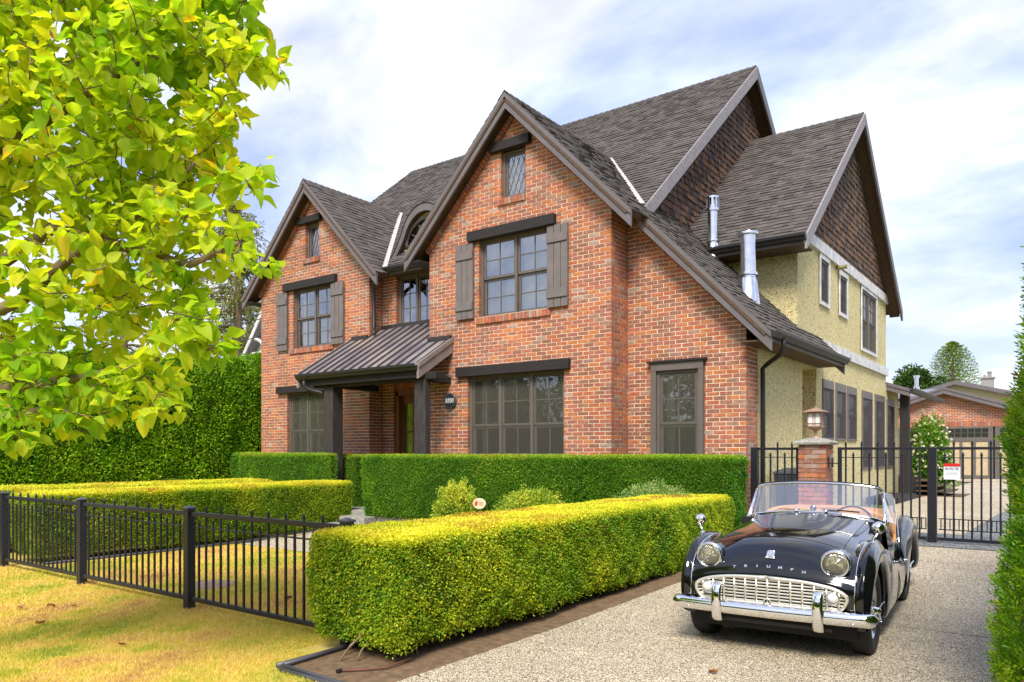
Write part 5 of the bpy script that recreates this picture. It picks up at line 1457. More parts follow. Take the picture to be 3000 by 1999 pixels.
# wheelie bin and tap behind the side fence
bn = empty('refuse_bin', (-3.72, 12.75, .33)); tag(bn, 'dark grey wheeled refuse bin behind the short iron fence panel', 'bin')
BINM = M_simple('bin_plastic', (.035, .04, .055), .5)
m = MB(); m.hexa([(-.19, -.2, .05), (.19, -.2, .05), (.19, .2, .05), (-.19, .2, .05)], [(-.25, -.27, .86), (.25, -.27, .86), (.25, .27, .86), (-.25, .27, .86)]); m.obj('body', BINM, bn, bevel=.02)
m = MB(); m.hexa([(-.27, -.29, .86), (.27, -.29, .86), (.27, .29, .88), (-.27, .29, .88)], [(-.25, -.27, .90), (.25, -.27, .90), (.22, .27, .96), (-.22, .27, .96)]); m.obj('lid', BINM, bn, bevel=.015)
for sx in (-1, 1):
    m = MB(); m.lathe([(0, -.03), (.1, -.03), (.1, .03), (0, .03)], 12, 'x', (sx * .24, .22, .1)); m.obj('wheel', GUTTER, bn)
m = MB(); m.tube([(-3.33, 11.72, .32), (-3.33, 11.72, 1.02), (-3.33, 11.68, 1.06), (-3.42, 11.64, 1.06)], .018, 8); m.lathe([(0, -.02), (.05, -.015), (.05, .015), (0, .02)], 10, 'y', (-3.35, 11.68, 1.10)); tag(m.obj('garden_tap', M_simple('brass_tap', (.45, .38, .24), .4, .6), smooth=True), 'brass garden tap on a standpipe in front of the refuse bin', 'tap')
# house number
pq = empty('house_number_plaque', (-9.60, 10.905, 2.535)); tag(pq, 'round black house number plaque reading 8880 on the brick wall', 'sign')
m = MB(); m.lathe([(0, 0), (.142, 0), (.150, -.006), (.150, -.02), (.138, -.026), (0, -.026)], 32, 'y'); m.obj('disc', M_simple('black_plaque', (.012, .016, .020), .3), pq, smooth=False)
m = MB(); m.lathe([(.134, -.0262), (.142, -.027), (.148, -.0225)], 32, 'y'); m.obj('rim', M_simple('plaque_rim', (.10, .10, .10), .4), pq)
NUM = M_simple('white_numeral', (.9, .9, .9), .5, var=.01)
for i_, ch in enumerate('8880'):
    x = -.081 + i_ * .054; m = MB()
    for (cz_, rz_, rx_) in (((-.022, .023, .0175), (.021, .019, .015)) if ch == '8' else ((0, .042, .0175),)):
        m.tube([(x + rx_ * cos(2 * pi * k / 16), -.029, cz_ + rz_ * sin(2 * pi * k / 16)) for k in range(17)], .0052, 5, cap=False)
    m.obj('numeral', NUM, pq, smooth=True)

# ------------------------------------------------------------------ garage at the end of the drive
gar = empty('garage', (-4.85, 40, .36)); tag(gar, 'brick garage with a low gable and taupe panelled doors at the end of the drive', 'garage')
ginv = Matrix.Translation(gar.location).inverted()
def GP(o): o.parent = gar; o.matrix_parent_inverse = ginv; return o
fGa = Frame((0, 40, 0), (1, 0, 0), (0, 0, 1))
gr_ = MB()
zg = lambda x: 4.50 - .335 * abs(x + 4.85)
GP(brick_wall('brick_wall', fGa, [[(-8.8, .36), (-.9, .36), (-.9, zg(-.9) - .2), (-4.85, 4.28), (-8.8, zg(-8.8) - .2)], rect(-6.9, -1.2, .36, 2.72)], None, sink=gr_, cand=False, course=.075, bl=.225))
for i in range(74): piece(gr_, fGa, -6.9 + i * .077 + .006, -6.9 + (i + 1) * .077 - .006, -6.9 + i * .077 + .006, -6.9 + (i + 1) * .077 - .006, 2.73, 2.93, .1, .012, random.random())
GP(gr_.obj('brickwork', BRICK, kind='stuff'))
m = MB(); m.box(-8.8, -.9, 40.12, 46, .36, 3.2); GP(m.obj('garage_body', INNER))
for x0, x1 in ((-9.2, -4.85), (-4.85, -.5)):
    m = MB(); A = [(x0, 39.6, zg(x0)), (x1, 39.6, zg(x1)), (x1, 47, zg(x1)), (x0, 47, zg(x0))]; m.hexa([(a, b, c_ - .12) for a, b, c_ in A], A); o = GP(m.obj('roof', SHINGLE))
    sh = MB(); bg_ = []
    n_ = Vector((-(zg(x1) - zg(x0)), 0, x1 - x0)).normalized(); U = Vector((0, 0, 1)).cross(n_).normalized(); V_ = n_.cross(U); fr = Frame(A[0], U, V_)
    lp = [((Vector(p) - Vector(A[0])).dot(U), (Vector(p) - Vector(A[0])).dot(V_)) for p in A]
    shingles(fr, [lp], sh, bg_, expo=.18, wmin=.3, wmax=.6, front=False); GP(sh.obj('roof_shingles', SHINGLE, kind='stuff'))
    m = MB(); a_, b_ = ((x0, zg(x0)), (x1, zg(x1)))
    m.hexa([(a_[0], 39.55, a_[1] + .02), (b_[0], 39.55, b_[1] + .02), (b_[0], 39.55, b_[1] - .26), (a_[0], 39.55, a_[1] - .26)], [(a_[0], 39.6, a_[1] + .02), (b_[0], 39.6, b_[1] + .02), (b_[0], 39.6, b_[1] - .26), (a_[0], 39.6, a_[1] - .26)])
    m.hexa([(a_[0], 39.52, a_[1] + .03), (b_[0], 39.52, b_[1] + .03), (b_[0], 39.52, b_[1] - .08), (a_[0], 39.52, a_[1] - .08)], [(a_[0], 39.55, a_[1] + .03), (b_[0], 39.55, b_[1] + .03), (b_[0], 39.55, b_[1] - .08), (a_[0], 39.55, a_[1] - .08)]); GP(m.obj('bargeboard', TRIM))
GTAN = M_simple('tan_door_panel', (.47, .37, .22), .7)
GDR = M_simple('garage_door_paint', (.115, .098, .09), .6)
for d0 in (-6.9, -4.92 - .0, -2.9):
    d1 = min(d0 + 1.98, -1.2) if d0 > -3 else d0 + 1.98
    m = MB(); m.box(d0 + .02, d1 - .02, 40.03, 40.06, .36, 2.70); dr = GP(m.obj('garage_door', GTAN))
    m = MB()
    w = (d1 - d0 - .04)
    m.box(d0 + .02, d0 + .20, 40.0, 40.03, .36, 2.70); m.box(d1 - .20, d1 - .02, 40.0, 40.03, .36, 2.70)
    m.box(d0 + .2, d1 - .2, 40.0, 40.03, .36, .50); m.box(d0 + .2, d1 - .2, 40.0, 40.03, 2.03, 2.22); m.box(d0 + .2, d1 - .2, 40.0, 40.03, 2.62, 2.70)
    iw = (w - .36) / 3
    for k in (1, 2): m.box(d0 + .2 + k * iw - .055, d0 + .2 + k * iw + .055, 40.0, 40.03, .50, 2.03)
    for k in range(1, 6): m.box(d0 + .2 + k * iw / 2 - .012, d0 + .2 + k * iw / 2 + .012, 40.0, 40.02, 2.22, 2.62)
    m.box(d0 + .2, d1 - .2, 40.0, 40.02, 2.41, 2.43)
    m.obj('door_frame', GDR, dr)
    m = MB(); m.face([(d0 + .2, 40.025, 2.22), (d1 - .2, 40.025, 2.22), (d1 - .2, 40.025, 2.62), (d0 + .2, 40.025, 2.62)]); m.obj('door_window', M_simple('dark_pane', (.03, .035, .03), .08) if 'dark_pane' not in bpy.data.materials else bpy.data.materials['dark_pane'], dr)

# ------------------------------------------------------------------ neighbours and far trees
CREAM = M_simple('cream_siding', (.52, .47, .27), .8)
WSIDE = M_simple('white_siding', (.70, .70, .66), .8)
GROOF = M_simple('grey_far_roof', (.20, .20, .225), .9, var=.25, vs=8)
def far_house(name, label, x0, x1, y0, y1, zw, zr, xr, wall, axis='y', chim=None):
    H_ = empty(name, ((x0 + x1) / 2, (y0 + y1) / 2, 0)); tag(H_, label, 'house'); inv = Matrix.Translation(H_.location).inverted()
    def P(o): o.parent = H_; o.matrix_parent_inverse = inv; return o
    m = MB(); m.box(x0, x1, y0, y1, 0, zw)
    m.face([(x0, y0, zw), (x1, y0, zw), (xr, y0, zr - .1)]); m.face([(x0, y1, zw), (xr, y1, zr - .1), (x1, y1, zw)]); P(m.obj('wall', wall))
    for a in (x0 - .5, x1 + .5):
        sl = (zr - zw) / abs(xr - (x0 if a < xr else x1)); za = zw - sl * .5
        m = MB(); m.hexa([(a, y0 - .5, za), (xr, y0 - .5, zr), (xr, y1 + .5, zr), (a, y1 + .5, za)], [(a, y0 - .5, za + .12), (xr, y0 - .5, zr + .12), (xr, y1 + .5, zr + .12), (a, y1 + .5, za + .12)]); P(m.obj('roof', GROOF))
        m = MB(); m.hexa([(a, y0 - .54, za - .12), (xr, y0 - .54, zr - .12), (xr, y0 - .54, zr + .14), (a, y0 - .54, za + .14)], [(a, y0 - .5, za - .12), (xr, y0 - .5, zr - .12), (xr, y0 - .5, zr + .14), (a, y0 - .5, za + .14)]); P(m.obj('bargeboard', WHITEW if wall is WSIDE else TRIM))
    return H_, P
h_, P_ = far_house('neighbour_house', 'white gabled neighbouring house behind the cedar wall', -28.4, -23.0, 19.5, 28, 5.7, 9.2, -25.7, WSIDE)
m = MB(); m.tube([(-27.7 + .9 * cos(radians(a)), 19.0, 5.3 + 1.0 * sin(radians(a))) for a in range(0, 95, 12)], .07, 6); m.box(-27.9, -26.2, 18.97, 19.05, 5.6, 5.75); P_(m.obj('gable_brace', WHITEW))
m = MB(); m.hexa([(-34, 20.5, 5.0), (-28.0, 20.5, 5.0), (-28.0, 25, 7.2), (-34, 25, 7.2)], [(-34, 20.5, 5.15), (-28.0, 20.5, 5.15), (-28.0, 25, 7.35), (-34, 25, 7.35)]); m.box(-33.5, -28.4, 21.5, 27, 0, 5.5); P_(m.obj('side_roof', GROOF))
h2, P2_ = far_house('cream_house', 'low cream gabled house with a grey roof behind the garage', -10, -2.6, 57.5, 68, 5.1, 6.1, -6.3, CREAM)
h3, P3_ = far_house('grey_roof_house', 'far grey roofed house with a stone chimney, right of the cream gable', -6, 6, 66, 76, 5.0, 6.3, 1.0, CREAM)
m = MB(); m.box(-5.5, -4.75, 64.6, 65.2, 5, 6.9); m.box(-5.58, -4.67, 64.52, 65.28, 6.9, 7.0); m.lathe([(.14, 7.0), (.12, 7.3), (.16, 7.32), (.16, 7.42)], 10, 'z', (-5.0, 64.9, 0)); m.lathe([(.10, 7.0), (.09, 7.18)], 10, 'z', (-5.3, 64.9, 0)); P3_(m.obj('chimney', STONEC))
m = MB(); m.hexa([(-16, 47.5, 4.6), (-6.4, 47.5, 4.6), (-6.4, 53, 5.35), (-16, 53, 5.35)], [(-16, 47.5, 4.7), (-6.4, 47.5, 4.7), (-6.4, 53, 5.45), (-16, 53, 5.45)]); m.box(-15.5, -6.8, 48, 56, 0, 4.6)
o = m.obj('shed', GROOF); tag(o, 'flat grey roof seen over the side porch, carrying a steel vent', 'shed')
m = MB(); m.lathe([(.16, 4.6), (.16, 5.35), (.11, 5.36), (.11, 5.85), (.16, 5.86), (.16, 6.0), (0, 6.02)], 12, 'z', (-7.4, 49.3, 0)); tag(m.obj('roof_vent', GALV), 'steel flue pipe on the flat grey roof behind the garage', 'vent')

FT = M_leaf('far_tree_leaf', [(0, (.012, .045, .010)), (.4, (.035, .085, .014)), (.7, (.08, .14, .02)), (1, (.17, .22, .035))], .2, patch=.5)
CF2 = M_leaf('monkey_puzzle_needles', [(0, (.03, .08, .012)), (.4, (.10, .18, .02)), (.7, (.22, .30, .03)), (1, (.40, .44, .06))], .2, patch=.4)
CF = M_leaf('conifer_needles', [(0, (.05, .08, .015)), (.4, (.13, .16, .03)), (.7, (.24, .26, .05)), (1, (.38, .34, .08))], .25, patch=.4)
def round_tree(name, label, c, rad, n, ls, mat, trunk_r=.18, cat='tree', group=None, lobes=9):
    L_ = [(np.array(c) + unit(rng.normal(size=3)) * np.array(rad) * .55, np.array(rad) * rng.uniform(.35, .6)) for _ in range(lobes)] + [(np.array(c), np.array(rad) * .7)]
    Ps, Ns = [], []
    for q, r in L_:
        k = n // len(L_); d = unit(rng.normal(size=(k, 3))); Ps.append(q + d * r * rng.uniform(.7, 1.05, (k, 1))); Ns.append(d)
    P, N = np.concatenate(Ps), np.concatenate(Ns)
    V, F = small_leaves(P, N, ls, ls * .6, .8)
    g_ = gz(0, c[1])
    m = MB(); m.tube([(c[0], c[1], g_), (c[0] + .1, c[1], c[2] * .5), (c[0], c[1], c[2])], [trunk_r, trunk_r * .7, trunk_r * .3], 8)
    t = m.obj(name, BARK, smooth=True)
    for q, r in L_[:6]:
        mm = MB(); mm.tube([(c[0], c[1], c[2] * .55), tuple((q + np.array([c[0], c[1], c[2] * .6])) / 2), tuple(q)], [trunk_r * .5, trunk_r * .3, trunk_r * .1], 6); mm.obj('limb', BARK, t, smooth=True)
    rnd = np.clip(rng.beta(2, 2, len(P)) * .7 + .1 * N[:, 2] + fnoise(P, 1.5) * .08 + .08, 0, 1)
    np_mesh('crown', V, F, np.repeat(rnd, 2), mat, t)
    tag(t, label, cat, group)
    return t
round_tree('broadleaf_tree', 'rounded dark green tree behind the garage, left of the tall symmetrical one', (-11.7, 78.6, 6.4), (2.9, 2.6, 3.1), 9000, .34, FT)
# monkey puzzle: whorls of upcurved arms
def monkey(c, H_, R):
    m = MB(); m.tube([(c[0], c[1], 0), (c[0], c[1], H_ - .3)], [.3, .06], 8); t = m.obj('monkey_puzzle_tree', BARK, smooth=True)
    Ps, Ns = [], []
    lv = 26
    for i in range(lv):
        f = i / (lv - 1); z = 4.6 + f * (H_ - 4.9); R_i = R * sqrt(max(0.03, 1 - (f * .99) ** 2.2))
        for k in range(13):
            a = k * 2 * pi / 13 + i * .7 + random.uniform(-.1, .1); q = np.linspace(.12, 1, 15)
            x = c[0] + np.cos(a) * q * R_i; y = c[1] + np.sin(a) * q * R_i; zc = z + (-.25 * q + .55 * q ** 3) * R_i * .35 + .25 * (1 - q)
            pts = np.stack([x, y, zc], 1)
            for _ in range(3): Ps.append(pts + rng.normal(size=pts.shape) * .04); Ns.append(unit(np.stack([np.cos(a) * np.ones(15), np.sin(a) * np.ones(15), .6 * np.ones(15)], 1)))
    P, N = np.concatenate(Ps), np.concatenate(Ns)
    V, F = small_leaves(P, N, .22, .075, .6)
    np_mesh('crown', V, F, np.repeat(np.clip(rng.beta(2, 2, len(P)) * .8 + .2, 0, 1), 2), CF2, t)
    tag(t, 'tall symmetrical monkey puzzle tree with whorled arms against the sky', 'tree')
monkey((-9.78, 86.3), 12.5, 2.75)
# drooping conifers behind the cedar wall
def conifer(c, H_, R, n_b, label, seed=0):
    m = MB(); m.tube([(c[0], c[1], 0), (c[0], c[1], H_ * .5), (c[0] + .3, c[1], H_)], [.42, .28, .05], 8); t = m.obj('conifer_tree', BARK, smooth=True)
    Ps, Ns = [], []; bm_ = MB()
    for i in range(n_b):
        f = random.random() ** .8; z = 2 + f * (H_ - 2.2); L = R * (1 - f) ** .7 * random.uniform(.7, 1.1) + .4; a = random.uniform(0, 2 * pi)
        q = np.linspace(0.1, 1, 14)
        pts = np.stack([c[0] + np.cos(a) * q * L, c[1] + np.sin(a) * q * L, z + (.25 * q - .55 * q ** 2) * L], 1)
        bm_.tube([tuple(p) for p in pts[::4]], [.05, .035, .02, .01], 4)
        for _ in range(6):
            Ps.append(pts + rng.normal(size=pts.shape) * np.array([.16, .16, .08]) - np.array([0, 0, 1]) * (rng.random((14, 1)) ** 2) * .5); Ns.append(np.tile(unit(np.array([np.cos(a), np.sin(a), -.7])), (14, 1)))
    bm_.obj('branches', BARK, t)
    P, N = np.concatenate(Ps), np.concatenate(Ns)
    V, F = small_leaves(P, N, .24, .07, .7, .2)
    np_mesh('crown', V, F, np.repeat(np.clip(rng.beta(2, 2, len(P)) * .9 + .05, 0, 1), 2), CF, t)
    tag(t, label, 'tree', 'conifers behind the neighbouring roof')
conifer((-40.0, 26.3), 16.6, 6.2, 170, 'tall drooping conifer behind the neighbouring roof, against the sky beside the brick gable')
conifer((-49, 24.0), 15.0, 6.0, 110, 'drooping conifer mostly hidden behind the leafy branches, left of the taller one')
conifer((-46, 31), 13.0, 6.5, 110, 'shorter dark conifer filling the gap below the tall one')
# cables
for i, (a, b) in enumerate((((-28.8, 16.0, 6.97), (-16.6, 11.9, 5.20)), ((-28.8, 16.1, 6.82), (-16.6, 12.0, 5.12)), ((-29.0, 15.6, 6.0), (-16.6, 11.9, 4.62)))):
    p = [Vector(a).lerp(Vector(b), t / 10) - Vector((0, 0, 1.2 * (t / 10) * (1 - t / 10))) for t in range(11)]
    m = MB(); m.tube(p, .014, 4); tag(m.obj('overhead_cable', GUTTER, smooth=True), ['upper black service cable running to the side of the brick house', 'twin black service cable just below the top one', 'lowest slack black cable crossing before the white gable'][i], 'cable')
# the trees across the street (behind the camera, seen only in reflections)
for i, (x, y, r) in enumerate(((-26, -24, 4.2), (-17, -26, 4.8), (-9, -25, 4.0), (-1, -27, 5.0), (8, -25, 4.4), (17, -26, 5.0), (-36, -26, 5))):
    round_tree('street_tree', ['broad green tree across the street'][0], (x, y, 5.0 + r * .2), (r, r, r * .85), 1500, .8, FT, .25, group='trees across the street')

hedge('added_reflection_hedge', 'unseen dark hedge across the street, added for the window reflections', -48, 22, -22.5, -21.5, 3.6, 14000, FT, (.35, .2), zb=0)  # unseen hedge, added to hide sky gaps between the reflected trees
# ------------------------------------------------------------------ foreground tree with big yellow-green leaves
def cwp(xr, zf, z):
    th = radians(36.7); return np.array([xr * cos(th) - zf * sin(th), xr * sin(th) + zf * cos(th), z])
LF = M_leaf('tulip_leaf', [(0.0, (0.13, 0.30, 0.015)), (0.25, (0.29, 0.49, 0.02)), (0.5, (0.52, 0.63, 0.03)), (0.7, (0.66, 0.68, 0.035)), (0.86, (0.80, 0.68, 0.04)), (0.95, (0.80, 0.52, 0.03)), (1.0, (0.42, 0.20, 0.04))], 0.58, 0.6, patch=.9, patchamt=.16)
def tree():
    base = cwp(-4.55, 4.9, 0)
    m = MB()
    tr = [base, base + [.03, 0, 1.0], base + [.02, .05, 2.0], base + [.1, .1, 3.2], base + [.12, .05, 4.6]]
    m.tube([tuple(p) for p in tr], [.15, .125, .11, .075, .035], 12)
    root = m.obj('broadleaf_tree', BARK, smooth=True)
    tag(root, 'large yellow green leafed tree filling the upper left corner', 'tree')
    # crown made of ellipsoid masses (camera-right, depth, height, radii)
    E_ = []
    def el(px, py, r, zf, dr=1.0, dz=1.0):
        s = zf / 2214
        E_.append(((px - 1500) * s, zf, 1.55 + (1325 - py) * s, r * s, r * s * dr, r * s * dz))
    el(250, 330, 400, 4.7, 1.0, 1.0); el(560, 120, 235, 4.6); el(735, 190, 95, 4.4); el(650, 330, 105, 4.5); el(560, 470, 170, 4.6); el(715, 520, 85, 4.3, 1, 1.1)
    el(560, 690, 190, 4.5); el(730, 725, 70, 4.3); el(790, 780, 34, 4.2); el(300, 800, 300, 4.7, 1, .95); el(560, 950, 130, 4.5); el(570, 1035, 85, 4.4, 1.2, .8); el(150, 1120, 200, 4.6); el(420, 1110, 130, 4.5, 1, .9)
    el(470, 1180, 75, 4.4, 1, .7); el(265, 1215, 70, 4.4, 1, .7); el(60, 1240, 80, 4.3, 1, 1.0); el(620, -80, 180, 4.6); el(150, -150, 400, 4.8); el(-350, 300, 480, 4.8); el(-300, 900, 380, 4.8); el(-300, -200, 400, 4.9)
    vol = np.array([a[3] ** 1.0 * a[4] * a[5] for a in E_]); vol = vol ** .72; vol /= vol.sum()
    skel = [np.array(tr[2]), np.array(tr[3]), np.array(tr[4])]
    pts_lv = []
    limbs = MB()
    for q in ([(-3.6, 4.75, 2.30), (-3.05, 4.7, 2.50), (-2.6, 4.65, 2.85), (-2.2, 4.6, 3.05), (-1.9, 4.5, 3.3)], [(-3.7, 4.9, 2.0), (-3.1, 4.7, 1.95), (-2.6, 4.6, 2.0), (-2.15, 4.5, 2.1)], [(-3.8, 4.9, 3.2), (-3.2, 4.8, 3.5), (-2.6, 4.7, 3.8), (-2.1, 4.6, 4.1)],
              [(-3.9, 4.9, 1.75), (-3.3, 4.7, 1.75), (-2.8, 4.55, 1.85)], [(-3.6, 4.9, 2.6), (-2.9, 4.75, 3.0), (-2.3, 4.6, 2.75), (-1.9, 4.45, 2.68), (-1.55, 4.3, 2.72)], [(-4.0, 4.9, 3.9), (-3.4, 4.9, 4.4), (-2.8, 4.7, 4.6)]):
        s = cwp(-4.5, 4.9, max(1.3, q[0][2] - .35)); P = [s] + [cwp(*a) for a in q]
        P = [p + (rng.normal(size=3) * .02 if i else 0) for i, p in enumerate(P)]
        lb = MB(); lb.tube([tuple(p) for p in P], list(np.linspace(.055, .012, len(P))), 8); lb.obj('limb', BARK, root, smooth=True)
        for a, b in zip(P, P[1:]):
            for t in np.linspace(0, 1, 5): skel.append(a * (1 - t) + b * t)
    # twigs grow to random points of the crown
    K = 2500
    tips = []
    for _ in range(K):
        e = E_[rng.choice(len(E_), p=vol)]
        d = unit(rng.normal(size=3)); rr = rng.random() ** .45 * .93
        tips.append(cwp(e[0] + d[0] * e[3] * rr, e[1] + d[1] * e[4] * rr, e[2] + d[2] * e[5] * rr))
    tips.sort(key=lambda p: min(np.linalg.norm(p - s) for s in skel[:20]))
    tw = MB(); S = list(skel)
    Lp, Ld = [], []
    for tp in tips:
        A = np.array(S); dd = np.linalg.norm(A - tp, axis=1) + np.maximum(0, A[:, 2] - tp[2]) * .3
        s = A[int(np.argmin(dd))]; L = np.linalg.norm(tp - s)
        mid = (s + tp) / 2 + rng.normal(size=3) * L * .06 - np.array([0, 0, L * .05])
        tw.tube([tuple(s), tuple(mid), tuple(tp)], [.0045 + L * .004, .004, .0022], 4, cap=False)
        S += [mid, tp]
        k = int(4 + min(L, .5) * 16)
        for j in range(k):
            t = 1 - (j / k) * .85 * (1 if L > .2 else .6)
            p = (1 - t) ** 2 * s + 2 * t * (1 - t) * mid + t * t * tp
            od = unit(tp - s + rng.normal(size=3) * .12)
            sd = unit(np.cross(od, rng.normal(size=3)))
            Lp.append(p); Ld.append(unit(od * rng.uniform(.1, .9) + sd + np.array([0, 0, -.15])))
    tw.obj('twigs', BARK, root, kind='stuff')
    Lp, Ld = np.array(Lp), np.array(Ld); n = len(Lp)
    # leaf template: broad with a short point, folded and drooping
    nu, nv = 6, 5
    T = []
    for i in range(nu):
        u = i / (nu - 1); w = .42 * (sin(pi * min(1, u ** .8 * .97 + .02)) ** .7) * (1.0 - .30 * u)
        for j in range(nv):
            v = (j / (nv - 1) - .5) * 2
            T.append((u, w * v, .13 * abs(v) - .30 * u * u + .035 * sin(7 * u + 2.5 * v) * abs(v)))
    T = np.array(T)
    TF = np.array([(i * nv + j, i * nv + j + 1, (i + 1) * nv + j + 1, (i + 1) * nv + j) for i in range(nu - 1) for j in range(nv - 1)])
    size = rng.uniform(.055, .13, n)
    pet = .03
    X = unit(Ld); up = np.array([0, 0, 1.0]) + rng.normal(size=(n, 3)) * .38
    Yv = unit(np.cross(up, X)); Zv = np.cross(X, Yv)
    start = Lp + X * pet
    rnd = np.clip(.50 + rng.normal(size=n) * .13 + fnoise(Lp, 2.2) * .10 + (rng.random(n) < .03) * .34, 0, .999)
    d = np.linalg.norm(start - np.array([0, 0, 1.55]), axis=1)
    xr = start @ np.array([cos(radians(36.7)), sin(radians(36.7)), 0]); zf = start @ np.array([-sin(radians(36.7)), cos(radians(36.7)), 0])
    inview = (xr / zf > -.67) & ((start[:, 2] - 1.55) / zf < .58)
    front = np.argsort(np.where(inview, d - size * 6, 99))[:300]
    fs = set(front.tolist())
    rest = np.array([i for i in range(n) if i not in fs])
    k = len(T)
    tj = 1 + rng.normal(size=(len(rest), 1)) * .0
    bend = rng.uniform(.3, 1.6, (len(rest), 1)); fold = rng.uniform(.4, 1.5, (len(rest), 1))
    Tz = (.20 * np.abs(T[:, 1] / .42))[None] * fold - (.30 * T[:, 0] ** 2)[None] * bend + (.05 * np.sin(8 * T[:, 0] + 9 * T[:, 1]))[None]
    V = start[rest][:, None, :] + size[rest][:, None, None] * (T[None, :, 0:1] * X[rest][:, None, :] + T[None, :, 1:2] * Yv[rest][:, None, :] + Tz[..., None] * Zv[rest][:, None, :])
    F = (TF[None] + (np.arange(len(rest)) * k)[:, None, None]).reshape(-1, 4)
    np_mesh('foliage', V.reshape(-1, 3), F, np.repeat(rnd[rest], len(TF)), LF, root, kind='stuff', smooth=True)
    tmpl = {}
    for i in front:
        key = (int(rnd[i] * 10), int(i) % 3)
        if key not in tmpl:
            bd, fo = (.5, 1.0, 1.5)[key[1]], (1.3, .6, 1.0)[key[1]]
            tz = .20 * np.abs(T[:, 1] / .42) * fo - .30 * T[:, 0] ** 2 * bd + .05 * np.sin(8 * T[:, 0] + 9 * T[:, 1] + key[1])
            me = bpy.data.meshes.new('leaf'); me.from_pydata([(a[0], a[1], z) for a, z in zip(T, tz)], [], [tuple(int(q) for q in f) for f in TF]); me.materials.append(LF)
            at = me.attributes.new('rnd', 'FLOAT', 'FACE'); at.data.foreach_set('value', [(key[0] + .5) / 10] * len(TF)); me.polygons.foreach_set('use_smooth', [True] * len(TF))
            tmpl[key] = me
        o = link('leaf', tmpl[key], root)
        R = Matrix((Vector(X[i]), Vector(Yv[i]), Vector(Zv[i]))).transposed().to_4x4()
        o.matrix_basis = Matrix.Translation(Vector(start[i])) @ R @ Matrix.Scale(float(size[i]), 4)
tree()

# ------------------------------------------------------------------ the black roadster
def _paint():
    m = NT('black_car_paint')
    m.col((0.004, 0.004, 0.005)).rough(0.12).set(**{'Specular_IOR_Level': 0.2, 'Coat_Weight': 1.0, 'Coat_Roughness': 0.012, 'Coat_IOR': 1.5})
    return m.mat
PAINT = _paint()
CHROME = M_simple('chrome', (0.82, 0.83, 0.85), 0.045, 1.0, var=0.02)
RUBBER = M_simple('tyre_rubber', (0.012, 0.012, 0.013), 0.75, var=0.25, vs=40)
BLACKM = M_simple('matt_black', (0.008, 0.008, 0.008), 0.8, var=0.1)
TAN = M_simple('tan_leather', (0.60, 0.30, 0.12), 0.45, var=0.12, vs=12, bump=0.2)
IVORY = M_simple('satin_grille_metal', (0.80, 0.77, 0.68), 0.28, 0.75, var=0.05)
LENS = M_simple('frosted_lens', (0.72, 0.70, 0.68), 0.12, 0.0, var=0.1)
REFL = M_simple('lamp_reflector', (0.88, 0.87, 0.80), 0.10, 1.0, var=0.03)
def _lamp_lens():
    m = NT('headlight_lens')
    w = m.n('ShaderNodeTexWave'); w.inputs['Scale'].default_value = 30; w.bands_direction = 'X'; m.l(m.loc(), w.inputs['Vector'])
    b = m.n('ShaderNodeBump'); b.inputs['Strength'].default_value = .6; b.inputs['Distance'].default_value = .003; m.l(w.outputs['Color'], b.inputs['Height'])
    g = m.n('ShaderNodeBsdfGlossy'); g.inputs['Roughness'].default_value = .06; m.l(b.outputs[0], g.inputs['Normal'])
    t = m.n('ShaderNodeBsdfTransparent'); t.inputs[0].default_value = (.96, .95, .86, 1)
    d = m.n('ShaderNodeBsdfDiffuse'); d.inputs[0].default_value = (.7, .68, .5, 1)
    f = m.n('ShaderNodeFresnel'); m.l(b.outputs[0], f.inputs['Normal'])
    m1 = m.n('ShaderNodeMixShader'); m1.inputs[0].default_value = .16; m.l(t.outputs[0], m1.inputs[1]); m.l(d.outputs[0], m1.inputs[2])
    m2 = m.n('ShaderNodeMixShader'); m.l(m.math('ADD', f.outputs[0], .06), m2.inputs[0]); m.l(m1.outputs[0], m2.inputs[1]); m.l(g.outputs[0], m2.inputs[2])
    m.l(m2.outputs[0], m.o.inputs['Surface']); m.t.nodes.remove(m.b)
    return m.mat
HEADL = _lamp_lens()
YAW = radians(3.7)
car = empty('roadster', (-1.885, 6.19, 0.022), YAW); tag(car, 'black open top classic roadster with chrome grille parked on the driveway', 'car')
car.rotation_euler = (radians(1.15) , 0, YAW)
def catmull(P, k):
    """P: list of points; k segments between neighbours"""
    P = [np.array(p, float) for p in P]; out = []
    for i in range(len(P) - 1):
        p0 = P[i - 1] if i else 2 * P[0] - P[1]; p1, p2 = P[i], P[i + 1]; p3 = P[i + 2] if i + 2 < len(P) else 2 * P[-1] - P[-2]
        for j in range(k):
            t = j / k
            out.append(.5 * ((2 * p1) + (-p0 + p2) * t + (2 * p0 - 5 * p1 + 4 * p2 - p3) * t * t + (-p0 + 3 * p1 - 3 * p2 + p3) * t ** 3))
    out.append(P[-1]); return out
def surf(G, ku, kv):
    A = [catmull(row, kv) for row in G]
    cols = [catmull([A[i][j] for i in range(len(A))], ku) for j in range(len(A[0]))]
    return [[cols[j][i] for j in range(len(cols))] for i in range(len(cols[0]))]
def two_sided(build):
    for s in (1, -1): build(s)
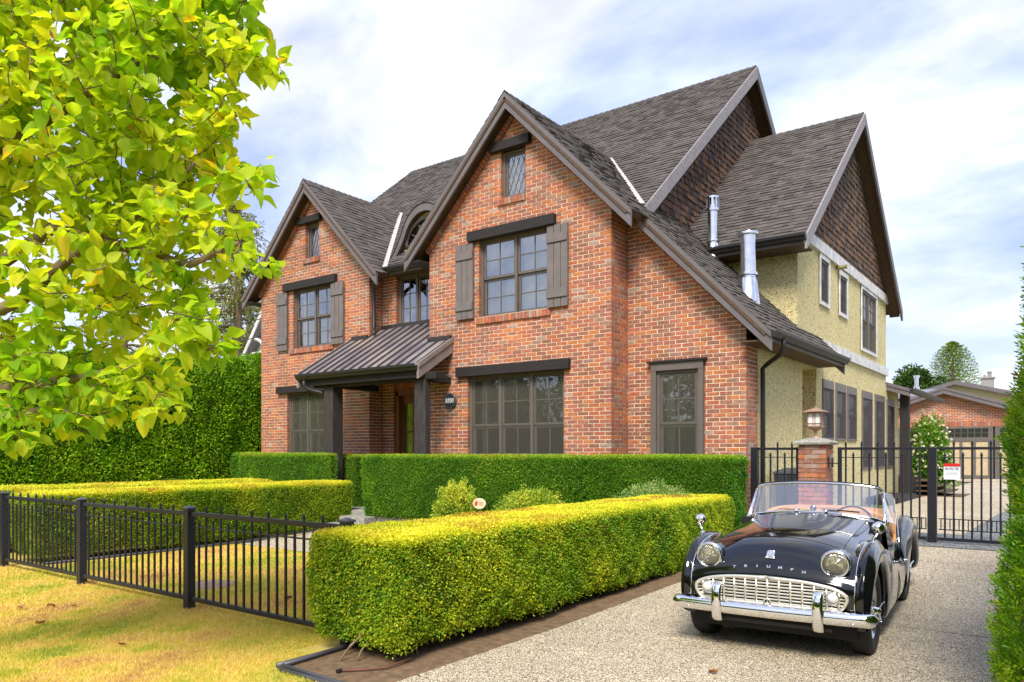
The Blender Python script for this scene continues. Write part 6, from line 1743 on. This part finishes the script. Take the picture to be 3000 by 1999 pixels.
# nose, bonnet and scuttle: rows from the chin up and back, columns from the centre line out
BL_ = [(.60, -.41, .30), (.60, -.45, .34), (.60, -.462, .39), (.60, -.462, .48), (.60, -.452, .56), (.60, -.42, .62), (.60, -.36, .69), (.60, -.25, .755), (.60, -.1, .80), (.60, .08, .815), (.605, .40, .785), (.625, .8, .64), (.65, 1.05, .56), (.66, 1.2, .535)]
CN = [  # centre (y,z), x=.25, x=.44, x=.55
 [(-.40, .30), (-.40, .30), (-.40, .30), (-.40, .30)],
 [(-.470, .345), (-.470, .345), (-.465, .345), (-.458, .345)],
 [(-.482, .395), (-.482, .395), (-.478, .395), (-.470, .398)],
 [(-.482, .600), (-.482, .590), (-.478, .566), (-.468, .515)],
 [(-.474, .632), (-.472, .622), (-.464, .602), (-.456, .575)],
 [(-.435, .695), (-.432, .684), (-.425, .662), (-.425, .632)],
 [(-.365, .770), (-.36, .756), (-.35, .722), (-.355, .695)],
 [(-.26, .835), (-.255, .820), (-.24, .775), (-.245, .748)],
 [(-.12, .876), (-.12, .862), (-.11, .815), (-.10, .785)],
 [(.06, .900), (.06, .887), (.06, .845), (.08, .805)],
 [(.40, .920), (.40, .908), (.40, .872), (.40, .820)],
 [(.80, .940), (.80, .928), (.80, .895), (.80, .840)],
 [(1.05, .952), (1.05, .942), (1.05, .912), (1.05, .865)],
 [(1.20, .955), (1.20, .946), (1.20, .918), (1.20, .875)]]
XS = [0, .25, .44, .55]
half = [[(XS[j], CN[i][j][0], CN[i][j][1]) for j in range(4)] + [BL_[i]] for i in range(14)]
full = [[(-x, y, z) for (x, y, z) in r[:0:-1]] + r for r in half]
S_ = surf(full, 4, 4)
m = MB()
m.grid(S_, skip=lambda i, j: 2 * 4 <= i < 3 * 4 and 4 <= j < 8 * 4 - 4)
m.obj('body_nose', PAINT, car, smooth=True)
# bonnet panel, a few millimetres proud, with its own edge
def on_hood(x, y):
    best = None
    for i, r in enumerate(S_):
        if r[16][1] > y and i > 20:
            a, b = S_[i - 1], S_[i]
            def atx(row):
                for p, q in zip(row, row[1:]):
                    if p[0] <= x <= q[0]:
                        t = (x - p[0]) / (q[0] - p[0] + 1e-9); return p[2] + (q[2] - p[2]) * t
                return row[-1][2]
            t = (y - a[16][1]) / (b[16][1] - a[16][1]); return atx(a) * (1 - t) + atx(b) * t
    return S_[-1][16][2]
m = MB(); G = [[(p[0], p[1], p[2] + .0022) for p in row[7:26]] for row in S_[31:48]]
m.grid(G); m.obj('bonnet', PAINT, car, smooth=True)
m = MB(); E_ = [S_[31][k] for k in range(7, 26)]; m.tube([(p[0], p[1], p[2] + .0005) for p in E_], .0025, 5); m.obj('bonnet_gap', BLACKM, car)
for c_ in (7, 25):
    m = MB(); m.tube([(S_[r][c_][0], S_[r][c_][1], S_[r][c_][2] + .0005) for r in range(31, 48)], .0025, 5); m.obj('bonnet_gap', BLACKM, car)
# front wings
def lerp(a, b, t): return a + (b - a) * t
def wing(stations, s, name, xl=.705, beadx=None, k=3, bulge=.035):
    """stations: (lip y, lip z, crown y, crown z, lip x, crown x, bead (x,y,z))"""
    G = []
    for (ly, lz, cy, cz, lx, cx, bd) in stations:
        row = [(lx - .05, ly, lz), (lx, ly, lz)]
        for t in (.25, .5, .75, .92): row.append((lerp(lx, cx, t) + bulge * sin(pi * t) ** .8 * (1.0 if t < .8 else .9), lerp(ly, cy, t * (1.02 if t < .9 else 1.01)), lerp(lz, cz, t)))
        row.append((cx, cy, cz))
        mx = (cx + bd[0]) / 2; row.append((mx, lerp(cy, bd[1], .35), lerp(cz, bd[2], .3))); row.append(bd)
        G.append([(s * p[0], p[1], p[2]) for p in row])
    S = surf(G, k, 3)
    m = MB(); m.grid(S, flip=(s > 0)); return m.obj(name, PAINT, car, smooth=True)
def pol(cy, r, ph): return (cy - r * cos(radians(ph)), .33 + r * sin(radians(ph)))
FC = {-14: (-.452, .30), 4: (-.474, .41), 20: (-.475, .51), 36: (-.440, .635), 52: (-.355, .73), 66: (-.24, .798), 82: (-.09, .838), 98: (.06, .850), 112: (.2, .842), 126: (.32, .818), 140: (.42, .790), 156: (.5, .765), 172: (.57, .742), 188: (.63, .72)}
BD = {-14: BL_[0], 4: BL_[2], 20: BL_[3], 36: (.60, -.425, .61), 52: (.60, -.35, .70), 66: (.60, -.24, .762), 82: (.60, -.09, .800), 98: (.60, .06, .815), 112: (.60, .2, .812), 126: (.602, .32, .798), 140: (.604, .42, .780), 156: (.608, .5, .755), 172: (.612, .57, .73), 188: (.616, .63, .705)}
ST = []
for ph in sorted(FC):
    ly, lz = pol(0, .365, ph)
    ST.append((ly, lz, FC[ph][0], FC[ph][1], {-14: .645, 4: .665, 20: .682, 36: .694}.get(ph, .705), .655 if ph < 100 else .66, BD[ph]))
for (sy, cy, cz, bx_) in ((.42, .72, .685, .62), (.60, .82, .64, .626), (.80, .93, .60, .638), (1.0, 1.04, .572, .649), (1.15, 1.16, .55, .655), (1.3, 1.3, .53, .66), (1.45, 1.45, .52, .66), (1.58, 1.58, .525, .66)):
    ST.append((sy, .20, cy, cz, .70, .69, (bx_, cy, cz - .005 if cy < 1.1 else cz - .01)))
two_sided(lambda s: wing(ST, s, 'front_wing'))
RC = [(1.56, .20, 1.585, .50), (1.70, .20, 1.60, .62), (1.82, .22, 1.66, .72), (1.90, .33, 1.75, .785)]
RS_ = [(a, b, c_, d, .705, .672, (.60, c_ + .02, d - .03)) for a, b, c_, d in RC]
for ph, c_ in ((20, (1.90, .825)), (42, (2.04, .848)), (66, (2.18, .852)), (90, (2.32, .838)), (115, (2.47, .79)), (140, (2.62, .71)), (162, (2.76, .59)), (185, (2.86, .43))):
    ly, lz = pol(2.235, .345, ph); RS_.append((ly, lz, c_[0], c_[1], .712, .675, (.60, c_[0] - .01, c_[1] - .035)))
RS_.append((2.62, .26, 2.86, .30, .69, .66, (.60, 2.84, .30)))
two_sided(lambda s: wing(RS_, s, 'rear_wing', bulge=.05))
# rear deck
RD = [[(0, 2.02, .875), (.3, 2.02, .87), (.5, 2.0, .85), (.60, 1.98, .80)], [(0, 2.3, .87), (.3, 2.3, .865), (.5, 2.3, .84), (.60, 2.3, .80)], [(0, 2.6, .81), (.3, 2.6, .80), (.5, 2.6, .77), (.60, 2.58, .70)],
      [(0, 2.85, .68), (.3, 2.85, .67), (.5, 2.84, .64), (.60, 2.80, .52)], [(0, 2.98, .50), (.3, 2.98, .50), (.5, 2.96, .47), (.60, 2.88, .40)], [(0, 3.0, .33), (.3, 3.0, .33), (.5, 2.97, .33), (.60, 2.86, .30)]]
full = [[(-x, y, z) for (x, y, z) in r[:0:-1]] + r for r in RD]
m = MB(); m.grid(surf(full, 4, 3)); m.obj('boot', PAINT, car, smooth=True)
# doors and cockpit sides (outer skin above the wing line, tan inside)
def door(s):
    rail = [(1.04, .865), (1.12, .855), (1.18, .80), (1.26, .725), (1.36, .675), (1.48, .655), (1.58, .675), (1.66, .74), (1.74, .80), (1.86, .825), (2.02, .83)]
    low = [.565, .555, .548, .54, .53, .52, .522, .55, .62, .70, .76]
    bx_ = [.652, .655, .657, .66, .66, .66, .658, .655, .65, .64, .62]
    tx = [.615, .62, .632, .645, .65, .652, .65, .64, .63, .615, .60]
    G = [[(s * bx_[i], rail[i][0], low[i] - .01), (s * (bx_[i] + tx[i]) / 2 + s * .004, rail[i][0], (low[i] + rail[i][1]) / 2), (s * tx[i], rail[i][0], rail[i][1]), (s * (tx[i] - .02), rail[i][0], rail[i][1] + .004)] for i in range(11)]
    m = MB(); m.grid(surf(G, 3, 3), flip=(s < 0)); m.obj('door', PAINT, car, smooth=True)
    m = MB(); m.tube(catmull([(s * (tx[i] - .018), rail[i][0], rail[i][1] + .006) for i in range(1, 11)], 3), .016, 8); m.obj('door_roll', TAN, car, smooth=True)
    G = [[(s * (tx[i] - .03), rail[i][0], rail[i][1]), (s * (tx[i] - .055), rail[i][0], (rail[i][1] + .3) / 2 + .12), (s * (tx[i] - .05), rail[i][0], .22)] for i in range(11)]
    m = MB(); m.grid(surf(G, 2, 2), flip=(s > 0)); m.obj('door_trim', TAN, car, smooth=True)
    m = MB(); m.tube([(s * .728, 1.52, .50), (s * .735, 1.52, .503), (s * .738, 1.60, .50)], .010, 8); m.lathe([(0, -.008), (.018, -.008), (.018, .008), (0, .008)], 12, 'x', (s * .722, 1.52, .50)); m.obj('door_handle', CHROME, car, smooth=True)
    # door shut lines
    m = MB(); m.tube(catmull([(s * .660, 1.05, .56), (s * .708, 1.05, .50), (s * .733, 1.04, .40), (s * .73, 1.02, .30), (s * .705, 1.02, .205)], 4), .0035, 5); m.obj('door_gap', BLACKM, car); m = MB(); m.tube(catmull([(s * .663, 1.60, .535), (s * .715, 1.60, .46), (s * .735, 1.61, .38), (s * .73, 1.62, .28), (s * .705, 1.62, .205)], 4), .0035, 5); m.obj('door_gap', BLACKM, car)
two_sided(door)
# beading between wing and body
for s in (1, -1):
    m = MB(); m.tube(catmull([(s * p[0], p[1] - .004, p[2] + .006) for p in [BD[k] for k in sorted(BD)]] + [(s * .62, .72, .668), (s * .64, .93, .60), (s * .652, 1.05, .565)], 4), .0055, 6); m.obj('wing_beading', CHROME, car, smooth=True)
    m = MB(); m.tube(catmull([(s * .672, 1.60, .50), (s * .668, 1.605, .62), (s * .655, 1.66, .725), (s * .642, 1.75, .785), (s * .625, 1.9, .825), (s * .62, 2.18, .85), (s * .61, 2.4, .82)], 4), .0055, 6); m.obj('wing_beading', CHROME, car, smooth=True)
# underbody, cockpit tub, dash, seats
m = MB(); m.box(-.60, .60, -.38, 2.8, .17, .30); m.box(-.55, .55, -.36, .95, .30, .62); m.box(-.56, .56, 1.95, 2.75, .3, .7); m.obj('underbody', BLACKM, car)
m = MB(); m.box(-.60, .60, .95, 2.05, .215, .235); m.box(-.60, .60, .93, .96, .235, .90); m.box(-.60, .60, 2.02, 2.05, .235, .80); m.obj('cockpit_floor', BLACKM, car)
m = MB(); m.box(-.53, .53, 1.22, 1.25, .62, .865); m.obj('dashboard', BLACKM, car, bevel=.02)
for sx in (-.28, .28):
    m = MB(); m.box(sx - .22, sx + .22, 1.45, 1.88, .26, .40); m.obj('seat', TAN, car, bevel=.05)
    m = MB()
    G = []
    for i in range(9):
        a = i / 8; x = sx - .22 + .44 * a; top = .88 + .05 * sin(pi * a)
        G.append([(x, 1.80, .36), (x, 1.86, .60), (x, 1.90, top - .03), (x, 1.93, top), (x, 1.97, top - .03), (x, 1.96, .4)])
    m.grid(surf(G, 2, 3)); m.obj('seat_back', TAN, car, smooth=True)
m = MB(); m.tube(catmull([(-.60, 1.62, .72), (-.595, 1.80, .83), (-.56, 1.98, .868), (-.40, 2.05, .895), (0, 2.08, .905), (.40, 2.05, .895), (.56, 1.98, .868), (.595, 1.80, .83), (.60, 1.62, .72)], 5), .035, 10); m.obj('cockpit_roll', TAN, car, smooth=True)
m = MB(); n = 28; cxw, cyw, czw = .28, 1.47, .80
m.tube([(cxw + .19 * cos(2 * pi * i / n), cyw + .19 * sin(2 * pi * i / n) * .32, czw + .19 * sin(2 * pi * i / n) * .95) for i in range(n + 1)], .010, 8); m.tube([(cxw, 1.25, .72), (cxw, cyw, czw)], .016, 8)
for a in (30, 150, 270): m.tube([(cxw, cyw, czw), (cxw + .19 * cos(radians(a)), cyw + .06 * sin(radians(a)), czw + .18 * sin(radians(a)))], .005, 5)
m.obj('steering_wheel', BLACKM, car, smooth=True)
# windscreen
wb = catmull([(-.605, 1.185, .872), (-.50, 1.13, .915), (-.25, 1.09, .945), (0, 1.08, .955), (.25, 1.09, .945), (.50, 1.13, .915), (.605, 1.185, .872)], 5)
wt = catmull([(-.566, 1.345, 1.135), (-.50, 1.315, 1.178), (-.25, 1.285, 1.205), (0, 1.275, 1.212), (.25, 1.285, 1.205), (.50, 1.315, 1.178), (.566, 1.345, 1.135)], 5)
m = MB(); m.grid([[tuple(a * (1 - t) + b * t) for a, b in zip(wb, wt)] for t in (0, .5, 1)]); m.obj('windscreen', CLEAR, car, smooth=True)
m = MB(); m.tube([tuple(p) for p in wt], .012, 8); m.tube([tuple(p) for p in wb], .011, 8)
for s in (0, -1): m.tube([tuple(wb[s] + np.array([0, .0, -.06])), tuple(wb[s]), tuple(wt[s] + np.array([0, 0, -.005]))], [.02, .017, .013], 8)
m.obj('windscreen_frame', CHROME, car, smooth=True)
m = MB(); m.tube([tuple(p + np.array([0, .006, .013])) for p in wt], .008, 6); m.obj('top_rail', BLACKM, car, smooth=True)
m = MB(); wl = [p + np.array([0, -.05, -.012]) for p in wb]; m.grid([[tuple(p + np.array([0, -.012, -.03])) for p in wb], [tuple(p + np.array([0, .0, -.005])) for p in wb]]); m.obj('screen_base_strip', CHROME, car, smooth=True)
for x in (-.13, .13):
    m = MB(); m.tube([(x, 1.045, .945), (x, 1.06, .985)], .014, 8); m.obj('wiper_spindle', CHROME, car, smooth=True)
m = MB(); m.tube([(.13, 1.05, .975), (.32, 1.09, .975)], .004, 5); m.tube([(.22, 1.10, .978), (.40, 1.13, .965)], .006, 5); m.obj('wiper', BLACKM, car)
m = MB(); m.tube([(-.13, 1.05, .975), (-.30, 1.085, .972)], .004, 5); m.tube([(-.02, 1.085, .972), (-.24, 1.10, .972)], .005, 5); m.obj('wiper', CHROME, car)
m = MB(); m.tube([(0, 1.12, .955), (0, 1.14, .99)], .006, 6); m.lathe([(0, -.005), (.03, -.004), (.03, .004), (0, .005)], 16, 'y', (0, 1.16, .985)); m.obj('interior_mirror', CHROME, car, smooth=True)
for x in (-.47, .49): 
    m = MB(); m.lathe([(.02, 0), (.014, .015), (.006, .03), (.012, .036), (0, .045)], 10, 'z', (x, .93, .88)); m.obj('bonnet_catch', CHROME, car, smooth=True)
# side deflectors of clear plastic
for s in (1, -1):
    P = [(s * .60, 1.22, .885), (s * .645, 1.50, .83), (s * .65, 1.55, .90), (s * .635, 1.56, 1.06), (s * .62, 1.52, 1.10), (s * .575, 1.37, 1.125)]
    m = MB(); m.face(P); m.obj('wind_deflector', CLEAR, car)
    m = MB(); m.tube([P[-1]] + P[4:0:-1] + [P[0]], .0045, 5); m.obj('deflector_edge', LENS, car)
# grille
GO = catmull([(0, .596), (.25, .586), (.42, .562), (.515, .53), (.552, .495), (.545, .455), (.515, .41), (.47, .392), (.25, .395), (0, .396)], 4)
ring_ = [(p[0], p[1]) for p in GO] + [(-p[0], p[1]) for p in GO[-2:0:-1]]
m = MB(); m.tube([(x, -.488 + .010 * (x / .55) ** 2, z) for x, z in ring_] + [(ring_[0][0], -.488, ring_[0][1])], .014, 8); m.obj('grille_surround', IVORY, car, smooth=True)
GL = [[(x, z) for x, z in ring_]]
for k in range(8):
    z = .412 + k * .0235; segs = crossings(GL, z)
    for (a, b) in segs:
        m = MB(); n = max(2, int((b - a) / .08)); 
        m.tube([(a + (b - a) * i / n, -.482 + .010 * ((a + (b - a) * i / n) / .55) ** 2, z) for i in range(n + 1)], .0075, 6); m.obj('grille_bar', IVORY, car, smooth=True)
for k in range(-6, 7):
    x = k * .083; ss = [p[1] for p in GO if abs(p[0] - abs(x)) < .03]
    if ss: 
        m = MB(); m.tube([(x, -.488 + .010 * (x / .55) ** 2, min(ss)), (x, -.490 + .010 * (x / .55) ** 2, max(ss))], .0085, 6); m.obj('grille_upright', IVORY, car, smooth=True)
m = MB(); m.box(-.56, .56, -.40, -.38, .36, .64); m.obj('grille_backing', BLACKM, car)
m = MB(); m.tube([(-.022, -.496, .398), (-.022, -.496, .425), (-.012, -.496, .438), (.012, -.496, .438), (.022, -.496, .425), (.022, -.496, .398)], .006, 6); m.obj('crank_hole_rim', IVORY, car, smooth=True)
m = MB(); m.box(-.018, .018, -.492, -.486, .398, .432); m.obj('crank_hole', BLACKM, car)
for s in (1, -1):
    m = MB(); m.lathe([(.046, .02), (.048, -.01), (.040, -.018), (.036, -.014)], 24, 'y', (s * .457, -.485, .487)); m.obj('sidelight_rim', CHROME, car, smooth=True)
    m = MB(); m.lathe([(.038, -.012), (.032, -.024), (.018, -.032), (0, -.035)], 24, 'y', (s * .457, -.485, .487)); m.obj('sidelight', LENS, car, smooth=True)
    # headlights
    hx, hy, hz = s * .465, -.415, .725
    m = MB(); m.lathe([(.094, 0), (.100, .05), (.098, .12), (.085, .20), (.06, .27), (.0, .32)], 32, 'y', (hx, hy, hz)); o = m.obj('headlight_pod', PAINT, car, smooth=True)
    m = MB(); m.lathe([(.096, .035), (.104, .012), (.103, -.012), (.094, -.026), (.083, -.022), (.080, -.008)], 36, 'y', (0, 0, 0)); h = m.obj('headlight_rim', CHROME, car, smooth=True, loc=(hx, hy, hz))
    m = MB(); m.lathe([(.085, -.006), (.078, .012), (.062, .030), (.040, .042), (.018, .047), (0, .048)], 36, 'y', (0, 0, 0)); m.obj('reflector', REFL, car, smooth=True, loc=(hx, hy, hz))
    m = MB(); m.lathe([(.082, -.012), (.072, -.022), (.050, -.030), (.025, -.034), (0, -.035)], 36, 'y', (0, 0, 0)); m.obj('headlight', HEADL, car, smooth=True, loc=(hx, hy, hz))
    m = MB(); m.lathe([(0, .0), (.014, .002), (.016, .02), (.012, .045)], 12, 'y', (0, 0, 0)); m.obj('bulb_shield', CHROME, car, smooth=True, loc=(hx, hy, hz))
    # fairing between pod and wing
    # wing mirrors
    m = MB(); m.tube(catmull([(s * .662, .00, .848), (s * .668, -.005, .875), (s * .685, .01, .905), (s * .690, .02, .935)], 4), [.009] * 9 + [.007] * 4, 8); m.lathe([(.02, 0), (.012, .012), (0, .014)], 10, 'z', (s * .662, .0, .846)); mm = m.obj('mirror_stalk', CHROME, car, smooth=True)
    m = MB(); m.lathe([(0, -.024), (.022, -.020), (.040, -.008), (.048, .006), (.048, .014), (0, .014)], 24, 'y', (0, 0, 0)); m.obj('wing_mirror', CHROME, car, smooth=True, loc=(s * .692, .02, .955), rot=(radians(-6), 0, radians(8 * s)))
    # overriders
    m = MB(); G = []
    prof = catmull([(-.465, .505), (-.505, .528), (-.548, .515), (-.572, .46), (-.578, .38), (-.565, .29), (-.535, .245), (-.50, .255)], 3)
    for (y, z) in prof:
        G.append([(s * .368 + dx, y + .030 * (1 - sqrt(max(0, 1 - (dx / .037) ** 2))), z) for dx in (-.036, -.030, -.018, 0, .018, .030, .036)])
    m.grid(G); o = m.obj('overrider', CHROME, car, smooth=True); md = o.modifiers.new('solid', 'SOLIDIFY'); md.thickness = .006
# bumper blade
sec = [(.018, .050), (-.010, .048), (-.026, .036), (-.038, .012), (-.036, -.018), (-.022, -.040), (-.006, -.052), (.016, -.054)]
m = MB(); G = []
for i in range(49):
    t = -1 + i / 24; x = .755 * t; yc = -.535 + .055 * abs(t) ** 2.4 + (.05 * max(0, (abs(t) - .9) / .1) ** 2); taper = sqrt(max(.02, 1 - max(0, (abs(t) - .93) / .07) ** 2))
    G.append([(x, yc + a, .352 + b * taper) for a, b in sec])
m.grid(G); o = m.obj('front_bumper', CHROME, car, smooth=True); md = o.modifiers.new('solid', 'SOLIDIFY'); md.thickness = .005
for x in (-.60, .60):
    m = MB(); m.lathe([(0, -.006), (.010, -.005), (.012, 0)], 10, 'y', (x, -.535, .325)); m.obj('bumper_bolt', CHROME, car, smooth=True)
m = MB(); m.box(-.45, .45, -.47, -.455, .235, .262); m.obj('apron_bar', GUTTER, car)
m = MB(); m.tube([(-.4, -.2, .2), (-.4, .6, .18)], .03, 8); m.tube([(.4, -.2, .2), (.4, .6, .18)], .03, 8); m.box(-.5, .5, -.03, .03, .24, .28); m.obj('chassis', BLACKM, car)
m = MB()
G = []
for i in range(9):
    t = i / 8; G.append([(x, 2.98 + .04 * sin(pi * t), .33 + .09 * t) for x in np.linspace(-.7, .7, 9)])
m.grid(G); m.obj('rear_bumper', CHROME, car, smooth=True)
# badge and letters
bd = empty('badge', (0, -.402, .752)); bd.parent = car; bd.rotation_euler = (radians(-42), 0, 0)
bd.scale = (1, 1, 1)
m = MB(); m.box(-.030, .030, -.010, .0, -.020, .034); m.box(-.022, .022, -.010, .0, .034, .042); m.obj('shield', CHROME, bd, bevel=.005)
m = MB(); m.box(-.034, .034, -.010, .0, -.036, -.024); m.box(-.030, -.018, -.010, 0, -.024, -.016); m.box(.018, .030, -.010, 0, -.024, -.016); m.obj('scroll', CHROME, bd, bevel=.003)
for k in range(3):
    m = MB(); m.box(-.014, .014, -.0125, -.010, -.012 + k * .012, -.007 + k * .012); m.obj('badge_band', IVORY, bd)
def nose_at(x, z):
    for a, b in zip(S_[12:], S_[13:]):
        def at(row):
            for p, q in zip(row, row[1:]):
                if p[0] <= x <= q[0]: t = (x - p[0]) / (q[0] - p[0] + 1e-9); return p[1] + (q[1] - p[1]) * t, p[2] + (q[2] - p[2]) * t
            return row[-1][1], row[-1][2]
        (ya, za), (yb, zb_) = at(a), at(b)
        if za <= z <= zb_: t = (z - za) / (zb_ - za + 1e-9); return ya + (yb - ya) * t, atan2(yb - ya, zb_ - za)
    return -.43, .5
for i, ch in enumerate('TRIUMPH'):
    x = -.255 + i * .085; y, a = nose_at(x, .672 - .022 * (x / .26) ** 2)
    text(ch, .030, (x, y - .004, .672 - .022 * (x / .26) ** 2 + .002), (pi / 2 - a, 0, 0), CHROME, car, 'letter', .0025, 1.3, .0008)
bd.location = (0, nose_at(0, .752)[0] - .001, .752); bd.rotation_euler = (-nose_at(0, .752)[1], 0, 0)
# wheels
def wheel(x, y, s, label=None):
    W = empty('wheel', (x, y, .325)); W.parent = car
    if s < 0: W.rotation_euler = (0, 0, pi)
    m = MB(); m.lathe([(.205, -.06), (.24, -.076), (.285, -.080), (.312, -.070), (.322, -.055), (.325, -.03), (.325, .03), (.322, .055), (.312, .070), (.285, .080), (.24, .076), (.205, .06)], 48, 'x'); m.obj('tyre', RUBBER, W, smooth=True)
    m = MB(); m.lathe([(.21, .062), (.207, .050), (.190, .044), (.186, .0), (.190, -.044), (.207, -.05), (.21, -.062)], 40, 'x'); m.obj('rim', GALV, W, smooth=True)
    m = MB()
    for k in range(48):
        a = 2 * pi * k / 48; b = a + (.30 if k % 2 else -.30); hx = .06 if k % 4 < 2 else .0
        m.tube([(hx + .01, .045 * cos(b), .045 * sin(b)), (.02 if k % 4 < 2 else -.02, .190 * cos(a), .190 * sin(a))], .0026, 4, cap=False)
    m.obj('spokes', CHROME, W)
    m = MB(); m.lathe([(0, -.05), (.045, -.05), (.042, .02), (.040, .065), (.032, .075), (.030, .095), (.022, .110), (0, .114)], 20, 'x'); m.obj('hub', CHROME, W, smooth=True)
    m = MB()
    for sg in (1, -1): m.tube(catmull([(.092, 0, 0), (.100, sg * .025, sg * .02), (.112, sg * .055, sg * .045), (.125, sg * .078, sg * .06)], 3), [.012] * 4 + [.009] * 3 + [.007] * 3, 6)
    m.obj('knock_off_nut', CHROME, W, smooth=True)
    m = MB(); m.lathe([(0, -.03), (.12, -.03), (.12, -.045), (0, -.045)], 20, 'x'); m.obj('brake_drum', BLACKM, W)
for x, y in ((.60, 0), (-.60, 0), (.60, 2.235), (-.60, 2.235)): wheel(x, y, 1 if x > 0 else -1)
